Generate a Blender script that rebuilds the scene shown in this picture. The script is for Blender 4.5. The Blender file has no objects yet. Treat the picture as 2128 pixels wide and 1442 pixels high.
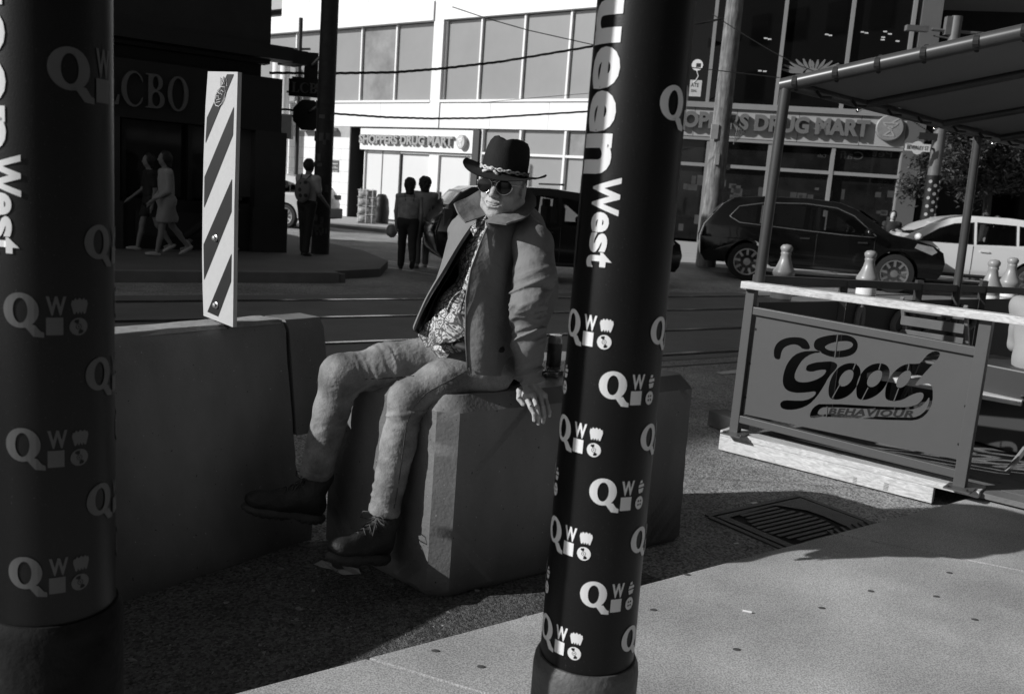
import bpy, bmesh, math, random
import numpy as np
from mathutils import Vector, Matrix, Euler
from mathutils.geometry import tessellate_polygon

random.seed(7); np.random.seed(7)
scene = bpy.context.scene
COL = scene.collection
R = math.radians

# ---------------------------------------------------------------- camera
CAM_H = 1.5
PITCH, ROLL = R(9.638), R(4.147)
cam_data = bpy.data.cameras.new('camera')
cam = bpy.data.objects.new('camera', cam_data)
COL.objects.link(cam)
scene.camera = cam
cam_data.sensor_width = 36.0
cam_data.lens = 1900.0 / 2128.0 * 36.0
cam_data.clip_end = 600
cam_data.clip_start = 0.05
_F = Vector((0, math.cos(PITCH), -math.sin(PITCH)))
_U0 = Vector((0, math.sin(PITCH), math.cos(PITCH)))
_R0 = Vector((1, 0, 0))
_RT = _R0 * math.cos(ROLL) + _U0 * math.sin(ROLL)
_UP = _U0 * math.cos(ROLL) - _R0 * math.sin(ROLL)
_m = Matrix((_RT, _UP, -_F)).transposed().to_4x4()
_m.translation = Vector((0, 0, CAM_H))
cam.matrix_world = _m
cam_data.dof.use_dof = True
cam_data.dof.focus_distance = 3.3
cam_data.dof.aperture_fstop = 7.0

# ---------------------------------------------------------------- sky, sun, exposure
SUN_AZ, SUN_EL = 17.0, 26.5      # the sun stands to the left and a little behind the camera
to_sun = Vector((-math.cos(R(SUN_AZ)) * math.cos(R(SUN_EL)), -math.sin(R(SUN_AZ)) * math.cos(R(SUN_EL)), math.sin(R(SUN_EL))))
world = bpy.data.worlds.new('World')
scene.world = world
world.use_nodes = True
wn = world.node_tree
for n in list(wn.nodes): wn.nodes.remove(n)
wo = wn.nodes.new('ShaderNodeOutputWorld')
wb = wn.nodes.new('ShaderNodeBackground')
sky = wn.nodes.new('ShaderNodeTexSky')
sky.sky_type = 'NISHITA'
sky.sun_disc = False
sky.sun_elevation = R(SUN_EL)
sky.sun_rotation = R(90 + 180 - SUN_AZ)
bw = wn.nodes.new('ShaderNodeRGBToBW')      # a black-and-white photograph: the sky's luminance only
wn.links.new(sky.outputs[0], bw.inputs[0])
wn.links.new(bw.outputs[0], wb.inputs[0])
wn.links.new(wb.outputs[0], wo.inputs[0])
wb.inputs[1].default_value = 0.077
sl = bpy.data.lights.new('sun', 'SUN')
sl.energy = 4.4
sl.angle = R(0.5)
sun = bpy.data.objects.new('sun', sl)
COL.objects.link(sun)
sun.rotation_euler = to_sun.to_track_quat('Z', 'Y').to_euler()
scene.view_settings.view_transform = 'Standard'
scene.view_settings.look = 'None'
scene.view_settings.exposure = 0.0
scene.view_settings.gamma = 1.0
scene.view_settings.use_curve_mapping = False
scene.cycles.max_bounces = 6
scene.cycles.caustics_reflective = False
scene.cycles.caustics_refractive = False
scene.cycles.sample_clamp_indirect = 4.0
scene.cycles.use_denoising = True

# ---------------------------------------------------------------- placing helpers
EYE = np.array([0, 0, CAM_H])
_fw, _rt, _up = np.array(_F), np.array(_RT), np.array(_UP)
def ray(px, py):
    return _fw + _rt * ((px - 1064) / 1900.) - _up * ((py - 721) / 1900.)
def G(px, py, z=0.0):                 # sight line meets the level z
    d = ray(px, py); return EYE + d * ((z - CAM_H) / d[2])
def P(px, py, y):                     # sight line at distance y
    d = ray(px, py); return EYE + d * (y / d[1])
def PL(px, py, p0, n):                # sight line meets a plane
    d = ray(px, py); n = np.array(n, float); return EYE + d * (((np.array(p0, float) - EYE) @ n) / (d @ n))
def V3(x, y, z=0.): return np.array([x, y, z], float)
ST = V3(.816, .578); SN = V3(-.578, .816)      # along the near street, and across it (away)

# ---------------------------------------------------------------- objects
MATS = {}
def link(o): COL.objects.link(o); return o
def tag(o, label=None, cat=None, group=None, kind=None):
    if label: o['label'] = label
    if cat: o['category'] = cat
    if group: o['group'] = group
    if kind: o['kind'] = kind
    return o
XF = {}
def thing(name, loc, label, cat, rz=0., group=None):
    o = bpy.data.objects.new(name, None)
    o.empty_display_size = .1
    o.location = Vector([float(c) for c in loc]); o.rotation_euler = (0, 0, rz)
    link(o); XF[o.name] = Matrix.Translation(o.location) @ Matrix.Rotation(rz, 4, 'Z')
    return tag(o, label, cat, group)
class MB:
    def __init__(s): s.v = []; s.f = []; s.m = []
    def add(s, vs, fs, mi=0):
        b = len(s.v); s.v += [tuple(float(c) for c in p) for p in vs]
        s.f += [tuple(i + b for i in f) for f in fs]; s.m += [mi] * len(fs); return s
    def box(s, c, d, rz=0., mi=0, M=None):
        c = np.array(c, float); hx, hy, hz = [q / 2 for q in d]
        vs = []
        for z in (-hz, hz):
            for x, y in ((-hx, -hy), (hx, -hy), (hx, hy), (-hx, hy)):
                if M is not None: p = np.array(M) @ np.array([x, y, z])
                else: p = np.array([x * math.cos(rz) - y * math.sin(rz), x * math.sin(rz) + y * math.cos(rz), z])
                vs.append(c + p)
        return s.add(vs, [(3, 2, 1, 0), (4, 5, 6, 7), (0, 1, 5, 4), (1, 2, 6, 5), (2, 3, 7, 6), (3, 0, 4, 7)], mi)
    def bar(s, a, b, w, h, upv=(0, 0, 1), mi=0):
        a = np.array(a, float); b = np.array(b, float); d = b - a; L = np.linalg.norm(d); d /= L
        u = np.array(upv, float); u = u - d * (u @ d)
        if np.linalg.norm(u) < 1e-4: u = np.array([1., 0, 0]) - d * d[0]
        u /= np.linalg.norm(u); sd = np.cross(u, d)
        return s.box((a + b) / 2, (L, w, h), M=np.array([d, sd, u]).T, mi=mi)
    def tube(s, pts, r, n=12, cap=True, mi=0, sq=1.):
        pts = [np.array(p, float) for p in pts]
        rs = r if hasattr(r, '__len__') else [r] * len(pts)
        k = len(pts); vs = []; fs = []
        t0 = pts[1] - pts[0]; t0 /= np.linalg.norm(t0)
        ref = np.array([0, 0, 1.]) if abs(t0[2]) < .9 else np.array([1., 0, 0])
        u = ref - t0 * (ref @ t0); u /= np.linalg.norm(u)
        for i, p in enumerate(pts):
            t = pts[min(i + 1, k - 1)] - pts[max(i - 1, 0)]; t /= max(1e-9, np.linalg.norm(t))
            u = u - t * (u @ t); u /= np.linalg.norm(u); w = np.cross(t, u)
            for j in range(n):
                a = 2 * math.pi * j / n
                vs.append(p + (u * math.cos(a) + w * math.sin(a) * sq) * rs[i])
        for i in range(k - 1):
            for j in range(n):
                j2 = (j + 1) % n
                fs.append((i * n + j, i * n + j2, (i + 1) * n + j2, (i + 1) * n + j))
        if cap: fs.append(tuple(range(n - 1, -1, -1))); fs.append(tuple((k - 1) * n + j for j in range(n)))
        return s.add(vs, fs, mi)
    def lathe(s, prof, c=(0, 0, 0), n=24, M=None, mi=0):
        c = np.array(c, float); vs = []; fs = []; k = len(prof)
        for (r, z) in prof:
            for j in range(n):
                a = 2 * math.pi * j / n; p = np.array([r * math.cos(a), r * math.sin(a), z])
                if M is not None: p = np.array(M) @ p
                vs.append(c + p)
        for i in range(k - 1):
            for j in range(n):
                j2 = (j + 1) % n
                fs.append((i * n + j, i * n + j2, (i + 1) * n + j2, (i + 1) * n + j))
        fs.append(tuple(range(n - 1, -1, -1))); fs.append(tuple((k - 1) * n + j for j in range(n)))
        return s.add(vs, fs, mi)
    def prism(s, poly, z0, z1, mi=0, T=None):      # polygon in x,y extruded z0..z1 ; T maps points
        n = len(poly)
        vs = [(x, y, z0) for x, y in poly] + [(x, y, z1) for x, y in poly]
        if T: vs = [T(*p) for p in vs]
        tri = tessellate_polygon([[Vector((x, y, 0)) for x, y in poly]])
        fs = [tuple(reversed(t)) for t in tri] + [tuple(i + n for i in t) for t in tri]
        fs += [(i, (i + 1) % n, (i + 1) % n + n, i + n) for i in range(n)]
        return s.add(vs, fs, mi)
    def mesh(s, name):
        me = bpy.data.meshes.new(name); me.from_pydata(s.v, [], s.f); me.update(); return me
def finish(me, smooth):
    if smooth:
        me.polygons.foreach_set('use_smooth', [True] * len(me.polygons))
        if smooth is not True: me.set_sharp_from_angle(angle=R(smooth))
    me.update()
def put(name, geo, mat, parent=None, smooth=False, world=True, bevel=0., fixn=True):
    """link a MB or mesh as one object; geometry given in world space unless world=False"""
    me = geo.mesh(name) if isinstance(geo, MB) else geo
    me.name = name
    if isinstance(geo, MB) and fixn:
        bm = bmesh.new(); bm.from_mesh(me)
        bmesh.ops.recalc_face_normals(bm, faces=bm.faces)
        if bevel: 
            bmesh.ops.bevel(bm, geom=[e for e in bm.edges if e.is_manifold and e.calc_face_angle(0) > .5], offset=bevel, segments=2, affect='EDGES', profile=.6, clamp_overlap=True)
        bm.to_mesh(me); bm.free()
    if parent is not None and world: me.transform(XF[parent.name].inverted() if parent.name in XF else Matrix())
    for mt in (mat if isinstance(mat, (list, tuple)) else [mat]): me.materials.append(mt)
    if isinstance(geo, MB) and isinstance(mat, (list, tuple)) and not bevel:
        me.polygons.foreach_set('material_index', geo.m)
    finish(me, smooth)
    o = bpy.data.objects.new(name, me); link(o)
    if parent is not None:
        o.parent = parent
        if parent.name in XF: XF[o.name] = XF[parent.name]
    return o
def solo(name, geo, mat, label, cat, group=None, base=None, **k):
    o = put(name, geo, mat, None, **k)
    if base is not None:
        b = Vector([float(c) for c in base]); o.data.transform(Matrix.Translation(-b)); o.location = b
        XF[o.name] = Matrix.Translation(b)
    else: XF[o.name] = Matrix()
    return tag(o, label, cat, group)
def struct(name, geo, mat, **k):
    return tag(put(name, geo, mat, None, **k), kind='structure')
def dup(o, parent=None, loc=None, rz=None, label=None):
    c = o.copy(); link(c)
    if parent is not None: c.parent = parent
    if loc is not None: c.location = Vector([float(q) for q in loc])
    if rz is not None: c.rotation_euler = (0, 0, rz)
    if label: c['label'] = label
    for ch in list(o.children): dup(ch, c)
    return c

# ---------------------------------------------------------------- materials (all greys: the photograph is black and white)
def mat(name, g, rough=.7, var=.12, scale=6., bump=0., bscale=60., metal=0., coat=0., spec=.5, stretch=(1, 1, 1), speck=0., speck_g=.5, speck_s=300., gen=None):
    if name in MATS: return MATS[name]
    m = bpy.data.materials.new(name); m.use_nodes = True; MATS[name] = m
    nt = m.node_tree; b = nt.nodes['Principled BSDF']
    N = lambda t: nt.nodes.new(t); Lk = nt.links.new
    b.inputs['Roughness'].default_value = rough; b.inputs['Metallic'].default_value = metal
    b.inputs['Coat Weight'].default_value = coat; b.inputs['Specular IOR Level'].default_value = spec
    tc = N('ShaderNodeTexCoord'); mp = N('ShaderNodeMapping'); mp.inputs['Scale'].default_value = stretch
    Lk(tc.outputs['Object'], mp.inputs[0]); co = mp.outputs[0]
    nz = N('ShaderNodeTexNoise'); nz.inputs['Scale'].default_value = scale; nz.inputs['Detail'].default_value = 6; nz.inputs['Roughness'].default_value = .6
    Lk(co, nz.inputs['Vector'])
    mr = N('ShaderNodeMapRange'); mr.inputs[1].default_value = .25; mr.inputs[2].default_value = .75
    mr.inputs[3].default_value = g * (1 - var); mr.inputs[4].default_value = g * (1 + var)
    Lk(nz.outputs[0], mr.inputs[0]); out = mr.outputs[0]
    if speck:
        vz = N('ShaderNodeTexNoise'); vz.inputs['Scale'].default_value = speck_s; vz.inputs['Detail'].default_value = 2
        Lk(co, vz.inputs['Vector'])
        m2 = N('ShaderNodeMapRange'); m2.inputs[1].default_value = 1 - speck - .28; m2.inputs[2].default_value = 1 - speck - .2
        Lk(vz.outputs[0], m2.inputs[0])
        mx = N('ShaderNodeMix'); mx.data_type = 'FLOAT'
        Lk(m2.outputs[0], mx.inputs[0]); Lk(out, mx.inputs[2]); mx.inputs[3].default_value = speck_g; out = mx.outputs[0]
    if gen: out = gen(nt, tc, out)
    Lk(out, b.inputs['Base Color'])
    if bump:
        bz = N('ShaderNodeTexNoise'); bz.inputs['Scale'].default_value = bscale; bz.inputs['Detail'].default_value = 5
        Lk(co, bz.inputs['Vector'])
        bp = N('ShaderNodeBump'); bp.inputs['Strength'].default_value = min(1, bump); bp.inputs['Distance'].default_value = .01 * max(1, bump)
        Lk(bz.outputs[0], bp.inputs['Height']); Lk(bp.outputs[0], b.inputs['Normal'])
    return m
def glass(name, g, rough=.03, refl=.5, var=.1):
    m = mat(name, g, rough, var, 1.2, spec=refl); return m
def _mixf(nt, fac, a, b):
    mx = nt.nodes.new('ShaderNodeMix'); mx.data_type = 'FLOAT'
    for sck, v in ((mx.inputs[0], fac), (mx.inputs[2], a), (mx.inputs[3], b)):
        if isinstance(v, (int, float)): sck.default_value = v
        else: nt.links.new(v, sck)
    return mx.outputs[0]
def _rng(nt, s, a, b, c=0., d=1.):
    q = nt.nodes.new('ShaderNodeMapRange'); nt.links.new(s, q.inputs[0])
    for i, v in enumerate((a, b, c, d)): q.inputs[i + 1].default_value = v
    return q.outputs[0]
def _tex(nt, tc, kind, scale, stretch=(1, 1, 1), **kw):
    t = nt.nodes.new(kind); mp = nt.nodes.new('ShaderNodeMapping'); mp.inputs['Scale'].default_value = stretch
    nt.links.new(tc.outputs['Object'], mp.inputs[0]); nt.links.new(mp.outputs[0], t.inputs['Vector'])
    t.inputs['Scale'].default_value = scale
    for k, v in kw.items():
        if hasattr(t, k): setattr(t, k, v)
        else: t.inputs[k].default_value = v
    return t
def g_asphalt(nt, tc, out):
    v = _tex(nt, tc, 'ShaderNodeTexVoronoi', 110.)
    a = _rng(nt, v.outputs['Color'], .1, .95, .35, 2.1)
    mm = nt.nodes.new('ShaderNodeMath'); mm.operation = 'MULTIPLY'; nt.links.new(out, mm.inputs[0]); nt.links.new(a, mm.inputs[1])
    big = _tex(nt, tc, 'ShaderNodeTexNoise', .7, Detail=5.)
    b = _rng(nt, big.outputs[0], .35, .7, .75, 1.3)
    m2 = nt.nodes.new('ShaderNodeMath'); m2.operation = 'MULTIPLY'; nt.links.new(mm.outputs[0], m2.inputs[0]); nt.links.new(b, m2.inputs[1])
    cr = _tex(nt, tc, 'ShaderNodeTexVoronoi', .35, feature='DISTANCE_TO_EDGE', Randomness=1.)
    c = _rng(nt, cr.outputs['Distance'], .001, .007, .75, 1.)
    m3 = nt.nodes.new('ShaderNodeMath'); m3.operation = 'MULTIPLY'; nt.links.new(m2.outputs[0], m3.inputs[0]); nt.links.new(c, m3.inputs[1])
    return m3.outputs[0]
def g_walk(nt, tc, out):
    n = _tex(nt, tc, 'ShaderNodeTexNoise', 190., Detail=4.)
    a = _rng(nt, n.outputs[0], .38, .62, .66, 1.3)
    mm = nt.nodes.new('ShaderNodeMath'); mm.operation = 'MULTIPLY'; nt.links.new(out, mm.inputs[0]); nt.links.new(a, mm.inputs[1])
    v = _tex(nt, tc, 'ShaderNodeTexVoronoi', 1.7, Randomness=1.)
    s = _rng(nt, v.outputs['Distance'], .02, .03, .4, 1.)
    m2 = nt.nodes.new('ShaderNodeMath'); m2.operation = 'MULTIPLY'; nt.links.new(mm.outputs[0], m2.inputs[0]); nt.links.new(s, m2.inputs[1])
    big = _tex(nt, tc, 'ShaderNodeTexNoise', 1.6, Detail=6.)
    b = _rng(nt, big.outputs[0], .32, .68, .66, 1.2)
    m3 = nt.nodes.new('ShaderNodeMath'); m3.operation = 'MULTIPLY'; nt.links.new(m2.outputs[0], m3.inputs[0]); nt.links.new(b, m3.inputs[1])
    return m3.outputs[0]
def g_wood(nt, tc, out):
    w = _tex(nt, tc, 'ShaderNodeTexNoise', 9., Detail=4., Distortion=1.5)
    rt = nt.nodes.new('ShaderNodeMapping'); rt.inputs['Rotation'].default_value = (0, 0, R(51.7)); nt.links.new(tc.outputs['Object'], rt.inputs[0])
    mp = nt.nodes.new('ShaderNodeMapping'); mp.inputs['Scale'].default_value = (.5, 7, 7); nt.links.new(rt.outputs[0], mp.inputs[0]); nt.links.new(mp.outputs[0], w.inputs['Vector'])
    a = _rng(nt, w.outputs[0], .3, .7, .66, 1.15)
    v = _tex(nt, tc, 'ShaderNodeTexVoronoi', 5.0, (1., 1., 1.))
    k = _rng(nt, v.outputs['Distance'], .05, .17, .4, 1.)
    mm = nt.nodes.new('ShaderNodeMath'); mm.operation = 'MULTIPLY'; nt.links.new(a, mm.inputs[0]); nt.links.new(k, mm.inputs[1])
    m2 = nt.nodes.new('ShaderNodeMath'); m2.operation = 'MULTIPLY'; nt.links.new(mm.outputs[0], m2.inputs[0]); nt.links.new(out, m2.inputs[1])
    return m2.outputs[0]
def g_chip(nt, tc, out):       # painted concrete: pin holes and pale chips
    v = _tex(nt, tc, 'ShaderNodeTexNoise', 85., Detail=2.)
    k = _rng(nt, v.outputs[0], .74, .755)
    o = _mixf(nt, k, out, .45)
    v2 = _tex(nt, tc, 'ShaderNodeTexNoise', 75., Detail=1.)
    k2 = _rng(nt, v2.outputs[0], .235, .215)
    o = _mixf(nt, k2, o, .02)
    v3 = _tex(nt, tc, 'ShaderNodeTexNoise', 3., (1, 1, .35), Detail=6.)
    k3 = _rng(nt, v3.outputs[0], .35, .7, .62, 1.25)
    mm = nt.nodes.new('ShaderNodeMath'); mm.operation = 'MULTIPLY'; nt.links.new(o, mm.inputs[0]); nt.links.new(k3, mm.inputs[1])
    return mm.outputs[0]
def g_denim(nt, tc, out):
    n = _tex(nt, tc, 'ShaderNodeTexNoise', 420., (1, 1, .3), Detail=3.)
    a = _rng(nt, n.outputs[0], .3, .7, .84, 1.16)
    b_ = _tex(nt, tc, 'ShaderNodeTexNoise', 9., Detail=4.)
    b = _rng(nt, b_.outputs[0], .3, .7, .62, 1.38)
    mm = nt.nodes.new('ShaderNodeMath'); mm.operation = 'MULTIPLY'; nt.links.new(a, mm.inputs[0]); nt.links.new(b, mm.inputs[1])
    m2 = nt.nodes.new('ShaderNodeMath'); m2.operation = 'MULTIPLY'; nt.links.new(mm.outputs[0], m2.inputs[0]); nt.links.new(out, m2.inputs[1])
    return m2.outputs[0]
def g_paisley(nt, tc, out):
    w = _tex(nt, tc, 'ShaderNodeTexNoise', 9., Detail=1.)
    mx = nt.nodes.new('ShaderNodeVectorMath'); mx.operation = 'MULTIPLY_ADD'
    nt.links.new(w.outputs['Color'], mx.inputs[0]); mx.inputs[1].default_value = (.12, .12, .12); nt.links.new(tc.outputs['Object'], mx.inputs[2])
    v = nt.nodes.new('ShaderNodeTexVoronoi'); v.feature = 'DISTANCE_TO_EDGE'; v.inputs['Scale'].default_value = 32.; nt.links.new(mx.outputs[0], v.inputs['Vector'])
    a = _rng(nt, v.outputs['Distance'], .05, .1)
    v2 = nt.nodes.new('ShaderNodeTexVoronoi'); v2.inputs['Scale'].default_value = 48.; nt.links.new(mx.outputs[0], v2.inputs['Vector'])
    wv = nt.nodes.new('ShaderNodeMath'); wv.operation = 'PINGPONG'; nt.links.new(v2.outputs['Distance'], wv.inputs[0]); wv.inputs[1].default_value = .17
    b = _rng(nt, wv.outputs[0], .04, .07)
    mm = nt.nodes.new('ShaderNodeMath'); mm.operation = 'MULTIPLY'; nt.links.new(a, mm.inputs[0]); nt.links.new(b, mm.inputs[1])
    big = _tex(nt, tc, 'ShaderNodeTexNoise', 14., Detail=0.)
    d = _rng(nt, big.outputs[0], .38, .42, .55, 1.)
    lo = _mixf(nt, mm.outputs[0], .09, out)
    m2 = nt.nodes.new('ShaderNodeMath'); m2.operation = 'MULTIPLY'; nt.links.new(lo, m2.inputs[0]); nt.links.new(d, m2.inputs[1])
    return m2.outputs[0]
def g_bark(nt, tc, out):
    n = _tex(nt, tc, 'ShaderNodeTexNoise', 26., (1, 1, .12), Detail=6.)
    a = _rng(nt, n.outputs[0], .3, .7, .45, 1.4)
    mm = nt.nodes.new('ShaderNodeMath'); mm.operation = 'MULTIPLY'; nt.links.new(out, mm.inputs[0]); nt.links.new(a, mm.inputs[1])
    return mm.outputs[0]

asphalt = mat('asphalt', .25, .85, .2, 5., 1., 150., gen=g_asphalt, spec=.4)
asphalt_far = mat('asphalt_far', .085, .7, .25, 2., .3, 60., spec=.5)
walkm = mat('sidewalk_concrete', .44, .9, .08, 3., .25, 420., gen=g_walk, spec=.3)
walk_far = mat('far_sidewalk', .36, .9, .12, 1.5, .2, 60.)
trackslab = mat('track_slab', .15, .8, .2, 1.5, .4, 90.)
paint_white = mat('road_paint', .55, .6, .2, 14., .2, 90.)
asphalt_darker = mat('asphalt_dark', .085, .8, .25, 4., 1., 170., gen=g_asphalt, spec=.35)
steel = mat('rail_steel', .35, .22, .2, 8., metal=1.)
conc_paint = mat('painted_concrete', .18, .5, .1, 4., .25, 70., gen=g_chip, spec=.5)
conc_top = mat('bare_concrete', .32, .9, .25, 20., .8, 180.)
black_wrap = mat('black_wrap', .012, .3, .3, 3., speck=.0, spec=.5)
wrap = mat('glitter_black_wrap', .006, .42, .3, 3., .06, 400., speck=.02, speck_g=.10, speck_s=520., spec=.28)
vinyl = mat('white_vinyl', .74, .45, .03, 3.)
vinyl_grey = mat('grey_vinyl', .26, .5, .05, 3.)
vinyl_shaded = mat('shaded_vinyl', .085, .5, .15, 9.)  # white vinyl darkened for the left pole, its shade put into the colour
collar_shaded = mat('shaded_collar', .014, .8, .6, 12., .3, 60., spec=.12)  # darker collar copy: shade on the left pole's foot put into the colour
collar_m = mat('weathered_collar', .085, .6, .4, 14., .4, 60.)
lumber = mat('new_lumber', .60, .7, .06, 3., .25, 120., gen=g_wood)
patio_paint = mat('patio_paint', .085, .42, .06, 3., .05, 30., spec=.5)
patio_dark = mat('patio_dark_paint', .035, .45, .1, 3.)
dark_metal = mat('dark_metal', .03, .45, .2, 8.)
fabric_can = mat('canopy_fabric', .16, .8, .08, 2., .2, 200.)
# ================================================================ GROUND
def poly_sheet(pts, z):
    m = MB(); n = len(pts)
    tri = tessellate_polygon([[Vector((float(p[0]), float(p[1]), 0)) for p in pts]])
    m.add([(p[0], p[1], z) for p in pts], tri); return m
def slab(pts, z0, z1):
    return MB().prism([(float(p[0]), float(p[1])) for p in pts], z0, z1)
ROADZ, WALKZ = 0., .08
road = MB()
road.add([(-300, -60, 0), (300, -60, 0), (300, 400, 0), (-300, 400, 0)], [(0, 1, 2, 3)])
struct('road', road, asphalt)
K0 = G(640, 1400, WALKZ); K1 = G(2070, 1020, WALKZ)
kd = (K1 - K0); kd[2] = 0; kd /= np.linalg.norm(kd); kn = V3(-kd[1], kd[0])
def K(s, o=0): return K0 + kd * s + kn * o
# the near sidewalk is laid in slabs between tooled joints
joint_dir = G(2088, 1178, WALKZ) - G(1735, 1108, WALKZ); joint_dir /= np.linalg.norm(joint_dir)
s_j = float((G(1735, 1108, WALKZ) - K0) @ kd)
tn = abs(float(joint_dir @ kn)); js = float(joint_dir @ kd) / tn
base_s = MB(); base_s.prism([tuple(K(-40)[:2]), tuple(K(-40, -12)[:2]), tuple(K(60, -12)[:2]), tuple(K(60)[:2])], -.2, WALKZ - .012)
struct('sidewalk_bed', base_s, mat('joint_fill', .10, .9, .3, 9.))
edges = [s_j + 2.35 * k for k in range(-6, 9)]
for i in range(len(edges) - 1):
    for j, (o0, o1) in enumerate(((0, -1.9), (-1.9, -3.9), (-3.9, -7.5))):
        a, b = edges[i] + .006, edges[i + 1] - .006
        o0_, o1_ = o0 - (.006 if j else 0), o1 + .006
        q = [K(a - o0_ * js, o0_), K(a - o1_ * js, o1_), K(b - o1_ * js, o1_), K(b - o0_ * js, o0_)]
        sl_ = slab(q, WALKZ - .1, WALKZ)
        tag(put('sidewalk_slab', sl_, walkm, None, bevel=.003), kind='structure')
# darker asphalt strip along the kerb
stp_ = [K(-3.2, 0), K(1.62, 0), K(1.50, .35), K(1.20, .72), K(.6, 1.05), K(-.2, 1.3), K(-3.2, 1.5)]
struct('asphalt_strip', poly_sheet(stp_, .004), asphalt_darker)
# broken gravel along the kerb edge
gr = MB(); rr = random.Random(3)
for k in range(420):
    s = rr.uniform(.45, 1.0) if k < 260 else rr.uniform(-.4, 3.2)
    o = abs(rr.gauss(0, .035)) + .012
    p = K(s, o); sz = rr.uniform(.004, .013)
    Mx = np.array(Euler((rr.random() * 3, rr.random() * 3, rr.random() * 3)).to_matrix())
    gr.box((p[0], p[1], sz * .35), (sz * 1.5, sz, sz), M=Mx)
tag(put('gutter_gravel', gr, mat('gravel', .3, .9, .4, 30.)), kind='stuff')
# loose grit and leaf scraps in front of the barriers
gt = MB()
for k in range(520):
    t = rr.random(); c = G(rr.uniform(260, 1000), rr.uniform(1170, 1400), 0)
    if (c - K0) @ kn < .03: continue
    sz = rr.uniform(.003, .009) * (2.2 if rr.random() < .05 else 1)
    Mx = np.array(Euler((rr.random() * .5, rr.random() * .5, rr.random() * 6)).to_matrix())
    gt.box((c[0], c[1], sz * .2), (sz * 1.6, sz, sz * .4), M=Mx)
tag(put('road_grit', gt, mat('grit', .22, .9, .5, 40.)), kind='stuff')

# LCBO-side sidewalk
kl = G(400, 567, .13)
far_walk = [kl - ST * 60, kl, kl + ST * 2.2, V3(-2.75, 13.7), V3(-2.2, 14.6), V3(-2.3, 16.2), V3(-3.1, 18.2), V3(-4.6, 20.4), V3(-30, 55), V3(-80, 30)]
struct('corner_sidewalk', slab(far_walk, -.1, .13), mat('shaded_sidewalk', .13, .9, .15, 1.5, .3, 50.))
ck = MB()
for k in range(14):
    a = kl - ST * (k * 1.9 - 2.1); b = a - ST * 1.88
    ck.bar(a + SN * .06 + V3(0, 0, -.055), b + SN * .06 + V3(0, 0, -.055), .16, .155)
struct('kerb', ck, mat('kerb_concrete', .17, .9, .2, 3., .4, 60.), bevel=.012)
# shop-side sidewalk
sw = [G(560, 455), G(700, 474), G(800, 484), G(892, 502), G(1205, 538), G(1390, 554), G(1510, 567)]
sw = [V3(-34, 48)] + sw + [sw[-1] + V3(.97, -.1) * 14, V3(60, 20), V3(60, 60), V3(-34, 80)]
struct('shop_sidewalk', slab(sw, -.1, .1), walk_far)
jm = MB()
for k in range(12):
    a = V3(3.4 + k * 1.25, 27.2 - k * .26, .104)
    jm.bar(a, a + V3(-.8, -4.3, 0), .02, .004)
struct('sidewalk_joint', jm, mat('joint_line', .12, .9))
# streetcar tracks: concrete slab, rails and grooves
def row_pt(px, py): return G(px, py)
r1, r2, r3, r4 = G(780, 623), G(780, 658), G(860, 707), G(1470, 732)
tslab = MB()
c_a = r1 + SN * .5; c_b = G(1470, 745)
vv = lambda p: float(p @ SN)
def lane(v0, v1, z, mt, name, u0=-60, u1=80):
    m = MB(); q = [ST * u0 + SN * v0, ST * u1 + SN * v0, ST * u1 + SN * v1, ST * u0 + SN * v1]
    m.add([(p[0], p[1], z) for p in q], [(0, 1, 2, 3)]); return struct(name, m, mt)
lane(vv(c_b), vv(c_a), .004, trackslab, 'track_bed')
for i, rp in enumerate((r1, r2, r3, r4)):
    v = vv(rp); m = MB()
    a, b = ST * -60 + SN * v, ST * 80 + SN * v
    m.bar(a + V3(0, 0, .004), b + V3(0, 0, .004), .065, .014)
    lab = ['streetcar rail farthest across the street', 'streetcar rail second from the shaded far kerb', 'streetcar rail just behind the end of the concrete barrier', 'streetcar rail nearest the seated man and the patio'][i]
    t = solo('streetcar_rail', m, steel, lab, 'rail', 'streetcar rails in the road', base=(a + b) / 2)
    g = MB(); g.bar(a - SN * .06 + V3(0, 0, .006), b - SN * .06 + V3(0, 0, .006), .05, .006)
    put('groove', g, mat('groove_black', .01, .9), t)
# seam of the asphalt beside the tracks and painted marks
sm = MB(); v0 = vv(G(1470, 757)); sm.bar(ST * -20 + SN * v0 + V3(0, 0, .003), ST * 40 + SN * v0 + V3(0, 0, .003), .025, .004)
struct('road_seam', sm, mat('tar', .02, .6))
def mark(pts, name='road_marking'):
    return struct(name, poly_sheet(pts, .006), paint_white)
mark([G(1487, 775), G(1542, 768), G(1542, 776), G(1500, 779)])
d_c = G(800, 503) - G(683, 488); d_c /= np.linalg.norm(d_c)
for (x0, y0, x1, y1, w) in ((590, 490, 800, 506, .14), (590, 514, 905, 558, .14), (560, 482, 900, 519, .1), (720, 543, 905, 573, .1), (683, 533, 950, 566, .06)):
    a, b = G(x0, y0), G(x1, y1); d = (b - a) / np.linalg.norm(b - a); n = V3(-d[1], d[0])
    mark([a, b, b + n * w, a + n * w])
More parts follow.
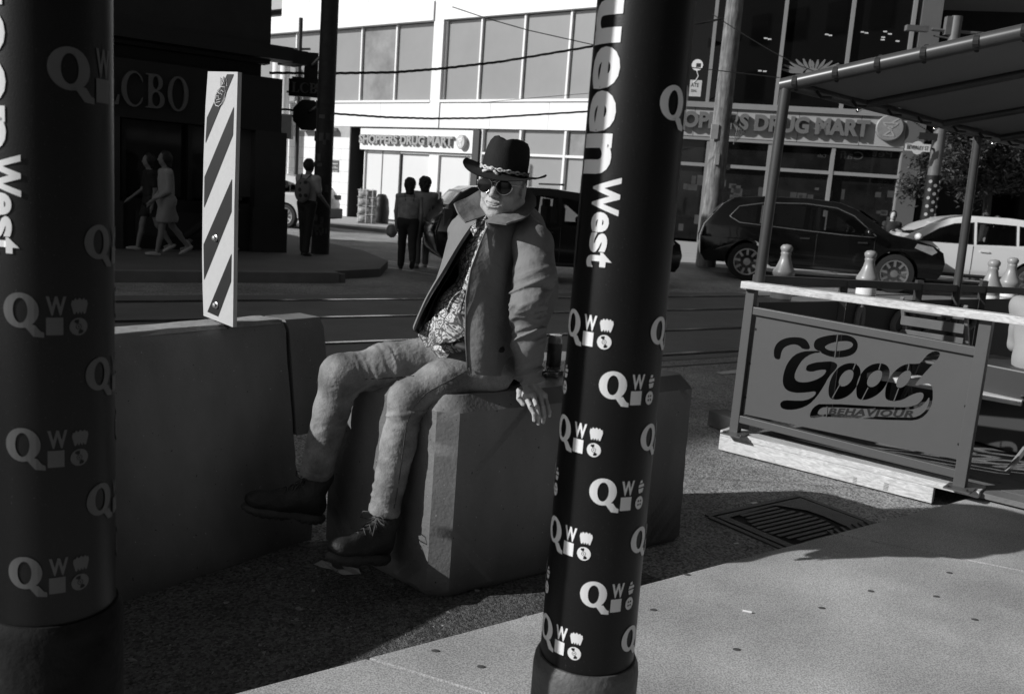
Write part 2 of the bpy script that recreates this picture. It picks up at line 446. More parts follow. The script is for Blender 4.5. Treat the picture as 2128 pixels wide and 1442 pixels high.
# storm drain
dc = G(1660, 1088); du = kd; dv = kn
dt = thing('storm_drain', dc, 'round-barred iron storm drain set in the gutter by the kerb', 'drain')
iron = mat('cast_iron', .06, .6, .3, 25., .5, 200., metal=.3)
def dpt(a, b, z): return dc + du * a + dv * b + V3(0, 0, z)
fr = MB()
W_, D_ = .36, .27
for (a0, b0, a1, b1) in ((-W_, -D_, W_, -D_), (-W_, D_, W_, D_)): fr.bar(dpt(a0, b0, .004), dpt(a1, b1, .004), .03, .008)
for sgn in (-1, 1): fr.bar(dpt(sgn * W_, -D_ + .016, .004), dpt(sgn * W_, D_ - .016, .004), .03, .008)
put('frame', fr, iron, dt)
pit = MB(); pit.add([dpt(-W_, -D_, .0015), dpt(W_, -D_, .0015), dpt(W_, D_, .0015), dpt(-W_, D_, .0015)], [(0, 1, 2, 3)])
put('pit', pit, mat('pit_black', .003, .9), dt)
for k in range(11):
    b = -.19 + k * .038; hw = math.sqrt(max(.02, .21 ** 2 - b ** 2))
    m = MB().bar(dpt(-.06 - hw, b, .003), dpt(-.06 + hw, b, .003), .022, .012); put('bar', m, iron, dt)
for k in range(7):
    a = -.02 + k * .05
    m = MB().bar(dpt(a + .0, -.235, .008), dpt(a + .045, -.15, .008), .018, .018); put('tooth', m, iron, dt)
pl = MB(); pl.add([dpt(x, y, .0085) for x, y in ((.17, -.2), (.33, -.24), (.33, .24), (-.33, .24), (-.33, -.24), (-.28, -.24), (-.28, .2), (.1, .22), (.19, .1), (.2, 0))], [tuple(t) for t in tessellate_polygon([[Vector((x, y, 0)) for x, y in ((.17, -.2), (.33, -.24), (.33, .24), (-.33, .24), (-.33, -.24), (-.28, -.24), (-.28, .2), (.1, .22), (.19, .1), (.2, 0))]])])
put('plate', pl, iron, dt)

# ================================================================ CONCRETE BLOCK AND BARRIER
A_ = G(905, 1252); E_ = G(660, 1124); ed = (E_ - A_) / np.linalg.norm(E_ - A_); Wb = float(np.linalg.norm(E_ - A_))
fd = G(1427, 1121) - A_; Lb = float(np.linalg.norm(fd)); fd /= Lb
def blk(a, b, z): return A_ + fd * a + ed * b + V3(0, 0, z)
BT = .76
def chamfer_block(L, W, H, c=.055, ct=.055, cb=.03):
    m = MB(); rings = []
    def ring(ins, z, cc):
        x0, x1, y0, y1 = ins, L - ins, ins, W - ins
        pts = [(x0 + cc, y0), (x1 - cc, y0), (x1, y0 + cc), (x1, y1 - cc), (x1 - cc, y1), (x0 + cc, y1), (x0, y1 - cc), (x0, y0 + cc)]
        return [blk(a, b, z) for a, b in pts]
    rings = [ring(.02, 0, c * .8), ring(0, cb, c), ring(.008, H - ct, c), ring(ct, H, c * .6)]
    vs = [p for r_ in rings for p in r_]
    fs = [(i * 8 + j, i * 8 + (j + 1) % 8, (i + 1) * 8 + (j + 1) % 8, (i + 1) * 8 + j) for i in range(3) for j in range(8)]
    fs += [tuple(range(7, -1, -1)), tuple(24 + j for j in range(8))]
    m.add(vs, fs); return m
def roughen(me, amp, sc, cuts=0, edge=0.):
    bm = bmesh.new(); bm.from_mesh(me)
    bmesh.ops.recalc_face_normals(bm, faces=bm.faces)
    if cuts:
        bmesh.ops.triangulate(bm, faces=[f for f in bm.faces if len(f.verts) > 4])
        for _ in range(40):
            el = [e for e in bm.edges if e.calc_length() > cuts]
            if not el: break
            bmesh.ops.subdivide_edges(bm, edges=el, cuts=1)
            if len(bm.verts) > 60000: break
        bmesh.ops.triangulate(bm, faces=bm.faces)
    bm.normal_update()
    P_ = np.array([v.co[:] for v in bm.verts]); n = vnoise(P_ * sc) + .5 * vnoise(P_ * sc * 2.3)
    for v, q in zip(bm.verts, n): v.co += v.normal * float(q) * amp
    bm.to_mesh(me); bm.free(); return me
def _hash(ix, iy, iz):
    h = (ix * 374761393 + iy * 668265263 + iz * 2147483647) & 0xffffffff
    h = ((h ^ (h >> 13)) * 1274126177) & 0xffffffff
    return ((h ^ (h >> 16)) & 0xffff) / 32767.5 - 1.
def vnoise(Pt):
    i = np.floor(Pt).astype(np.int64); f = Pt - i; f = f * f * (3 - 2 * f); r = 0
    for a in (0, 1):
        wa = f[:, 0] if a else 1 - f[:, 0]
        for b in (0, 1):
            wb_ = f[:, 1] if b else 1 - f[:, 1]
            for c in (0, 1):
                wc = f[:, 2] if c else 1 - f[:, 2]
                r = r + wa * wb_ * wc * _hash(i[:, 0] + a, i[:, 1] + b, i[:, 2] + c)
    return r
bt = thing('concrete_block', A_, 'painted concrete block with chamfered edges, the seated man on top of it', 'concrete block')
bm_ = chamfer_block(Lb, Wb, BT).mesh('body'); roughen(bm_, .0035, 14, .035)
put('body', bm_, conc_paint, bt, smooth=35)
# barrier
LBX = 0
toeL = G(250, 1255); bd = G(655, 1118) - toeL; Lr = float(np.linalg.norm(bd)); bd /= Lr; bnn = V3(bd[1], -bd[0])   # bnn faces the camera
prof = [(0, 0), (0, .07), (-.115, .30), (-.205, .86), (-.235, .90), (-.365, .90), (-.395, .86), (-.485, .30), (-.6, .07), (-.6, 0)]
def barr(prof_, s0, s1):
    m = MB(); n = len(prof_)
    for s in (s0, s1): m.v += [tuple(toeL + bd * s + bnn * o + V3(0, 0, z)) for o, z in prof_]
    m.f += [(i, (i + 1) % n, n + (i + 1) % n, n + i) for i in range(n)] + [tuple(range(n)), tuple(range(2 * n - 1, n - 1, -1))]
    m.m = [0] * len(m.f); return m
bar_t = thing('concrete_barrier', toeL, 'long painted concrete road barrier with sloped foot, striped board bolted at its end', 'road barrier')
bme = barr(prof, -1.35, Lr - .02).mesh('body'); roughen(bme, .004, 9, .05)
put('body', bme, conc_paint, bar_t, smooth=35)
# raised end piece with slot
topend = G(683, 662, .9); se = float((topend - toeL) @ bd)
lug = barr([(-.134, .42), (-.205, .86), (-.235, .90), (-.365, .90), (-.395, .86), (-.44, .42)], Lr, se).mesh('end_lug'); roughen(lug, .003, 9, .05)
put('end_lug', lug, conc_paint, bar_t, smooth=35)
slotm = MB(); q = toeL + bd * (Lr - .01) + bnn * -.31
slotm.box(q + V3(0, 0, .64), (.010, .19, .42), rz=math.atan2(bd[1], bd[0])); put('joint', slotm, mat('joint_dark', .01, .9), bar_t)
cap_ = barr([(-.224, .888), (-.240, .9035), (-.362, .9035), (-.37, .897), (-.36, .89), (-.24, .89)], -1.34, Lr - .03).mesh('worn_top'); roughen(cap_, .002, 14, .04)
put('worn_top', cap_, conc_top, bar_t, smooth=35)
# chipped lump at the toe
lm = MB(); c = toeL + bd * -.0 + bnn * .02
b2 = thing('concrete_barrier', toeL - bd * 1.4, 'second painted concrete barrier continuing the row past the left pole', 'road barrier')
bme2 = barr(prof, -4.4, -1.42).mesh('body'); roughen(bme2, .004, 9, .12); put('body', bme2, conc_paint, b2, smooth=35)

# striped hazard board
hb_n = np.array([-.50, -.866, 0]); 
hbr = G(487, 680, .906); hbz = float(hbr[2])
# board plane: horizontal direction chosen so the width reads as in the picture
hx = V3(.80, -.60)
hn = V3(hx[1], -hx[0])      # facing the camera
def hb(px, py): return PL(px, py, hbr, [hn[0], hn[1], 0])
c_bl, c_br, c_tl, c_tr = hb(423, 655), hb(484, 678), hb(432, 149), hb(492, 150)
ht = thing('hazard_board', hbr, 'tall narrow board with diagonal black and white stripes bolted to the barrier', 'hazard sign')
th = hn * -.012
def quadb(a, b, c, d, off0, off1):
    m = MB(); vs = [p + hn * off0 for p in (a, b, c, d)] + [p + hn * off1 for p in (a, b, c, d)]
    m.add(vs, [(0, 1, 2, 3), (7, 6, 5, 4), (0, 4, 5, 1), (1, 5, 6, 2), (2, 6, 7, 3), (3, 7, 4, 0)]); return m
hz_white = mat('reflective_white', .52, .45, .04, 30., .1, 200.)
edge_ = [(484, 680), (487, 420), (494, 150), (432, 149), (427, 220), (423, 330), (421, 430), (420, 530), (421, 600), (423, 656)]
e3 = [hb(x, y) for x, y in edge_]; k_ = len(e3)
pm = MB(); tri_ = tessellate_polygon([[Vector((x, -y, 0)) for x, y in edge_]])
pm.add([p for p in e3] + [p + hn * -.018 for p in e3], [tuple(t) for t in tri_] + [tuple(i + k_ for i in reversed(t)) for t in tri_] + [(i, (i + 1) % k_, (i + 1) % k_ + k_, i + k_) for i in range(k_)])
put('panel', pm, hz_white, ht)
hz_blk = mat('reflective_black', .009, .5, .3, 20.)
for pts in ([(472, 155), (486, 155), (427, 298), (430, 245)], [(486, 222), (484, 281), (424, 432), (425, 368)], [(482, 372), (481, 440), (424, 582), (423, 508)], [(481, 527), (480, 585), (453, 658), (431, 648)]):
    m = MB(); vs = [hb(x + .5, y) + hn * .0016 for x, y in pts]; m.add(vs, [(0, 1, 2, 3)]); put('stripe', m, hz_blk, ht)
for (x, y) in ((449, 495), (450, 634)):
    c = hb(x, y); Mx = np.array([[hx[0], 0, hn[0]], [hx[1], 0, hn[1]], [0, 1, 0]])
    m = MB().lathe([(.014, 0), (.014, .004), (.009, .006), (.009, .014), (.0, .016)], c, 10, Mx); put('bolt', m, mat('zinc', .6, .35, .2, 30., metal=.8), ht, smooth=30)
# skull-like scrawl drawn on the board: plain loops of paint pen
def scrawl(pts, r_=.0022):
    m = MB(); m.tube([hb(x, y) + hn * .003 for x, y in pts], r_, 5); return m
sc = MB()
for pts in ([(461, 181), (454, 188), (449, 200), (447, 212), (450, 220), (456, 222), (462, 216), (467, 205), (470, 193), (469, 182), (461, 181)],
            [(453, 191), (458, 196), (457, 201), (451, 200), (453, 191)], [(461, 188), (466, 192), (463, 198), (459, 194), (461, 188)],
            [(451, 209), (460, 206)], [(450, 214), (459, 212)], [(459, 180), (460, 162), (464, 172), (466, 160), (468, 176), (473, 164), (473, 180)], [(455, 205), (457, 203)]):
    sc.tube([hb(x, y) + hn * .003 for x, y in pts], .0016, 5)
put('scrawl', sc, mat('paint_pen', .6, .5), ht)
rod = MB(); rod.tube([hb(455, 560) + hn * -.03, (hb(455, 700) + hn * -.03)], .02, 8); put('bracket', rod, dark_metal, ht)
# ================================================================ LETTERING TOOLS
def curve_mesh(cu):
    o = bpy.data.objects.new('tmp', cu); link(o)
    bpy.context.view_layer.update()
    me = bpy.data.meshes.new_from_object(o.evaluated_get(bpy.context.evaluated_depsgraph_get()))
    bpy.data.objects.remove(o); bpy.data.curves.remove(cu); me.materials.clear(); return me
def text_mesh(s, size=1., bold=0., depth=0., spacing=1., align='LEFT', sx=1., shear=0.):
    cu = bpy.data.curves.new('t', 'FONT'); cu.body = s; cu.size = size; cu.offset = bold; cu.extrude = depth
    cu.space_character = spacing; cu.align_x = align; cu.resolution_u = 4; cu.shear = shear
    me = curve_mesh(cu)
    if sx != 1: me.transform(Matrix.Diagonal((sx, 1, 1, 1)))
    return me
def loops_mesh(loops, depth=0.):
    cu = bpy.data.curves.new('p', 'CURVE'); cu.dimensions = '2D'; cu.fill_mode = 'BOTH' if depth else 'FRONT'; cu.extrude = depth
    for lp in loops:
        sp = cu.splines.new('POLY'); sp.points.add(len(lp) - 1); sp.use_cyclic_u = True
        for p, (x, y) in zip(sp.points, lp): p.co = (x, y, 0, 1)
    return curve_mesh(cu)
def ell(cx, cy, rx, ry, n=28, a0=0, a1=360, tilt=0):
    out = []
    for k in range(n if a1 - a0 == 360 else n + 1):
        a = R(a0 + (a1 - a0) * k / n); x, y = rx * math.cos(a), ry * math.sin(a)
        out.append((cx + x * math.cos(R(tilt)) - y * math.sin(R(tilt)), cy + x * math.sin(R(tilt)) + y * math.cos(R(tilt))))
    return out
def smoothloop(pts, it=2):
    for _ in range(it):
        q = []
        for i in range(len(pts)):
            a, b = pts[i], pts[(i + 1) % len(pts)]
            q += [(a[0] * .75 + b[0] * .25, a[1] * .75 + b[1] * .25), (a[0] * .25 + b[0] * .75, a[1] * .25 + b[1] * .75)]
        pts = q
    return pts
def glyph_Q():       # fat serif Q with a tail, unit height
    return [loops_mesh([ell(.40, .60, .40, .41), ell(.40, .60, .165, .29)]),
            loops_mesh([[(.40, .22), (.52, .20), (.60, .10), (.68, .0), (.90, -.02), (.90, .10), (.84, .12), (.80, .16), (.72, .27), (.55, .30)]])]
def join(ms):
    bm = bmesh.new()
    for m in ms: bm.from_mesh(m)
    me = bpy.data.meshes.new('j'); bm.to_mesh(me); bm.free(); return me
def moved(me, x=0, y=0, s=1., sy=None):
    m = me.copy(); m.transform(Matrix.Translation((x, y, 0)) @ Matrix.Diagonal((s, sy or s, 1, 1))); return m
Q_ = join(glyph_Q())
W_t = text_mesh('W', 1., .035)
bbw = [v.co for v in W_t.vertices]; w0 = min(c.x for c in bbw); w1 = max(c.x for c in bbw); h1 = max(c.y for c in bbw)
W_t.transform(Matrix.Diagonal((1 / (w1 - w0), 1 / h1, 1, 1)) @ Matrix.Translation((-w0, 0, 0)))
fan = loops_mesh([[(.0, .62), (.06, .86), (.16, .84), (.25, .98), (.36, .86), (.5, 1.0), (.64, .86), (.75, .98), (.84, .84), (.94, .86), (1.0, .62), (.86, .06), (.78, .0), (.68, .18), (.60, .0), (.50, .18), (.40, .0), (.32, .18), (.22, .0), (.14, .06)]])
sqr = loops_mesh([[(0, 0), (.86, 0), (.86, 1), (0, 1)]])
disc = loops_mesh([ell(.5, .5, .52, .52), ell(.5, .5, .17, .17), ell(.5, .5, .13, .13), ell(.5, .5, .05, .05),
                   [(.30, .90), (.22, .80), (.40, .66), (.52, .72), (.52, .93)], [(.70, .10), (.80, .22), (.62, .36), (.50, .28), (.48, .08)]])
button = loops_mesh([ell(.5, .5, .42, .5), ell(.38, .36, .08, .09, 10), ell(.62, .36, .08, .09, 10), ell(.38, .64, .08, .09, 10), ell(.62, .64, .08, .09, 10)])
hand_i = loops_mesh([[(.3, .8), (.4, 1), (.6, 1), (.6, .8)], [(.2, .45), (.85, .5), (.8, .72), (.25, .7)], [(.3, .0), (.7, .05), (.8, .38), (.2, .36)]])
def wrap_to(me, x0, z0, ang0, axisfn, lift=.0016, vertical=False, cell=.012):
    """lay a flat mesh (x along, y up) on the surface of a round pole; ang 0 faces -Y, grows to +X"""
    bm = bmesh.new(); bm.from_mesh(me)
    if vertical: bmesh.ops.transform(bm, matrix=Matrix(((0, 1, 0, 0), (-1, 0, 0, 0), (0, 0, 1, 0), (0, 0, 0, 1))), verts=bm.verts)
    xs = [v.co.x for v in bm.verts]; lo, hi = min(xs), max(xs)
    k = lo + cell
    while k < hi:
        bmesh.ops.bisect_plane(bm, geom=bm.verts[:] + bm.edges[:] + bm.faces[:], plane_co=(k, 0, 0), plane_no=(1, 0, 0)); k += cell
    for v in bm.verts:
        x, y = v.co.x + x0, v.co.y
        z = z0 + y; c, r = axisfn(z); a = ang0 + x / r
        v.co = Vector((c[0] + math.sin(a) * (r + lift), c[1] - math.cos(a) * (r + lift), z))
    out = bpy.data.meshes.new('w'); bm.to_mesh(out); bm.free(); return out
queen = text_mesh('Queen', .203, .0052, spacing=.97); west = text_mesh('West', .143, .0042, spacing=.93)
LET = {c: text_mesh(c, 1., .035) for c in 'QuenWst'}
TITLE = [('Q', -110, 2, 0, .088, 'Q'), ('u', 10, 96, 0, .066, 'u'), ('e', 102, 186, 0, .070, 'e'), ('e', 189, 272, 0, .070, 'e'), ('n', 275, 357, 0, .069, 'n'),
         ('W', 362, 440, .0385, .054, 'W'), ('e', 434, 476, .0385, .038, 'e'), ('s', 477, 518, .0385, .038, 's'), ('t', 517, 549, .0385, .050, 't')]
def wrapped_pole(base, r0, r1, top, label, turn, k_, z_c, zrow, ang2, zQ, swap, tang, ink, cmat, bofs, torg, tk, group='black street poles with printed wraps'):
    """k_ sizes the print to this pole; z_c is the height of the top of the base collar"""
    t = thing('street_pole', base, label, 'street pole', group=group)
    def ax(z):
        return (base[0], base[1]), r0 + (r1 - r0) * (z - z_c) / 1.4
    zb = base[2]
    m = MB().lathe([(ax(q)[1], q) for q in np.linspace(z_c - .02, top, 14)], (base[0], base[1], 0), 64); put('shaft', m, wrap, t, smooth=40)
    e = .13 * r0
    c = MB().lathe([(r0 + e * 2, zb), (r0 + e, zb + .06), (r0 + e, z_c - .03), (r0 + e * .8, z_c - .012), (r0 + e * .35, z_c), (r0 - .01, z_c)], (base[0], base[1], 0), 64)
    put('base_collar', c, cmat, t, smooth=50)
    arm = MB().tube([(base[0], base[1], top), (base[0], base[1], top + 3)], r1 * .9, 20); put('upper_shaft', arm, dark_metal, t, smooth=40)
    arc = 2 * math.pi / 3
    pieces = []
    def lay(me, x, z, s, ang, sy=None, nm='print'):
        w_ = wrap_to(moved(me, x * k_, 0, s * k_, sy and sy * k_), 0, z, ang, ax, cell=.008); pieces.append((nm, w_))
    for k in range(-1, 5):
        for col in (0, 1):
            for rep in range(3):
                ang = turn + rep * arc + (0 if col == 0 else bofs)
                z = z_c + (zrow + k * .3245 + (0 if col == 0 else .162)) * k_
                if swap == 1 and col == 0 and rep == 0: continue
                if z > (1.33 if col == 0 else 1.31) or z < z_c + .025 * k_: continue
                lay(Q_, 0, z, .102, ang); lay(W_t, .096, z + .053 * k_, .043, ang)
                lay(fan if col == swap else hand_i, .149, z + .052 * k_, .040, ang); lay(sqr, .096, z + .004 * k_, .042, ang)
                lay(disc if col == swap else button, .146, z + .002 * k_, .041, ang)
    ang = tang
    u_ = .000884 * tk; org_z = torg
    for ch, ta, tb, base_o, hgt, nm in TITLE:
        me_ = LET[ch]; xs_ = [v.co.x for v in me_.vertices]; ys_ = [v.co.y for v in me_.vertices]; g_ = me_.copy()
        Lm = (tb - ta) * u_; hm = hgt * tk; y0_ = 0 if ch not in 'es' else min(ys_)
        sy_ = hm / (max(ys_) - y0_)
        g_.transform(Matrix.Diagonal((Lm / (max(xs_) - min(xs_)), sy_, 1, 1)) @ Matrix.Translation((-min(xs_), -y0_, 0)))
        pieces.append(('title_print', wrap_to(g_, base_o * tk, org_z - (ta - 357) * u_, ang, ax, vertical=True, cell=.006)))
    bl = wrap_to(loops_mesh([[(0, 0), (.022 * k_, 0), (.022 * k_, .27 * k_), (0, .27 * k_)]]), -.03 * k_, 1.5 - .21 * k_, ang, ax, cell=.008); put('grey_bar_print', bl, mat('dim_bar', .03, .5), t)
    lay(Q_, .0, zQ, .118, ang2); lay(W_t, .112, zQ + .065 * k_, .05, ang2, .062); lay(sqr, .112, zQ + .004 * k_, .055, ang2)
    for nm, w_ in pieces: put(nm, w_, vinyl if nm == 'title_print' else ink, t)
    return t
cM = P(1261, 900, 1.77); cL = P(108, 900, 1.52)
wrapped_pole(V3(cM[0], cM[1], WALKZ), .097, .090, 2.6, 'black wrapped street pole in the middle, lettering lit by the sun', R(-84), .64, float(P(1213, 1400, 1.68)[2]), .045, R(19), 1.5 + .205 * .64, 0, R(-73), vinyl, collar_m, 1.11, 1.542, 1.)
wrapped_pole(V3(cL[0], cL[1], WALKZ), 0.101, .097, 2.6, 'black wrapped street pole at the left, mostly in shade', R(-63), .675, float(P(120, 1320, 1.40)[2]), .245, R(27), 1.5 + .127 * .70, 1, R(-45), vinyl_shaded, collar_shaded, .86, 1.505, .93)
# ================================================================ SHOP BUILDING (two faces meeting at a blunt corner)
O1 = V3(2.4, 27.82); D1 = V3(.779, -.627); N1 = V3(-.627, -.779)      # sunlit face, s grows to the right, s=0 at the corner
O2 = V3(2.4, 27.82); D2 = V3(.978, -.207); N2 = V3(-.207, -.978)
class Face:
    def __init__(s, O, D, N): s.O, s.D, s.N = O, D, N
    def __call__(s, px, py):
        p = PL(px, py, s.O, s.N); return float((p - s.O) @ s.D), float(p[2])
    def pt(s, a, z, off=0.): return s.O + s.D * a + s.N * off + V3(0, 0, z)
    def box(s, m, a0, a1, z0, z1, o0, o1, mi=0):
        """a box standing on the face: along a0..a1, height z0..z1, from o0 to o1 out of the wall"""
        c = s.pt((a0 + a1) / 2, (z0 + z1) / 2, (o0 + o1) / 2)
        return m.box(c, (abs(a1 - a0), abs(o1 - o0), abs(z1 - z0)), rz=math.atan2(s.D[1], s.D[0]), mi=mi)
F1, F2 = Face(O1, D1, N1), Face(O2, D2, N2)
white_pan = mat('white_cladding', .80, .5, .03, .6, .05, 3.)
grey_pan = mat('grey_cladding', .34, .55, .06, .7, .05, 3.)
grey_frame = mat('grey_frame', .24, .45, .05, 2.)
white_frame = mat('white_frame', .78, .45, .03, 2.)
def sky_glass(name, g, refl):
    m = mat(name, g, .04, .08, .5, spec=refl); m.node_tree.nodes['Principled BSDF'].inputs['IOR'].default_value = 2.2; return m
gl_sky = mat('sky_grey_glass', .27, .22, .13, .3)  # reflected sky put into the panes as their own grey
gl_sky2 = mat('cloud_grey_glass', .22, .3, .4, 1.4)  # blotchy grey paints a cloud's reflection into the pane
gl_dark = mat('clear_dark_glass', .004, .03, .3, .6, spec=.45)
gl_panel = mat('frosted_panel', .66, .4, .03, 1.)
shop = thing('shop_building', F1.pt(-4, .1), 'large drugstore building with white sunlit face and grey window face at a blunt corner', 'building')
def panel(face, a0, a1, z0, z1, o0, o1, mt, nm='wall_panel', bevel=0., label=None):
    m = MB(); face.box(m, a0, a1, z0, z1, o0, o1); o = put(nm, m, mt, shop, bevel=bevel)
    if label: o['label'] = label
    return o
SL, SR = -22.0, 0.0
zs = lambda F, x, y: F(x, y)[1]
z_top1 = zs(F1, 900, 42); z_sill = zs(F1, 900, 212); z_sp0 = zs(F1, 900, 266); z_tr = zs(F1, 1090, 322)
# structural mass behind
core = MB()
def quadprism(m, pts, z0, z1): return m.prism([(float(p[0]), float(p[1])) for p in pts], z0, z1)
back = [F1.pt(SL, 0, -1.0), F1.pt(0, 0, -1.0) + D2 * .5, F2.pt(16.2, 0, -1.3), F2.pt(16.2, 0, -14), F1.pt(SL, 0, -14)]
quadprism(core, back, z_top1 + 1.2, 14); put('upper_storeys', core, grey_pan, shop)
backm = MB(); F1.box(backm, SL, -.4, 0, z_top1 + 1.2, -1.6, -1.3); F2.box(backm, .3, 16.2, 0, z_top1 + 1.2, -7.3, -7.0); put('back_wall', backm, mat('interior_dark', .02, .8, .3, 1.), shop)
# face 1, upper glass
cols = [F1(x, 130)[0] for x in (-140, 250, 330, 420, 520, 612, 684, 747, 819)] 
colR = [F1(x, y)[0] for x, y in ((912, 130),)]
edges1 = cols + [F1(897, 130)[0]]
edges1b = [F1(921, 130)[0], F1(994, 130)[0], F1(1083, 130)[0], F1(1178, 130)[0], -.75]
for E1 in (edges1, edges1b):
    for k in range(len(E1) - 1):
        a0, a1 = E1[k] + .035, E1[k + 1] - .035
        m = MB(); F1.box(m, a0, a1, z_sill + .08, z_top1 - .06, -.18, -.15); put('window', m, gl_sky2 if abs(E1[k] - cols[7]) < .01 else gl_sky, shop)
for E1 in (edges1[1:], edges1b):
    for a in E1:
        panel(F1, a - .035, a + .035, z_sill + .06, z_top1 - .05, -.2, -.06, white_frame, 'mullion')
a_c0, a_c1 = F1(898, 130)[0], F1(921, 130)[0]
panel(F1, a_c0 + .037, a_c1 - .037, z_sp0 - .0, z_top1 + 1.2, -.3, .04, white_pan, 'column')
panel(F1, SL, a_c0 + .035, z_top1 - .03, z_top1 + .6, -.3, .10, white_pan, 'beam')
panel(F1, a_c1 - .035, -.3, z_top1 - .03, z_top1 + .7, -.3, .05, white_pan, 'beam')
for a in [x for x in np.arange(-16, -6.8, 1.7)]:
    panel(F1, a, a + 1.68, z_top1 + .61, z_top1 + 2.4, -.3, .0, white_pan)
panel(F1, SL, a_c0 + .035, z_sill - .02, z_sill + .06, -.3, .06, white_frame, 'sill')
panel(F1, a_c1 - .035, -.4, z_sill - .02, z_sill + .06, -.3, .06, white_frame, 'sill')
seams = [-19.5, -16.8, -14, F1(560, 240)[0], F1(690, 240)[0], F1(790, 240)[0], a_c0 + .035]
for k in range(len(seams) - 1): panel(F1, seams[k] + .008, seams[k + 1] - .008, z_sp0, z_sill - .025, -.3, 0, white_pan)
seams = [a_c1 - .035, F1(1018, 240)[0], F1(1140, 240)[0], -.35]
for k in range(len(seams) - 1): panel(F1, seams[k] + .008, seams[k + 1] - .008, z_sp0, z_sill - .025, -.3, 0, white_pan)
# corner pier (behind the middle pole)
cp = MB(); quadprism(cp, [F1.pt(-.72, 0, .03), F1.pt(0, 0, .03) + V3(.02, -.03), F2.pt(1.0, 0, .03), F2.pt(1.0, 0, -.5), F1.pt(-.72, 0, -.5)], .1, z_top1 + 1.25); put('corner_pier', cp, white_pan, shop)
# face 1, right-hand ground floor glazing
gx = [F1(993, 380)[0], F1(1072, 380)[0], F1(1165, 380)[0], -.75]
ztop_g = zs(F1, 1090, 271)
for k in range(3):
    for (z0, z1) in ((z_tr + .04, ztop_g), (.45, z_tr - .04)):
        m = MB(); F1.box(m, gx[k] + .04, gx[k + 1] - .04, z0, z1, -.2, -.17); put('window', m, gl_sky2 if (k == 2 and z0 > 2) else gl_sky, shop)
for a in gx: panel(F1, a - .04, a + .04, .45, ztop_g + .02, -.21, -.05, white_frame, 'mullion')
for k in range(3): panel(F1, gx[k] + .04, gx[k + 1] - .04, z_tr - .038, z_tr + .038, -.21, -.06, white_frame, 'transom')
panel(F1, gx[0] - .04, -.72, .1, .45, -.3, -.02, white_pan, 'plinth')
panel(F1, gx[0] - .04, -.72, ztop_g + .022, z_sp0 - .002, -.3, -.02, white_pan, 'header')
# entrance bay
e0, e1 = F1(723, 400)[0], F1(988, 400)[0]
zf = zs(F1, 860, 269); zb = zs(F1, 860, 315)
s0_, s1_ = F1(748, 300)[0], F1(982, 300)[0]
panel(F1, e0, s0_, .1, z_sp0, -1.3, -1.1, mat('recess_grey', .09, .7, .05), 'recess_wall')
panel(F1, e0 - .0, e0 + .06, .1, z_sp0 - .002, -1.1, .02, mat('recess_dark', .03, .6), 'portal_side')
panel(F1, e0 + .06, e1, zf + .03, z_sp0 - .003, -.3, .05, mat('recess_dark', .03, .6), 'portal_top')
panel(F1, s1_ + .02, gx[0] - .05, .1, zf + .02, -.3, .03, mat('recess_dark', .03, .6), 'portal_side')
sign1 = thing('shop_sign', F1.pt((s0_ + s1_) / 2, zb, .0), 'white sign board over the sunlit entrance with raised store lettering and round emblem', 'shop sign')
mm_ = MB(); F1.box(mm_, s0_, s1_, zb, zf, -.25, 0); put('board', mm_, white_pan, sign1, bevel=.01)
let_grey = mat('letter_face', .30, .5, .05); let_side = mat('letter_side', .06, .5, .05)
def sign_text(F, parent, s, a0, a1, zc, hh, mt, bold=.02, depth=.09, off=.0, flipgap=0.):
    me = text_mesh(s, 1., bold, .5)
    xs = [v.co.x for v in me.vertices]; ys = [v.co.y for v in me.vertices]
    x0, x1, y0, y1 = min(xs), max(xs), min(ys), max(ys)
    bm = bmesh.new(); bm.from_mesh(me)
    for v in bm.verts:
        a = a0 + (v.co.x - x0) / (x1 - x0) * (a1 - a0); z = zc - hh / 2 + (v.co.y - y0) / (y1 - y0) * hh
        o = off + (v.co.z + .5) * depth
        v.co = Vector(F.pt(a, z, o))
    bmesh.ops.recalc_face_normals(bm, faces=bm.faces)
    bm.to_mesh(me); bm.free()
    # one object per letter
    bm = bmesh.new(); bm.from_mesh(me); 
    me2 = bpy.data.meshes.new('letters'); bm.to_mesh(me2); bm.free()
    return put('lettering', me2, mt, parent)
sl0, sl1 = F1(751, 292)[0], F1(945, 292)[0]; zl = zs(F1, 850, 292)
sign_text(F1, sign1, 'SHOPPERS DRUG MART', sl0, sl1, zl, .33, let_grey, .045, .12)
def emblem(F, parent, px, py, rx, rz, mt_face, mt_line):
    a, z = F(px, py); c = F.pt(a, z, 0)
    Mx = np.array([[F.D[0], 0, F.N[0]], [F.D[1], 0, F.N[1]], [0, 1, 0]]).astype(float)
    S = np.diag([rx, rz, 1.]); m = MB().lathe([(1, 0), (1, .14), (.92, .16), (0, .16)], c, 32, Mx @ S); put('emblem_disc', m, mt_face, parent, smooth=30)
    def ln(p0, p1, w):
        m = MB(); A = F.pt(a + p0[0] * rx, z + p0[1] * rz, .165); B = F.pt(a + p1[0] * rx, z + p1[1] * rz, .165); m.bar(A, B, w, .012, upv=F.N); return m
    j = MB()
    for p0, p1 in (((-.55, .35), (.55, .35)), ((-.5, .3), (0, -.1)), ((.5, .3), (0, -.1)), ((0, -.1), (.38, -.6)), ((.4, -.6), (-.4, -.6)), ((-.4, -.6), (.15, -.15)), ((.1, .4), (.55, .72)), ((-.3, .1), (.35, .1))):
        q = ln(p0, p1, .035); j.add(q.v, q.f)
    put('emblem_mark', j, mt_line, parent)
emblem(F1, sign1, 963, 296, .20, .24, mat('emblem_pale', .5, .5), mat('emblem_line', .75, .5))
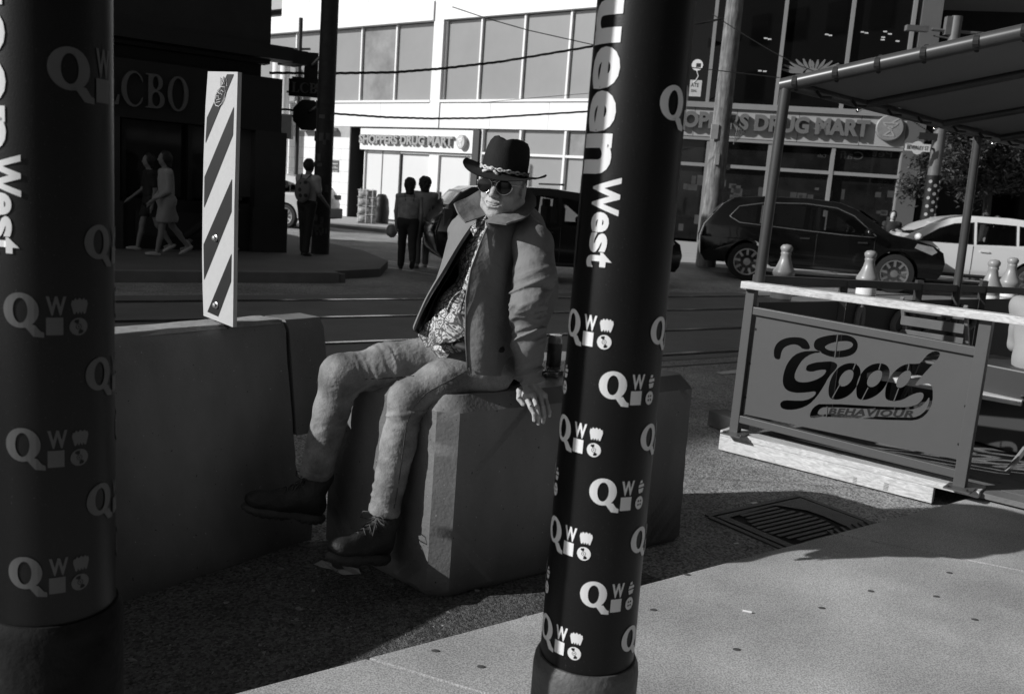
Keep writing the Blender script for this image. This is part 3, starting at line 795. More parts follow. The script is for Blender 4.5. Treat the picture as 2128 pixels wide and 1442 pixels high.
# glass doors and side panels
dx = [F1(748, 400)[0], F1(782, 400)[0], F1(818, 400)[0]]
for k in range(2):
    m = MB(); F1.box(m, dx[k] + .02, dx[k + 1] - .02, .16, zb - .02, -.26, -.23); put('window', m, gl_panel, shop)
panel(F1, dx[1] - .015, dx[1] + .015, .16, zb - .02, -.28, -.2, mat('mid_frame', .4, .5), 'mullion')
panel(F1, dx[0] - .02, dx[0] + .02, .1, zb - .02, -.28, -.15, white_frame, 'mullion')
dd = [F1(822, 400)[0], F1(883, 400)[0], F1(900, 400)[0], F1(966, 400)[0]]
for k in (0, 2):
    m = MB(); F1.box(m, dd[k] + .03, dd[k + 1] - .03, .2, zb - .1, -.26, -.23); o = put('door', m, gl_panel, shop)
    h = MB(); F1.box(h, dd[k + 1] - .16 if k == 0 else dd[k] + .12, dd[k + 1] - .12 if k == 0 else dd[k] + .16, .9, 1.3, -.225, -.17); put('handle', h, dark_metal, o)
panel(F1, dd[1] - .03, dd[2] + .03, .1, zb - .02, -.27, -.14, white_frame, 'door_post')
panel(F1, dd[0] - .05, dd[0] + .02, .1, zb - .02, -.27, -.16, mat('recess_dark', .03, .6), 'door_post')
panel(F1, dd[0] + .021, dd[3] + .4, zb - .08, zb - .02, -.27, -.12, white_frame, 'transom')
panel(F1, dd[3] + .0, s1_ + .018, .1, zb - .085, -.27, -.16, mat('mid_frame', .4, .5), 'side_panel')
# pale block wall left of the entrance
bw0 = F1(585, 380)[0]
hcourse = .42; z = .1; k = 0
brickm = mat('painted_block', .76, .7, .04, 2., .1, 20.)
while z < z_sp0 - .42:
    a = e0 - .01; 
    while a > bw0:
        L = .95 if (k % 2 == 0 or a < e0 - .02) else .48
        a2 = max(bw0, a - L); panel(F1, a2 + .006, a - .006, z + .006, z + hcourse - .006, -.25, 0, brickm, 'block'); a = a2
    z += hcourse; k += 1
panel(F1, SL, bw0, .1, z_sp0 - .01, -.3, -.06, brickm, 'side_wall')
panel(F1, bw0, e0 - .01, z + .0, z_sp0 - .004, -.25, -.02, white_pan, 'header')
jb = MB(); F1.box(jb, bw0, e0, .1, z_sp0 - .01, -.27, -.012); put('mortar_bed', jb, mat('mortar', .4, .9), shop)
panel(F1, F1(632, 300)[0], F1(700, 300)[0], zs(F1, 690, 274), zs(F1, 690, 266), 0.002, .3, mat('mid_frame', .4, .5), 'ledge')
for px in (596, 612):
    a = F1(px, 300)[0]; m = MB().tube([F1.pt(a, .1, .55), F1.pt(a, 6.0, .55)], .19, 20); put('round_column', m, white_pan, shop, smooth=40)
# poster
pa, pz = F1(685, 357); pa2, pz2 = F1(705, 334)
ps = thing('wall_poster', F1.pt(pa, pz, .01), 'small dark notice on the pale block wall left of the entrance', 'poster')
m = MB(); F1.box(m, pa, pa2, pz, pz2, .006, .02); put('board', m, mat('poster_grey', .07, .5), ps)
for i, (tx, hh) in enumerate((('Shoppers', .07), ('Post Office', .06), ('& Pharmacy', .06))):
    sign_text(F1, ps, tx, pa + .05, pa2 - .05, pz2 - .13 - i * .14, hh, vinyl, .01, .004, off=.021)

# ---- face 2
tops = lambda px, py: F2(px, py)[1]
zu0 = tops(1500, 218); zsb1 = tops(1500, 226); zsb0 = tops(1500, 286); ztr2 = tops(1500, 345); zb2 = tops(1440, 523)
um = [1.0] + [F2(x, y)[0] for x, y in ((1478, 130), (1622, 130), (1761, 130), (1888, 130))]
ub_top = z_top1 + 1.25
for k in range(4):
    m = MB(); F2.box(m, um[k] + .05, um[k + 1] - .05, zu0 + .06, ub_top, -.2, -.17); put('window', m, gl_dark, shop)
for a in um[1:]: panel(F2, a - .05, a + .05, zu0 + .05, ub_top, -.22, -.04, grey_frame, 'mullion')
sb_r = F2(1880, 300)[0]
panel(F2, 1.0, sb_r, zsb1 + .002, zu0 + .05, -.3, .08, grey_frame, 'sill')
sb = [1.0, F2(1442, 260)[0], F2(1530, 260)[0], F2(1660, 260)[0], F2(1790, 260)[0], sb_r]
sign2 = thing('shop_sign', F2.pt(6, zsb0, .0), 'long grey sign band on the shop face behind the dark car with raised store lettering', 'shop sign')
for k in range(5):
    m = MB(); F2.box(m, sb[k] + .008, sb[k + 1] - .008, zsb0, zsb1, -.3, 0); put('sign_panel', m, grey_pan, sign2)
t0, t1 = F2(1408, 255)[0], F2(1806, 270)[0]
full0 = t1 - (t1 - t0) * 18 / 16.4
sign_text(F2, sign2, 'SHOPPERS DRUG MART', F2(1372, 255)[0], t1, tops(1600, 258), .47, mat('letter_dark', .13, .5, .05), .05, .17)
emblem(F2, sign2, 1848, 267, .37, .36, mat('emblem_grey', .22, .5), mat('emblem_line2', .34, .5))
lm_ = [1.0] + [F2(x, y)[0] for x, y in ((1462, 400), (1590, 400), (1722, 400), (1866, 400))]
for k in range(4):
    for (z0, z1) in ((ztr2 + .05, zsb0 - .12), (.48, ztr2 - .05)):
        m = MB(); F2.box(m, lm_[k] + .05, lm_[k + 1] - .05, z0, z1, -.2, -.17); put('window', m, mat('shop_glass', .011, .03, .6, 1.6, spec=.4), shop)
    panel(F2, lm_[k] + .05, lm_[k + 1] - .05, ztr2 - .048, ztr2 + .048, -.22, -.02, grey_frame, 'transom')
for a in lm_[1:]: panel(F2, a - .05, a + .05, .4, zsb0 - .02, -.22, .0, grey_frame, 'mullion')
panel(F2, 1.0, sb_r, zsb0 - .1, zsb0 - .021, -.3, .03, grey_frame, 'header')
panel(F2, 1.0, sb_r + .1, .1, .4, -.3, .05, grey_pan, 'plinth')
panel(F2, sb_r - .02, F2(1905, 400)[0], .1, ub_top, -.6, .06, mat('dark_pier', .10, .6, .1, 1.), 'end_pier')
# shelves and goods faintly seen through: pale posters on the inside of the panes
pg = MB(); rr = random.Random(5)
for k in range(46):
    a = rr.uniform(1.3, F2(1860, 400)[0]); z = rr.uniform(.6, ztr2 - .5); w, h = rr.uniform(.08, .3), rr.uniform(.06, .3)
    F2.box(pg, a, a + w, z, z + h, -.168, -.166)
tag(put('window_stickers', pg, mat('dim_paper', .035, .6, .6, 3.), shop), kind='stuff')
# glints of ceiling fittings, painted as pale marks on the upper panes
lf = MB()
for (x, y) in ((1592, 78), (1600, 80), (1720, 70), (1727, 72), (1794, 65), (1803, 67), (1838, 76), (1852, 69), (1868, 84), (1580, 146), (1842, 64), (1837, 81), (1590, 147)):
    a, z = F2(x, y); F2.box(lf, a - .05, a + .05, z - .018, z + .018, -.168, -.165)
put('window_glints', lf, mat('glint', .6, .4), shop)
# sunburst decal, round lollipop sign and poster in the upper windows
sbst = thing('window_decal', F2.pt(*F2(1690, 150)), 'pale sunburst decal in the dark upper window above the sign band', 'decal')
ac, zc_ = F2(1691, 142); m = MB()
for k in range(13):
    an = R(180 - k * 15 + 0); r0, r1 = .26, .62 + .28 * abs(math.cos(an)); w = .035
    pts = []
    for r_, ww in ((r0, w * .6), ((r0 + r1) / 2, w * 1.3), (r1, w * .5)):
        an2 = an + (r_ - r0) * .25 * (1 if math.cos(an) > 0 else -1)
        pts.append((ac + math.cos(an2) * r_, zc_ - .12 + math.sin(an2) * r_ * .55, ww))
    for i in range(2):
        (x0, y0, w0_), (x1, y1, w1_) = pts[i], pts[i + 1]; n = np.array([-(y1 - y0), x1 - x0]); n /= np.linalg.norm(n)
        m.add([F2.pt(x0 + n[0] * w0_, y0 + n[1] * w0_, -.16), F2.pt(x0 - n[0] * w0_, y0 - n[1] * w0_, -.16), F2.pt(x1 - n[0] * w1_, y1 - n[1] * w1_, -.16), F2.pt(x1 + n[0] * w1_, y1 + n[1] * w1_, -.16)], [(0, 1, 2, 3)])
put('rays', m, mat('decal_grey', .16, .6), sbst)
Mx2 = np.array([[D2[0], 0, N2[0]], [D2[1], 0, N2[1]], [0, 1, 0]]).astype(float)
m = MB().lathe([(.2, 0), (.2, .006), (0, .006)], F2.pt(ac, zc_ - .12, -.163), 24, Mx2 @ np.diag([1, .75, 1.])); put('centre_disc', m, mat('decal_grey', .16, .6), sbst)
bl_ = thing('window_decal', F2.pt(*F2(1448, 150)), 'white round balloon decal on a bent string above a sale notice in the upper window', 'decal')
a, z = F2(1449, 134); m = MB().lathe([(.16, 0), (.16, .006), (0, .006)], F2.pt(a, z, -.163), 24, Mx2); put('disc', m, vinyl, bl_)
m = MB(); F2.box(m, a - .03, a + .1, z - .06, z + .05, -.156, -.152); put('mark', m, dark_metal, bl_)
m = MB().tube([F2.pt(a, z - .16, -.155), F2.pt(a + .06, z - .3, -.155), F2.pt(a + .01, z - .42, -.155), F2.pt(a - .06, z - .5, -.155)], .012, 6); put('string', m, vinyl, bl_)
a0_, z0_ = F2(1431, 199); a1_, z1_ = F2(1459, 166)
m = MB(); F2.box(m, a0_, a1_, z0_, z1_, -.164, -.16); put('notice', m, mat('notice_white', .5, .6), bl_)
sign_text(F2, bl_, 'ATE', a0_ + .03, a1_ - .08, z1_ - .14, .11, dark_metal, .01, .003, off=-.159)
sign_text(F2, bl_, 'DEAL', a0_ + .05, a1_ - .12, z1_ - .3, .07, dark_metal, .01, .003, off=-.159)
# mirrored reflection of the cafe name, painted as flat letters on the transom glass
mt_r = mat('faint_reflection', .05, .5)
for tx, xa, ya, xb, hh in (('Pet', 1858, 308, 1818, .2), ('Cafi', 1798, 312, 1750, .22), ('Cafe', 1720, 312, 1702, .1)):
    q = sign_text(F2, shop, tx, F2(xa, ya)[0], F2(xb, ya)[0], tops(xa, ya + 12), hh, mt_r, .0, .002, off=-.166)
    q.name = 'reflected_lettering'
# low sill lights of the shop: pale lit strip at foot
# ================================================================ BUILDING FURTHER RIGHT, dark, with round sign
side = thing('side_building', V3(13.5, 31, 0), 'dark brick building beyond the shop, round letter sign on its front', 'building')
m = MB(); m.box((24, 33, 8), (20.5, 8, 16), rz=-.2); put('wall', m, mat('dark_brick', .022, .8, .3, 3.), side)
for k in range(3):
    m = MB(); c = V3(15.9 + k * 3.2, 30.5 - k * .63, 1.7); m.box(c, (2.2, .1, 2.6), rz=-.2); put('window', m, gl_dark, side)
rs = thing('round_sign', P(1944, 338, 26.5), 'square pale sign with a large round letter R emblem behind the wrapped signal pole', 'sign')
c = P(1944, 335, 27.5); Mr = np.array([[1, 0, 0], [0, 0, -1], [0, 1, 0]]).astype(float)
m = MB().box(c, (.86, .06, .86)); put('board', m, mat('sign_pale', .35, .5), rs)
m = MB().lathe([(.38, 0), (.38, .02), (.31, .02), (.31, 0)], c + V3(0, -.035, 0), 32, Mr); put('ring', m, mat('sign_dark', .04, .5), rs)
tm = text_mesh('R', .55, .03, .01, align='CENTER'); tm.transform(Matrix(Mr).to_4x4() if False else Matrix(((1, 0, 0, c[0]), (0, 0, -1, c[1] - .05), (0, 1, 0, c[2] - .2), (0, 0, 0, 1)))); put('letter', tm, mat('sign_dark', .04, .5), rs)

# ================================================================ CORNER BUILDING (left, in shade) AND ITS NEIGHBOURS
CN = G(587, 524, .13); CN[2] = 0
FL = Face(CN, ST, -SN)           # s negative to the left
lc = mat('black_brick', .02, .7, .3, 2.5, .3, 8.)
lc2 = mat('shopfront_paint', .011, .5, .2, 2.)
lc3 = mat('shopfront_stone', .03, .7, .3, 2., .3, 20.)
corner = thing('corner_building', CN, 'dark liquor store building in shade at the left corner, raised letters on its fascia', 'building')
def cpan(a0, a1, z0, z1, o0, o1, mt, nm): m = MB(); FL.box(m, a0, a1, z0, z1, o0, o1); return put(nm, m, mt, corner)
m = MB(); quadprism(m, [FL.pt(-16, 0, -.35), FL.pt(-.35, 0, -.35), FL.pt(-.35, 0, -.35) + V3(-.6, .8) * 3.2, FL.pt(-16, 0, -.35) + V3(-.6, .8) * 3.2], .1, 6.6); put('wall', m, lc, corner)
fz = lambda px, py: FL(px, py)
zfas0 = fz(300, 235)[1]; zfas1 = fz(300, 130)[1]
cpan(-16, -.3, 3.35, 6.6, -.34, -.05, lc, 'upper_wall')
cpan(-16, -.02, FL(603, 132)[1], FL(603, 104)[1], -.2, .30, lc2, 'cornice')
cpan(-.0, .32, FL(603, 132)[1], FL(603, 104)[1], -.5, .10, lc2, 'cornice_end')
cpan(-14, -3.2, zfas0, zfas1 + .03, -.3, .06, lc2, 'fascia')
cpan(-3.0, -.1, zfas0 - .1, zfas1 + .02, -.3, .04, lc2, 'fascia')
pil = [(-.55, 0), (-3.3, -2.75), (-6.2, -5.7), (-9.2, -8.7), (-13, -12.4)]
for a0, a1 in pil:
    cpan(a0, a1, .9, zfas0 - .1, -.34, .05, lc3, 'pilaster'); cpan(a0 - .04, a1 + .04, .13, .9, -.34, .10, lc3, 'pilaster_base')
for k, (a0, a1) in enumerate(((-2.70, -.60), (-5.65, -3.35), (-8.65, -6.25), (-12.35, -9.25))):
    cpan(a0, a1, .13, .95, -.3, -.04, lc2, 'stall_riser')
    cpan(a0 + .2, a1 - .2, .35, .75, -.04, -.02, lc3, 'riser_panel')
    n = 2; w = (a1 - a0) / n
    for i in range(n):
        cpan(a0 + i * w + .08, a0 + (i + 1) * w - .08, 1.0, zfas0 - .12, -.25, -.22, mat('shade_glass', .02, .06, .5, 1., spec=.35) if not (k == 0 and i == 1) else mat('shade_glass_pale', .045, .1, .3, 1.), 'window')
        cpan(a0 + i * w, a0 + i * w + .07, .96, zfas0 - .11, -.26, -.1, lc2, 'mullion')
for (x0, y0, x1, y1) in ((233, 355, 243, 400), (248, 352, 260, 398), (505, 205, 545, 410)):  # the third is a pale sheet painting the lighter interior behind the glass
    a0, z0 = FL(x0, y1); a1, z1 = FL(x1, y0)
    cpan(a0, a1, max(z0, .3), z1, -.21, -.19, mat('notice_and_interior', .05 if x0 > 400 else .09, .6), 'notice')
# serif letters of the fascia
def serif(ch):
    if ch == 'O': return loops_mesh([ell(.42, .5, .42, .52, 36), ell(.42, .5, .26, .46, 36)]), .84
    if ch == 'C':
        o = ell(.46, .5, .46, .52, 30, 38, 322); i = ell(.52, .5, .34, .46, 30, 322, 38)
        o = o[:-1] + [(.82, .02), (.80, .26)]; 
        i = ell(.52, .5, .33, .455, 30, 312, 48)
        return loops_mesh([ell(.46, .5, .46, .52, 30, 42, 318) + [(.83, .28)] + ell(.52, .5, .33, .46, 30, 318, 42) + [(.83, .72)]]), .86
    if ch == 'L': return loops_mesh([[(0, 0), (.70, 0), (.74, .28), (.68, .28), (.60, .09), (.54, .05), (.30, .05), (.30, .95), (.40, .97), (.40, 1), (.02, 1), (.02, .97), (.12, .95), (.12, .05), (0, .03)]]), .72
    if ch == 'B': return loops_mesh([[(0, 0), (.42, 0)] + ell(.42, .26, .32, .26, 14, -90, 70) + [(.46, .53)] + ell(.40, .76, .26, .24, 14, -60, 90) + [(.40, 1), (0, 1), (0, .97), (.10, .95), (.10, .05), (0, .03)],
                                      ell(.40, .27, .17, .21, 20), ell(.38, .75, .12, .19, 20)]), .78
def serif_text(F, parent, s, a0, a1, z0, hh, mt, off, name='letter'):
    x = 0; ws = []
    for ch in s: me, w = serif(ch); ws.append((me, x)); x += w + .10
    x -= .10
    for me, xo in ws:
        bm = bmesh.new(); bm.from_mesh(me)
        for v in bm.verts: v.co = Vector(F.pt(a0 + (v.co.x + xo) / x * (a1 - a0), z0 + v.co.y * hh, off))
        r_ = bmesh.ops.extrude_face_region(bm, geom=bm.faces[:])
        bmesh.ops.translate(bm, vec=Vector([float(c) for c in F.N]) * .05, verts=[g for g in r_['geom'] if isinstance(g, bmesh.types.BMVert)])
        bm.to_mesh(me); bm.free(); put(name, me, mt, parent)
la0 = FL(205, 190)[0]; la1 = FL(388, 190)[0]; lz0 = FL(300, 224)[1]; lz1 = FL(300, 153)[1]
lcbo = thing('fascia_letters', FL.pt(la0, lz0, .07), 'large raised serif letters on the dark fascia of the corner store', 'shop sign')
serif_text(FL, lcbo, 'LCBO', la0, la1, lz0, lz1 - lz0, mat('letter_dim', .13, .5), .065)
# neighbours: lower continuation then a tall block far left (they cast the shade on the road)
nb = thing('row_building', FL.pt(-22, .1, 0), 'low dark shop row beyond the left pole', 'building')
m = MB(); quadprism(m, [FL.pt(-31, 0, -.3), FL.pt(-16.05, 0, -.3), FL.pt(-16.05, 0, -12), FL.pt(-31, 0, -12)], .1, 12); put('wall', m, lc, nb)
for k in range(5):
    m = MB(); FL.box(m, -30 + k * 2.9, -28 + k * 2.9, .9, 2.9, -.3, -.2); put('window', m, gl_dark, nb)
nb2 = thing('tall_building', FL.pt(-50, .1, 0), 'tall brick block far to the left along the street', 'building')
m = MB(); quadprism(m, [FL.pt(-80, 0, -.3), FL.pt(-31.05, 0, -.3), FL.pt(-31.05, 0, -16), FL.pt(-80, 0, -16)], .1, 19.5); put('wall', m, lc, nb2)
for j in range(5):
    for k in range(10):
        m = MB(); FL.box(m, -60 + k * 2.9, -58.4 + k * 2.9, 1.4 + j * 3.4, 3.2 + j * 3.4, -.3, -.25); put('window', m, gl_dark, nb2)
# street wall behind the camera (what the dark shop windows mirror)
nb3 = thing('opposite_building', V3(10, -14, 0), 'dark brick street front behind the viewer', 'building')
def face_c(u0, u1, v0, v1, z1):
    m = MB(); quadprism(m, [ST * u0 + SN * v0, ST * u1 + SN * v0, ST * u1 + SN * v1, ST * u0 + SN * v1], .1, z1); return m
put('wall', face_c(-8, 60, -7.5, -18, 17), mat('back_brick', .05, .8, .3, 2.), nb3)
for j in range(4):
    for k in range(12):
        m = MB(); c = ST * (-6 + k * 3.2) + SN * -7.46 + V3(0, 0, 2.4 + j * 3.6); m.box(c, (1.5, .1, 1.9), rz=math.atan2(ST[1], ST[0])); put('window', m, gl_dark, nb3)

# hanging sign at the corner, utility poles, wires
hsx0, hsx1 = P(600, 165, 18.05), P(683, 205, 18.05)
hs = thing('hanging_sign', P(640, 185, 18.4), 'small dark projecting sign with serif letters at the store corner', 'hanging sign')
Fh = Face(V3(hsx0[0], 18.05), V3(1, .0), V3(0, -1))
zA, zB = hsx1[2], hsx0[2] + .02
m = MB(); Fh.box(m, 0, hsx1[0] - hsx0[0] + .05, zA, zB, -.12, 0); put('board', m, lc2, hs, bevel=.01)
serif_text(Fh, hs, 'LCBO', .07, hsx1[0] - hsx0[0] - .03, zA + .07, zB - zA - .14, mat('letter_dim2', .22, .5), .004)
m = MB(); m.bar(V3(hsx0[0] + .05, 18.1, zB + .02), V3(hsx1[0] - .05, 18.3, zB + .02), .04, .04); put('bracket', m, dark_metal, hs)
woodpole = mat('weathered_pole', .10, .85, .3, 6., .8, 40., gen=g_bark)
poleB_m = mat('sun_bleached_pole', .17, .85, .3, 6., .8, 40., gen=g_bark)
pA = G(665, 527, .13); up = thing('utility_pole', pA, 'dark utility pole covered in old stickers beside the man with the backpack', 'utility pole')
m = MB().tube([pA, pA + V3(0.02, 0, 5), pA + V3(.05, 0, 10)], [.165, .15, .13], 20); put('shaft', m, mat('dark_pole', .022, .7, .5, 10., .4, 30.), up, smooth=40)
stk = MB(); rr = random.Random(9)
for k in range(26):
    z = rr.uniform(.35, 3.3); a = rr.uniform(-1.1, 1.1); w, h = rr.uniform(.05, .12), rr.uniform(.05, .14)
    vs = []
    for da, dz in ((-w, -h), (w, -h), (w, h), (-w, h)):
        an = a + da / .16 * .5; vs.append(pA + V3(math.sin(an) * .172, -math.cos(an) * .172, z + dz * .5))
    stk.add(vs, [(0, 1, 2, 3)])
tag(put('stickers', stk, mat('old_stickers', .07, .7, .6, 9.), up), kind='stuff')
oct_ = thing('stop_sign_back', P(640, 240, 18.25), 'dark octagonal sign seen from behind, mounted on the stickered pole', 'road sign')
c = P(640, 240, 18.12); m = MB()
m.lathe([(.31, 0), (.31, .02)], c, 8, np.array([[math.cos(.39), math.sin(.39), 0], [0, 0, -1], [-math.sin(.39), math.cos(.39), 0]]).astype(float)); put('plate', m, dark_metal, oct_)
m = MB().bar(c + V3(0, .02, .05), pA + V3(0, 0, c[2] + .05), .04, .04); put('bracket', m, dark_metal, oct_)
sb2 = thing('blank_sign_back', P(648, 136, 18.2), 'dark rectangular sign back above the octagonal one', 'road sign')
m = MB().box(P(647, 138, 18.2), (.26, .03, .5)); put('plate', m, dark_metal, sb2)
m = MB().bar(P(647, 138, 18.2), pA + V3(0, 0, P(647, 138, 18.2)[2]), .04, .04); put('bracket', m, dark_metal, sb2)
lampb = thing('signal_post', P(605, 80, 22), 'thin bracket with small signal fittings beyond the store corner', 'signal post')
m = MB()
b0 = P(604, 60, 24); 
m.tube([G(612, 470), G(612, 470) + V3(0, 0, 6)], .06, 10)
for z in (3.2, 3.9, 5.1): m.bar(G(612, 470) + V3(-.35, 0, z), G(612, 470) + V3(.3, 0, z + .05), .06, .06)
m.box(G(612, 470) + V3(-.3, 0, 2.9), (.3, .25, .7)); put('post', m, dark_metal, lampb)

pB = G(1466, 553, .1); up2 = thing('utility_pole', pB, 'tall sunlit wooden utility pole behind the rear of the dark car', 'utility pole')
m = MB().tube([pB, pB + V3(.02, 0, 4), pB + V3(.05, 0, 11)], [.235, .20, .16], 24); put('shaft', m, poleB_m, up2, smooth=40)
m = MB().box(pB + V3(-.16, -.2, 3.05), (.16, .05, .32)); put('notice', m, mat('dim_paper2', .35, .6), up2)
m = MB().box(pB + V3(-.05, -.24, 2.45), (.1, .05, .26)); put('plate', m, mat('dim_paper2', .35, .6), up2)
cm = MB()
for k in range(5): cm.tube([pB + V3(.2, -.1, 3.3 + .02 * k), pB + V3(.35 + .05 * k, -.2, 3.2 - .03 * k), pB + V3(.3 + .04 * k, -.2, 2.8 + .05 * k)], .012, 6)
cm.tube([pB + V3(-.1, -.2, 7.2), pB + V3(-.35, -.25, 6.6), pB + V3(-.3, -.25, 6.1), pB + V3(-.4, -.25, 6.4), pB + V3(-.2, -.25, 7.)], .02, 6)
for k in range(6): cm.tube([pB + V3(-.9, -.3, 7.2 - k * .06), pB + V3(-.3, -.2, 7.0), pB + V3(.3, -.2, 7.3 - .04 * k)], .015, 6)
put('cables', cm, dark_metal, up2)
for z in (2.3, 3.4): put('bracket', MB().box(pB + V3(.24, -.02, z), (.14, .14, .12)), steel, up2)
def wire(pts, r, label, twist=0):
    ps_ = [np.array(p) for p in pts]; out = []
    for i in range(len(ps_) - 1):
        for t in np.linspace(0, 1, 14, endpoint=False): out.append(ps_[i] * (1 - t) + ps_[i + 1] * t)
    out.append(ps_[-1]); m = MB()
    if twist:
        for ph in (0, 2.1, 4.2):
            m.tube([p + V3(0, math.cos(i * .9 + ph) * r, math.sin(i * .9 + ph) * r) for i, p in enumerate(out)], r * .8, 6)
    else: m.tube(out, r, 6)
    return solo('overhead_wire', m, dark_metal, label, 'wire', 'overhead wires between the poles', base=out[0])
wire([P(560, 152, 18.5), P(690, 153, 18.5), P(820, 151, 18.6), P(920, 143, 18.8), P(1040, 129, 19), P(1225, 98, 19.5), P(1500, 40, 20.5)], .016, 'thick twisted overhead cable crossing the upper windows', 1)
wire([P(560, 225, 18.5), P(684, 236, 18.5), P(800, 244, 18.6), P(895, 247, 18.8), P(1000, 246, 19), P(1210, 233, 19.5), P(1400, 215, 20)], .013, 'twisted overhead cable sagging in front of the white panels', 1)
wire([P(940, 15, 20), P(1015, 40, 20), P(1100, 64, 20), P(1225, 92, 20), P(1430, 140, 20.5), P(1620, 162, 21)], .010, 'thin overhead wire running down to the right behind the middle pole')
wire([P(1480, 30, 21), P(1545, 72, 21), P(1600, 105, 21), P(1650, 132, 21), P(1720, 160, 21)], .010, 'thin overhead wire right of the sunlit wooden pole')
wire([P(1000, 214, 19), P(1120, 203, 19.2), P(1230, 194, 19.4)], .005, 'hair-thin overhead wire just above the window sill line')
# street name sign with signal pole
spb = P(1925, 470, 22); 
sp = thing('signal_pole', V3(spb[0], spb[1], .1), 'grey traffic signal pole with patterned wrap at the far corner', 'signal pole')
sx, sy = spb[0], spb[1]
zt = P(1937, 60, 22)[2]
m = MB().tube([(sx, sy, .1), (sx + .0, sy, zt + .3)], [.15, .13], 20); put('shaft', m, mat('signal_grey', .12, .5, .2, 5.), sp, smooth=40)
zw1 = P(1935, 365, 22)[2]
m = MB().tube([(sx, sy, .3), (sx, sy, zw1)], [.165, .16], 20); put('wrap', m, black_wrap, sp, smooth=40)
q = MB(); rr = random.Random(2)
for k in range(12):
    for an in (-.7, .0, .75):
        z = .9 + k * .19 + (.1 if an == 0 else 0)
        if z > zw1 - .08: continue
        c_ = V3(sx + math.sin(an) * .168, sy - math.cos(an) * .168, z); q.lathe([(.04, 0), (.04, .006), (0, .006)], c_, 10, np.array([[math.cos(an), 0, math.sin(an)], [math.sin(an), 0, -math.cos(an)], [0, 1, 0]]).astype(float))
put('wrap_print', q, vinyl_grey, sp)
m = MB()
for (x, y, w, h) in ((1905, 60, .5, .12), (1975, 55, .25, .4), (1990, 90, .4, .08), (1950, 130, .4, .5)):
    c = P(x, y, 22); m.box(c, (w, .15, h))
m.tube([P(1937, 62, 22), P(2090, 75, 22)], .035, 8); m.tube([P(1940, 75, 22), P(2090, 100, 22)], .02, 8); put('signal_gear', m, mat('signal_grey', .12, .5, .2, 5.), sp)
sn = thing('street_sign', P(1908, 305, 21.9), 'white street name sign with a small crest shape reading BEVERLEY ST', 'street sign')
c = P(1907, 307, 21.8); Fs = Face(V3(c[0], c[1]), V3(1, 0), V3(0, -1)); hw = .29; zc0 = c[2]
sh = [(-hw, -.085), (-.12, -.085), (-.07, -.14), (0, -.165), (.07, -.14), (.12, -.085), (hw, -.085), (hw, .085), (.12, .085), (.06, .13), (0, .145), (-.06, .13), (-.12, .085), (-hw, .085)]
m = MB().prism(sh, 0, .012, T=lambda x, y, z: tuple(Fs.pt(x, zc0 + y, z))); put('plate', m, vinyl, sn)
sign_text(Fs, sn, 'BEVERLEY ST', -.25, .25, zc0 - .005, .085, dark_metal, .0, .003, off=.014)
m = MB().bar(c + V3(.25, .03, 0), V3(sx, sy, zc0), .04, .04); put('bracket', m, dark_metal, sn)
sn2 = thing('street_sign', P(1935, 285, 21.9), 'dark street sign edge-on above the white street name sign', 'street sign')
c2 = P(1930, 284, 21.9); m = MB().box(c2, (.45, .02, .16)); put('plate', m, dark_metal, sn2)
ch = MB()
for i in range(14):
    t = i / 13; p = P(1882 + 50 * t, 242 + 34 * t, 21.9); ch.box(p, (.035, .03, .03))
solo('hanging_chain', ch, steel, 'short chain slung between the canopy edge and the signal pole', 'chain', base=P(1882, 242, 21.9))

# fabric recycling stack by the entrance (wrapped shopping carts / bundle)
bs = thing('bundle_stack', G(762, 463, .1), 'stack of bulging strapped bundles on the sidewalk by the entrance', 'bundle')
c0 = G(762, 464, .1); rr = random.Random(4)
for k in range(4):
    w = .62 - .04 * (k % 2); m = MB().box(c0 + V3(rr.uniform(-.02, .02), 0, .14 + k * .27), (w, .5, .26), rz=.15)
    me = m.mesh('crate'); roughen(me, .02, 9, .09); put('bundle', me, mat('bundle_fab', .34, .6, .75, 14.), bs, smooth=True)
for dx_ in (-.2, 0, .2):
    m = MB().bar(c0 + V3(dx_, -.27, .02), c0 + V3(dx_, -.27, 1.15), .015, .02); put('strap', m, vinyl, bs)
for z in (.3, .58, .86, 1.1):
    m = MB().bar(c0 + V3(-.31, -.275, z), c0 + V3(.31, -.235, z), .015, .02); put('strap', m, vinyl, bs)
bg = thing('black_bag', G(790, 464, .1), 'rounded black bag leaning beside the strapped bundles', 'bag')
c0 = G(791, 464, .1); m = MB().lathe([(.24, 0), (.27, .2), (.27, .5), (.24, .8), (.14, .97), (.02, 1.0)], c0, 16); me = m.mesh('b'); roughen(me, .02, 6, .1); put('body', me, lc2, bg, smooth=True)

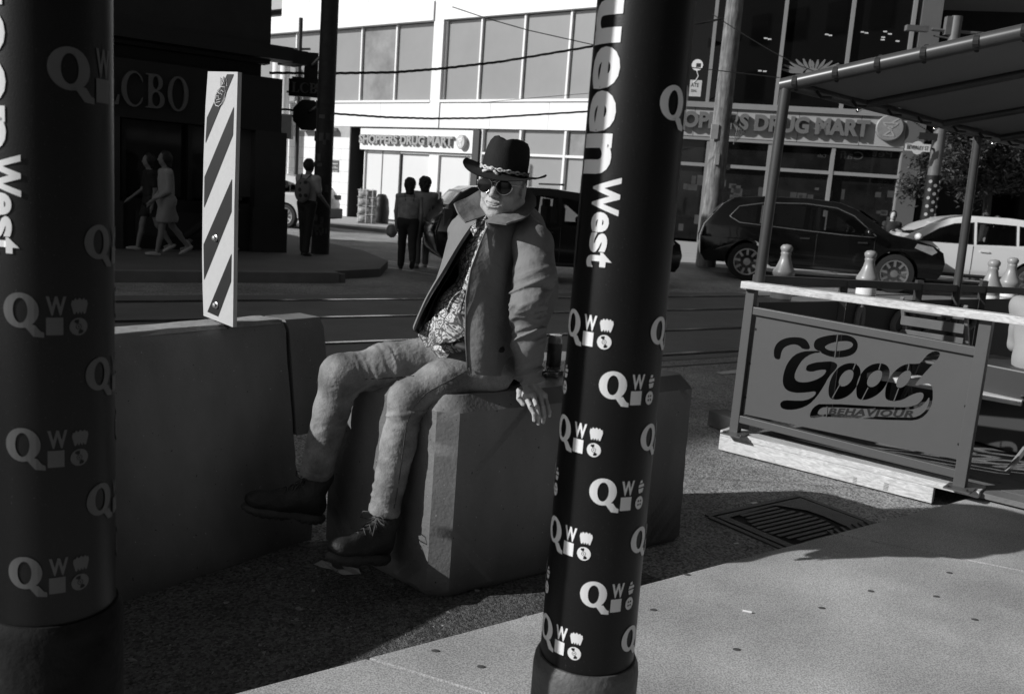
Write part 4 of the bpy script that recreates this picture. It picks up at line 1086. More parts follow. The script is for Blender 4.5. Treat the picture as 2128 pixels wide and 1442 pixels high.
# ================================================================ TREE at the right
def tree(name, base, H, cr, cz, n, label, seed):
    rr = random.Random(seed)
    t = thing(name, base, label, 'tree')
    b = V3(*base); tk = MB()
    tk.tube([b, b + V3(.05, 0, cz * .5), b + V3(.0, .05, cz)], [.13, .10, .07], 10)
    limbs = []
    for k in range(9):
        a = rr.random() * 6.28; r_ = cr * rr.uniform(.4, .85); z0 = cz * rr.uniform(.5, .9)
        e = b + V3(math.cos(a) * r_, math.sin(a) * r_, cz + rr.uniform(-.2, .6) * cr); limbs.append(e)
        tk.tube([b + V3(0, 0, z0), (b + V3(0, 0, z0)) * .5 + e * .5 + V3(0, 0, .12), e], [.05, .03, .01], 6)
    put('trunk', tk, woodpole, t, smooth=True)
    lf = MB(); centers = [b + V3(float(np.clip(rr.gauss(0, .36), -.62, .8)) * cr, float(np.clip(rr.gauss(0, .36), -.7, .7)) * cr, cz + float(np.clip(rr.gauss(0, .36), -.62, .9)) * H * .5) for _ in range(52)]
    for k in range(n):
        c = centers[rr.randrange(len(centers))] + V3(rr.gauss(0, .2), rr.gauss(0, .2), rr.gauss(0, .17))
        e = Euler((rr.uniform(-.9, .9), rr.uniform(-.9, .9), rr.random() * 6.28)).to_matrix(); s = rr.uniform(.045, .085)
        pts = [(-s * 1.3, 0, 0), (-s * .3, s * .45, .01), (s * 1.2, 0, -.01), (-s * .3, -s * .45, .01)]
        lf.add([c + np.array(e @ Vector(p)) for p in pts], [(0, 1, 2, 3)])
    put('crown', lf, mat('leaf_dark', .05, .5, .5, 5., spec=.4), t)
    return t
tb = P(2040, 480, 23.5); tree('street_tree', (tb[0], 23.5, .1), 3.6, 2.0, 3.4, 26000, 'leafy street tree at the right edge in front of the dark building', 3)
# ================================================================ CARS
rubber = mat('tyre_rubber', .015, .8, .3, 20.)
alloy = mat('alloy', .50, .3, .1, 6., metal=.85)
dark_trim = mat('dark_trim', .02, .5, .2, 8.)
chrome = mat('chrome_trim', .70, .15, .05, 4., metal=1.)
car_glass = bpy.data.materials.new('car_glass'); car_glass.use_nodes = True; MATS['car_glass'] = car_glass
_n = car_glass.node_tree; _n.nodes.clear()
_o = _n.nodes.new('ShaderNodeOutputMaterial'); _mx = _n.nodes.new('ShaderNodeMixShader'); _t = _n.nodes.new('ShaderNodeBsdfTransparent'); _g = _n.nodes.new('ShaderNodeBsdfGlossy'); _f = _n.nodes.new('ShaderNodeFresnel')
_t.inputs[0].default_value = (.55, .55, .55, 1); _g.inputs['Roughness'].default_value = .02; _f.inputs[0].default_value = 1.5
_n.links.new(_f.outputs[0], _mx.inputs[0]); _n.links.new(_t.outputs[0], _mx.inputs[1]); _n.links.new(_g.outputs[0], _mx.inputs[2]); _n.links.new(_mx.outputs[0], _o.inputs[0])
screen_glass = mat('screen_glass', .010, .03, .3, 1., spec=.6)
black_paint = mat('black_paint', .004, .16, .2, 1., coat=.35, spec=.4)
white_paint = mat('white_car_paint', .72, .3, .02, 1., coat=.6)
silver_paint = mat('silver_paint', .55, .3, .03, 1., coat=.6)
lamp_clear = mat('lamp_lens', .30, .1, .3, 12., spec=.7)
lamp_red = mat('tail_lens', .07, .15, .2, 10.)
seat_m = mat('seat_dark', .02, .8)
def car(name, loc, rz, S, paint, label, prof, wins, wheels, r_w, W=.92, roofz=1.6, beltz=1.0, chrome_line=True, rack=False, lights=True, wheel_mat=None):
    """prof: closed side outline without wheel arches from rear bottom over the roof to the front bottom (x fwd); wins: side glass outlines"""
    t = thing(name, loc, label, 'car', rz=rz)
    X = XF[t.name]
    def W_(v): return X @ Vector((v[0] * S, v[1] * S, v[2] * S))
    xs = [p[0] for p in prof]; x0, x1 = min(xs), max(xs); xm = (x0 + x1) / 2; hl = (x1 - x0) / 2
    def side(x, z, y=1.):
        w = W * (1 - .10 * abs((x - xm) / hl) ** 4)
        if z > beltz: w *= 1 - .24 * ((z - beltz) / (roofz - beltz)) ** 1.15
        elif z < .45: w *= 1 - .05 * (.45 - z) / .3
        w *= 1 + .012 * math.sin((z - .3) * 6)
        return w * y
    # outline with arches
    zb = prof[0][1]; out = list(prof)
    arches = []
    for wx in sorted(wheels, reverse=True):
        ra = r_w * 1.16; n = 12
        a0 = math.asin(min(1, (zb - r_w) / ra)) 
        for k in range(n + 1):
            a = a0 + (math.pi - 2 * a0) * k / n
            arches.append((wx + math.cos(a) * ra, r_w + math.sin(a) * ra))
    poly = out + arches
    def inset(w_):
        cx_ = sum(p[0] for p in w_) / len(w_); cz_ = sum(p[1] for p in w_) / len(w_)
        return [(cx_ + (x - cx_) * .95, cz_ + (z - cz_) * .93) for x, z in w_]
    holes = [inset(w_) for w_ in wins]
    tri = tessellate_polygon([[Vector((x, z, 0)) for x, z in q_] for q_ in [poly] + holes])
    n = len(poly)
    # refined side skin: subdivide the triangulation a little so the curvature shows
    bm = bmesh.new(); vs = [bm.verts.new((x, 0, z)) for x, z in poly + [p for h_ in holes for p in h_]]
    for f in tri:
        try: bm.faces.new([vs[i] for i in f])
        except ValueError: pass
    for _ in range(4):
        el = [e for e in bm.edges if e.calc_length() > .16 and not e.is_boundary]
        if not el: break
        bmesh.ops.subdivide_edges(bm, edges=el, cuts=1); bmesh.ops.triangulate(bm, faces=bm.faces)
    skin = [(v.co.x, v.co.z) for v in bm.verts]; sf = [[v.index for v in f.verts] for f in bm.faces] if False else None
    bm.verts.index_update(); sf = [[v.index for v in f.verts] for f in bm.faces]; bm.free()
    body = MB()
    nn = len(skin)
    for sg in (1, -1):
        body.add([W_((x, side(x, z) * sg, z)) for x, z in skin], [tuple(f) for f in sf])
    # strips across: inset ring for rounded shoulders
    cx, cz = xm, .8
    ring = []
    yy = [1., .985, .93, .6, 0, -.6, -.93, -.985, -1.]
    for q in yy:
        k_ = {1.: 0, .985: .014, .93: .03, .6: .045, 0: .05}[abs(q)]
        rr_ = []
        for x, z in poly[:len(out)]:
            dx, dz = x - cx, z - cz; L = math.hypot(dx, dz); bulge = k_ * (1 if z > .5 else .3)
            xx = x + dx / L * bulge; zz = z + (dz / L * bulge * .5 if z > beltz else 0)
            rr_.append(W_((xx, side(x, z) * q, zz)))
        for x, z in poly[len(out):]: rr_.append(W_((x, side(x, z) * (q if abs(q) > .7 else q), z)))
        ring.append(rr_)
    for a in range(len(yy) - 1):
        vs = ring[a] + ring[a + 1]
        body.add(vs, [(i, (i + 1) % n, (i + 1) % n + n, i + n) for i in range(n)])
    me = body.mesh('body'); bm = bmesh.new(); bm.from_mesh(me); bmesh.ops.remove_doubles(bm, verts=bm.verts, dist=.002); bmesh.ops.recalc_face_normals(bm, faces=bm.faces); bm.to_mesh(me); bm.free()
    bo = put('body', me, paint, t, smooth=38)
    def sidepoly(pts, off, sg, mt, nm, par=t, thick=.01):
        m = MB(); tr = tessellate_polygon([[Vector((x, z, 0)) for x, z in pts]])
        k = len(pts)
        vv_ = [W_((x, (side(x, z) + off) * sg, z)) for x, z in pts] + [W_((x, (side(x, z) + off - thick) * sg, z)) for x, z in pts]
        m.add(vv_, [tuple(f) for f in tr] + [(i, (i + 1) % k, (i + 1) % k + k, i + k) for i in range(k)])
        return put(nm, m, mt, par)
    for sg in (1, -1):
        for wp in wins: sidepoly(wp, .006, sg, car_glass, 'side_window', thick=.004)
        if chrome_line:
            allp = wins[0] if len(wins) == 1 else None
            line = chrome_line if isinstance(chrome_line, list) else None
            if line:
                m = MB().tube([W_((x, (side(x, z) + .012) * sg, z)) for x, z in line], .012 * S, 6); put('window_trim', m, chrome, t, smooth=True)
        # door seams and handles, sill
        for xd in DOORS.get(name + label[:3], (-.05, .85)):
            m = MB().tube([W_((xd, (side(xd, z) + .002) * sg, z)) for z in np.linspace(.38, beltz - .02, 6)], .005 * S, 5); put('door_seam', m, dark_trim, t)
            m = MB().bar(W_((xd - .30, (side(xd, .9) + .02) * sg, beltz - .12)), W_((xd - .13, (side(xd, .9) + .02) * sg, beltz - .115)), .02, .03); put('door_handle', m, paint if paint is not black_paint else dark_trim, t)
        m = MB().tube([W_((x, (side(x, .36) + .01) * sg, .34)) for x in np.linspace(min(wheels) + r_w * 1.2, max(wheels) - r_w * 1.2, 6)], .035 * S, 8); put('sill_trim', m, dark_trim, t, smooth=True)
        xmir = wins[-1][-1][0] if False else MIR.get(name, .95)
        m = MB().lathe([(.0, -.10), (.05, -.09), (.075, -.02), (.07, .06), (0, .10)], W_((xmir, (W + .10) * sg, beltz + .08)), 12, np.array([[1, 0, 0], [0, 0, 1], [0, 1, 0]]).astype(float) * S); put('mirror', m, paint, t, smooth=True)
    fl_ = MB()
    fl_.box(W_((-.3, 0, .55)), (3.2 * S, 1.5 * S, .06), rz=rz); put('cabin_floor', fl_, seat_m, t)
    for (xq, yq) in ((.25, .36), (.25, -.36), (-.65, .36), (-.65, -.36)):
        st_ = MB(); st_.box(W_((xq, yq, .70)), (.5 * S, .5 * S, .25 * S), rz=rz); st_.box(W_((xq - .28, yq, 1.0)), (.14 * S, .48 * S, .62 * S), rz=rz); st_.box(W_((xq - .31, yq, 1.36)), (.1 * S, .26 * S, .16 * S), rz=rz)
        put('seat', st_, seat_m, t, bevel=.02)
    db = MB(); db.box(W_((.95, 0, .92)), (.4 * S, 1.4 * S, .2 * S), rz=rz); put('dashboard', db, seat_m, t)
    for wx in wheels:
        for sg in (1, -1):
            c = np.array(W_((wx, (W - .13) * sg, r_w)))
            ay = np.array(X.to_3x3() @ Vector((0, sg, 0))); ax_ = np.array(X.to_3x3() @ Vector((1, 0, 0)))
            Mx = np.array([ax_, [0, 0, 1], ay]).T * S
            tw = MB().lathe([(r_w * .70, -.11), (r_w * .97, -.11), (r_w, -.07), (r_w, .07), (r_w * .97, .11), (r_w * .72, .115), (r_w * .70, .10)], c, 32, Mx)
            wo_ = put('wheel', tw, rubber, t, smooth=40)
            rm = MB().lathe([(r_w * .72, .085), (r_w * .72, .11), (r_w * .66, .112), (r_w * .62, .03), (r_w * .62, .02), (.001, .02)], c, 32, Mx)
            put('rim', rm, wheel_mat or dark_trim, wo_, smooth=35)
            sp_ = MB()
            for k in range(9):
                a = k * 2 * math.pi / 9 + .2
                p0 = c + Mx @ np.array([math.cos(a) * .05, math.sin(a) * .05, .075]); p1 = c + Mx @ np.array([math.cos(a) * r_w * .68, math.sin(a) * r_w * .68, .10])
                sp_.bar(p0, p1, .045 * S, .03 * S, upv=ay)
            sp_.lathe([(.07, .05), (.07, .10), (0, .105)], c, 12, Mx); sp_.lathe([(r_w * .70, .10), (r_w * .70, .118), (r_w * .64, .115), (r_w * .64, .10)], c, 32, Mx)
            put('spokes', sp_, alloy, wo_)
    return t, W_, side, sidepoly
DOORS = {}; MIR = {}
prof_suv = [(-2.12, .32), (-2.22, .45), (-2.24, .78), (-2.17, 1.02), (-2.05, 1.18), (-1.86, 1.42), (-1.66, 1.545), (-1.1, 1.60), (-.3, 1.615), (.25, 1.575), (.55, 1.47), (1.0, 1.18), (1.2, 1.07), (1.55, 1.02), (1.95, .92), (2.14, .80), (2.20, .60), (2.17, .40), (2.10, .30)]
win1 = [(-1.60, 1.09), (-1.72, 1.2), (-1.55, 1.36), (-1.12, 1.46), (-1.12, 1.06)]
win2 = [(-1.07, 1.05), (-1.07, 1.465), (-.35, 1.50), (-.15, 1.49), (-.15, 1.02)]
win3 = [(-.09, 1.015), (-.09, 1.485), (.25, 1.44), (.50, 1.33), (.86, 1.08), (.88, 1.02)]
trim = [(.90, 1.0), (.4, 1.0), (-.5, 1.035), (-1.55, 1.085), (-1.74, 1.19), (-1.58, 1.39), (-1.1, 1.49), (-.35, 1.525), (.2, 1.485), (.52, 1.36), (.93, 1.02)]
DOORS['parked_carbla'] = (-.12, .92)
# black SUV beside the patio
pr, pf = G(1547, 582), G(1850, 608)
hd = math.atan2(pf[1] - pr[1], pf[0] - pr[0]); wb = float(np.linalg.norm((pf - pr)[:2])); S1 = wb / 2.67
mid = (pr + pf) / 2
car_n = V3(-math.sin(hd), math.cos(hd)); mid = mid + car_n * (.80 * S1)
DOORS['black_carbla'] = (-.12, .92); MIR['black_car'] = .78
c1, W1, side1, sp1 = car('black_car', (mid[0], mid[1], 0.0), hd, S1, black_paint, 'black glossy SUV with bright window trim and spoked wheels beyond the patio', prof_suv, [win1, win2, win3], (-1.335, 1.335), .36, chrome_line=trim, wheel_mat=dark_trim)
def lamps(t, W_, side, sidepoly, x1=2.05, z=.83):
    for sg in (-1, 1):
        sidepoly([(x1 - .42, z + .03), (x1 - .38, z + .11), (x1 - .1, z + .07), (x1 - .01, z - .02), (x1 - .1, z - .08)], .012, sg, lamp_clear, 'headlight')
    m = MB().box(W_((2.19, 0, .62)), (.06, .8, .26), rz=math.atan2((W_((1, 0, 0)) - W_((0, 0, 0))).y, (W_((1, 0, 0)) - W_((0, 0, 0))).x)); put('grille', m, dark_trim, t)
def screens(t, W_, side, front, rear):
    for nm, q in (('windscreen', front), ('rear_window', rear)):
        (xa, za), (xb, zb_) = q; sgn = 1 if nm == 'windscreen' else -1
        vs = [W_((x + sgn * .035, side(x, z) * f, z + .03)) for (x, z) in ((xa, za), (xb, zb_)) for f in (-.9, -.45, 0, .45, .9)]
        m = MB().add(vs, [(i, i + 1, i + 6, i + 5) for i in range(4)]); put(nm, m, screen_glass, t)
lamps(c1, W1, side1, sp1); screens(c1, W1, side1, ((.62, 1.44), (1.06, 1.17)), ((-1.80, 1.46), (-2.03, 1.2)))
# white hatchback behind it, facing left
DOORS['white_carwhi'] = (-.15, .80); MIR['white_car'] = .92
prof_h = [(-2.0, .32), (-2.08, .5), (-2.08, .80), (-2.02, 1.0), (-1.88, 1.22), (-1.70, 1.40), (-1.5, 1.455), (-.8, 1.50), (-.1, 1.49), (.30, 1.42), (.62, 1.28), (1.02, 1.05), (1.2, .98), (1.6, .92), (1.95, .80), (2.06, .62), (2.04, .42), (1.98, .30)]
wa = [(-1.45, 1.03), (-1.52, 1.18), (-1.35, 1.33), (-.98, 1.37), (-.98, .99)]
wb_ = [(-.93, .985), (-.93, 1.375), (-.2, 1.39), (-.2, .96)]
wc_ = [(-.15, .955), (-.15, 1.385), (.22, 1.34), (.50, 1.23), (.86, .99), (.88, .95)]
q2 = P(1978, 600, 20.0); 
c2_, W2, side2, sp2 = car('white_car', (q2[0] + .45, 21.3, .0), math.pi - .16, 1.12, white_paint, 'white hatchback partly hidden behind the front of the black SUV', prof_h, [wa, wb_, wc_], (-1.28, 1.30), .33, roofz=1.5, beltz=.95, chrome_line=False)
lamps(c2_, W2, side2, sp2, 1.95, .72); screens(c2_, W2, side2, ((.62, 1.25), (1.0, 1.05)), ((-1.72, 1.36), (-1.92, 1.1)))
# white SUV at the left, seen from behind
MIR['silver_car'] = .9; DOORS['silver_carpal'] = (-.15, .85)
q3 = G(650, 478)
c3, W3, side3, sp3 = car('silver_car', (q3[0] - 1.75, q3[1] + 1.2, 0), R(162), .94, silver_paint, 'pale SUV with a number plate turning away behind the stickered pole', prof_suv, [win1, win2, win3], (-1.335, 1.335), .36, chrome_line=False)
screens(c3, W3, side3, ((.62, 1.44), (1.06, 1.17)), ((-1.80, 1.46), (-2.03, 1.2)))
m = MB().box(W3((-2.31, 0, .85)), (.02, .5, .2), rz=R(162)); put('number_plate', m, mat('plate_pale', .5, .5, .4, 30.), c3)
for sg in (-1, 1):
    m = MB().box(W3((-2.15, .72 * sg, 1.0)), (.2, .3, .14), rz=R(162)); put('tail_light', m, lamp_red, c3, bevel=.02)
m = MB().box(W3((-2.22, 0, .50)), (.16, 1.75, .3), rz=R(162)); put('bumper', m, dark_trim, c3, bevel=.04)
# black SUV behind the seated man
MIR['dark_suv'] = .80; DOORS['dark_suvbla'] = (-.12, .92)
q4 = G(1040, 583)
S4 = 1.0; rz4 = R(14)
c4, W4, side4, sp4 = car('dark_suv', (q4[0] + .85, q4[1] + 1.0, 0), rz4, .98, black_paint, 'black SUV with roof bars passing behind the seated man', prof_suv, [win1, win2, win3], (-1.335, 1.335), .36, chrome_line=False)
screens(c4, W4, side4, ((.62, 1.44), (1.06, 1.17)), ((-1.80, 1.46), (-2.03, 1.2))); lamps(c4, W4, side4, sp4)
for xr in (-1.2, -.1):
    m = MB().bar(W4((xr, -.75, 1.70)), W4((xr, .75, 1.70)), .06, .03); put('roof_bar', m, dark_trim, c4)
for sg in (-1, 1):
    m = MB().box(W4((-2.08, .74 * sg, 1.02)), (.16, .2, .3), rz=rz4); put('tail_light', m, lamp_red, c4, bevel=.02)
m = MB().tube([W4((-2.1, -.8, 1.02)), W4((-2.28, -.6, .9)), W4((-2.30, 0, .88)), W4((-2.28, .6, .9))], .012, 6); put('rear_trim', m, chrome, c4)
# ================================================================ SOLID MODELLING: distance fields meshed by surface nets
def cap(Pt, a, b, ra, rb=None):
    a = np.array(a, float); b = np.array(b, float); rb = ra if rb is None else rb
    d = b - a; L2 = max(1e-12, d @ d); t = np.clip(((Pt - a) @ d) / L2, 0, 1)
    return np.linalg.norm(Pt - a - t[:, None] * d, axis=1) - (ra + (rb - ra) * t)
def elp(Pt, c, r, M=None):
    q = Pt - np.array(c, float)
    if M is not None: q = q @ np.array(M)
    r = np.array(r, float); k0 = np.linalg.norm(q / r, axis=1); k1 = np.linalg.norm(q / (r * r), axis=1)
    return k0 * (k0 - 1) / np.maximum(k1, 1e-9)
def smin(a, b, k):
    h = np.clip(.5 + .5 * (b - a) / k, 0, 1); return b * (1 - h) + a * h - k * h * (1 - h)
def smax(a, b, k): return -smin(-a, -b, k)
def nets(f, lo, hi, h):
    lo = np.array(lo, float); n = np.ceil((np.array(hi) - lo) / h).astype(int) + 1
    ax = [lo[i] + h * np.arange(n[i]) for i in range(3)]
    X, Y, Z = np.meshgrid(*ax, indexing='ij'); Pt = np.stack([X.ravel(), Y.ravel(), Z.ravel()], 1)
    D = np.concatenate([f(Pt[i:i + 400000]) for i in range(0, len(Pt), 400000)]).reshape(n)
    cn = n - 1; acc = np.zeros((*cn, 3)); cnt = np.zeros(cn); quads = []
    cid = np.arange(cn.prod()).reshape(cn)
    for a in range(3):
        s0 = [slice(None)] * 3; s1 = [slice(None)] * 3; s0[a] = slice(0, -1); s1[a] = slice(1, None)
        d0, d1 = D[tuple(s0)], D[tuple(s1)]; cross = (d0 < 0) != (d1 < 0)
        idx = np.argwhere(cross)
        if not len(idx): continue
        v0 = d0[cross]; v1 = d1[cross]; t = v0 / (v0 - v1)
        pos = idx.astype(float); pos[:, a] += t
        b, c = [i for i in range(3) if i != a]
        if a == 1: b, c = 2, 0
        if a == 0: b, c = 1, 2
        if a == 2: b, c = 0, 1
        corners = []; ok = np.ones(len(idx), bool)
        for db, dc in ((-1, -1), (0, -1), (0, 0), (-1, 0)):
            q = idx.copy(); q[:, b] += db; q[:, c] += dc
            g = (q[:, b] >= 0) & (q[:, c] >= 0) & (q[:, b] < cn[b]) & (q[:, c] < cn[c]); ok &= g
            qg = q[g]; np.add.at(acc, (qg[:, 0], qg[:, 1], qg[:, 2]), pos[g]); np.add.at(cnt, (qg[:, 0], qg[:, 1], qg[:, 2]), 1)
            q = np.clip(q, 0, cn - 1); corners.append(cid[q[:, 0], q[:, 1], q[:, 2]])
        Q = np.stack(corners, 1)[ok]; flip = (v0[ok] >= 0); Q[flip] = Q[flip][:, ::-1]; quads.append(Q)
    quads = np.concatenate(quads); used = np.unique(quads); mp = -np.ones(cn.prod(), int); mp[used] = np.arange(len(used))
    vs = (acc.reshape(-1, 3)[used] / cnt.reshape(-1)[used][:, None]) * h + lo
    me = bpy.data.meshes.new('net'); me.from_pydata(vs.tolist(), [], mp[quads].tolist()); me.update(); return me
def smooth_mesh(me, it=1, f=.5):
    bm = bmesh.new(); bm.from_mesh(me)
    for _ in range(it): bmesh.ops.smooth_vert(bm, verts=bm.verts, factor=f, use_axis_x=True, use_axis_y=True, use_axis_z=True)
    bm.to_mesh(me); bm.free(); return me
def dec(me, ratio):
    return me
def bbox(pts, pad):
    a = np.array(pts); return a.min(0) - pad, a.max(0) + pad

skin_m = mat('skin', .42, .55, .10, 14., .25, 120., spec=.35)
skin_old = mat('weathered_skin', .41, .5, .12, 22., .35, 110., spec=.35)
denim = mat('denim', .205, .9, .16, 9., .75, 34., gen=g_denim, spec=.2)
jacket_m = mat('jacket_cotton', .175, .75, .08, 7., .8, 22., spec=.35)
lining_m = mat('jacket_lining', .02, .7, .1, 6.)
shirt_m = mat('printed_shirt', .62, .7, .05, 6., .15, 200., gen=g_paisley, spec=.3)
felt = mat('black_felt', .014, .85, .3, 12., .3, 250., spec=.25)
bandm = mat('hat_band', .55, .6, .25, 60., .5, 160.)
boot_m = mat('boot_leather', .02, .6, .35, 18., .4, 120.)
sole_m = mat('boot_sole', .05, .8, .3, 14., .4, 60.)
lace_m = mat('lace', .05, .7, .2)
hair_m = mat('grey_hair', .12, .7, .3, 60., .5, 200.)

# ================================================================ THE SEATED MAN
man = thing('person', G(985, 800, BT), 'older man in black felt hat and sunglasses sitting on the concrete block, jacket open', 'person')
# joints, as points of the place (sight line, distance)
hipL, hipR = P(1008, 762, 3.42), P(935, 742, 3.60)
kneeL, kneeR = P(848, 828, 3.255), P(708, 778, 3.42)
ankL, ankR = P(799, 1058, 3.225), P(658, 980, 3.42)
def mid_(a, b, t=.5): return a * (1 - t) + b * t
def folds(Pt, a, b, amp, freq, seed, mask=None):
    """creases that wrap round a limb from a to b"""
    d = (b - a); L = np.linalg.norm(d); d /= L; s = ((Pt - a) @ d)
    n1 = vnoise(Pt * 11 + seed); n2 = vnoise(Pt * 5 + seed + 9)
    w = np.sin(s * freq + n1 * 2.4 + n2 * 3.0); w = np.abs(w) ** .7 * np.sign(w)
    m = np.clip(.5 + vnoise(Pt * 7 + seed + 31) * 1.1, 0, 1)
    if mask is not None: m = m * mask(s / L)
    return amp * w * m
def crease(Pt, a, b, amp, seed, along=30., round_=9., tilt=0.):
    """ragged cloth creases lying mostly across the limb"""
    d = (b - a) / np.linalg.norm(b - a); ref = V3(0, 1, 0) if abs(d[1]) < .8 else V3(1, 0, 0)
    e1 = np.cross(d, ref); e1 /= np.linalg.norm(e1); e2 = np.cross(d, e1)
    q = Pt - a; s_ = q @ d; x1 = q @ e1; x2 = q @ e2
    C = np.stack([s_ * along + x1 * tilt, x1 * round_, x2 * round_], 1) + seed
    n1 = vnoise(C); n2 = vnoise(C * np.array([1.9, 2.1, 2.1]) + 7)
    r1 = 1 - np.abs(n1) * 3.6; r2 = 1 - np.abs(n2) * 3.2
    m = np.clip(.55 + vnoise(C * .35 + 3) * 1.3, 0, 1)
    return -amp * (np.clip(r1, -.45, 1) + .6 * np.clip(r2, -.4, 1) + .1) * m
def trousers(Pt):
    d = cap(Pt, hipL, hipR, .115, .115)
    d = smin(d, elp(Pt, mid_(hipL, hipR) + V3(.03, .05, .01), (.17, .15, .115)), .05)
    kL = mid_(kneeL, hipL, .0)
    thL = smin(cap(Pt, hipL, mid_(hipL, kneeL, .6), .102, .086), cap(Pt, mid_(hipL, kneeL, .55), kneeL, .088, .068), .03)
    shL = cap(Pt, kneeL + V3(.0, 0, -.01), mid_(kneeL, ankL, .4), .063, .064); shL = smin(shL, cap(Pt, mid_(kneeL, ankL, .4), ankL, .064, .056), .02)
    thR = smin(cap(Pt, hipR, mid_(hipR, kneeR, .6), .102, .086), cap(Pt, mid_(hipR, kneeR, .55), kneeR, .088, .072), .03)
    shR = cap(Pt, kneeR, mid_(kneeR, ankR, .35), .070, .069); shR = smin(shR, cap(Pt, mid_(kneeR, ankR, .35), ankR, .068, .061), .02)
    dl = smin(thL, shL, .045); dr = smin(thR, shR, .045)
    near_k = lambda s: np.clip(1 - s * 1.2, 0, 1) * .9 + .15
    sl_ = np.clip(1 - np.linalg.norm(Pt - kneeL, axis=1) / .30, .25, 1)
    lowL = Pt[:, 2] < kneeL[2] - .03
    dl = dl + crease(Pt, kneeL, ankL, .0055, 3, 26, 7, 6) * np.where(lowL, np.clip(np.abs((kneeL[2] - Pt[:, 2]) / .42 - .45) * 2.4, .15, 1), 0)
    dl = dl + crease(Pt, kneeL, hipL, .0050, 27, 22, 7, 8) * np.where(lowL, 0, np.clip(np.linalg.norm(Pt - kneeL, axis=1) * 4, .2, 1))
    lowR = Pt[:, 2] < kneeR[2] - .03
    dr = dr + crease(Pt, kneeR, ankR, .0075, 13, 20, 7, 14) * np.where(lowR, 1, 0)
    dr = dr + crease(Pt, kneeR, hipR, .0105, 47, 24, 5, 4) * np.where(lowR, 0, np.clip(np.linalg.norm(Pt - kneeR, axis=1) * 6 - .2, 0, 1))
    d = smin(d, smin(dl, dr, .02), .03)
    # cut the cuffs off level with the leg and hollow them
    for k_, a_ in ((kneeL, ankL), (kneeR, ankR)):
        ax_ = (a_ - k_) / np.linalg.norm(a_ - k_); loc = (Pt - a_) @ ax_; rad = np.linalg.norm(Pt - a_ - loc[:, None] * ax_, axis=1)
        near = rad < .12
        d = np.where(near & (loc > -.1), smax(d, loc - .018, .004), d)
        hollow = np.where(near, np.maximum(rad - .047, -(loc + .05)), 1.)
        d = np.maximum(d, -hollow)
        ring = np.where(near, np.abs(loc - .004) - .014, 1.)
        d = np.where(ring < 0, d - .0035, d)
    d = smax(d, -(Pt[:, 2] - .735) - 0 * d, .01) if False else d
    return d
lo, hi = bbox([hipL, hipR, kneeL, kneeR, ankL, ankR], .16)
put('trousers', smooth_mesh(nets(trousers, lo, hi, .0047), 1, .35), denim, man, smooth=True)
def surf(px, py, f, y0=2.6, y1=4.2):
    ys = np.linspace(y0, y1, 500); d = ray(px, py); Pt = np.array([EYE + d * (y / d[1]) for y in ys]); v = f(Pt); i = np.argmax(v < 0)
    return Pt[i] if v[i] < 0 else None
def surf_line(name, pts, f, r_, mt, dens=7):
    out = []
    for i in range(len(pts) - 1):
        for t in np.linspace(0, 1, dens, endpoint=False):
            q = surf(pts[i][0] * (1 - t) + pts[i + 1][0] * t, pts[i][1] * (1 - t) + pts[i + 1][1] * t, f)
            if q is not None: out.append(q)
    if len(out) > 2: return put(name, MB().tube(out, r_, 6), mt, man, smooth=True)
seam_m = mat('seam_dark', .07, .9, .2)
surf_line('side_seam', [(968, 772), (925, 795), (888, 815), (862, 842), (845, 880), (838, 930), (830, 990), (822, 1040), (818, 1058)], trousers, .0028, seam_m)
surf_line('side_seam', [(860, 782), (800, 786), (752, 788)], trousers, .0028, seam_m)
surf_line('fly_seam', [(925, 738), (905, 742)], trousers, .003, seam_m)
# hem stitching and side seam
def seam(pts, r_, mt, nm): return put(nm, MB().tube(pts, r_, 6), mt, man, smooth=True)
# belt at the waist
belt = MB().tube([P(938, 712, 3.30), P(968, 722, 3.22), P(1000, 728, 3.22), P(1040, 725, 3.3)], .014, 8, sq=1.6); put('belt', belt, lining_m, man, smooth=True)

def PT(x, y, d): return P(x, y, d + .055)
# shirt: torso and hanging tail
pel, bel, che, nek = PT(985, 728, 3.43), PT(984, 665, 3.40), PT(1035, 545, 3.46), PT(1040, 455, 3.47)
def shirt(Pt):
    d = smin(elp(Pt, bel, (.158, .13, .15)), elp(Pt, che, (.15, .115, .17)), .08)
    d = smin(d, elp(Pt, pel, (.165, .13, .09)), .05)
    d = smin(d, cap(Pt, che + V3(-.08, .08, .06), che + V3(.07, -.0, .06), .06), .06)
    d = smin(d, cap(Pt, che, nek, .09, .058), .04)
    d = d + folds(Pt, bel + V3(0, 0, .2), pel, .006, 58, 5, lambda s: np.clip(s, 0, 1))
    d = smax(d, Pt[:, 2] - (nek[2] + .01), .01)
    return d
lo, hi = bbox([pel, nek, che + V3(-.25, 0, 0), che + V3(.27, 0, 0)], .17)
put('shirt', smooth_mesh(nets(shirt, lo, hi, .0075), 1), shirt_m, man, smooth=True)
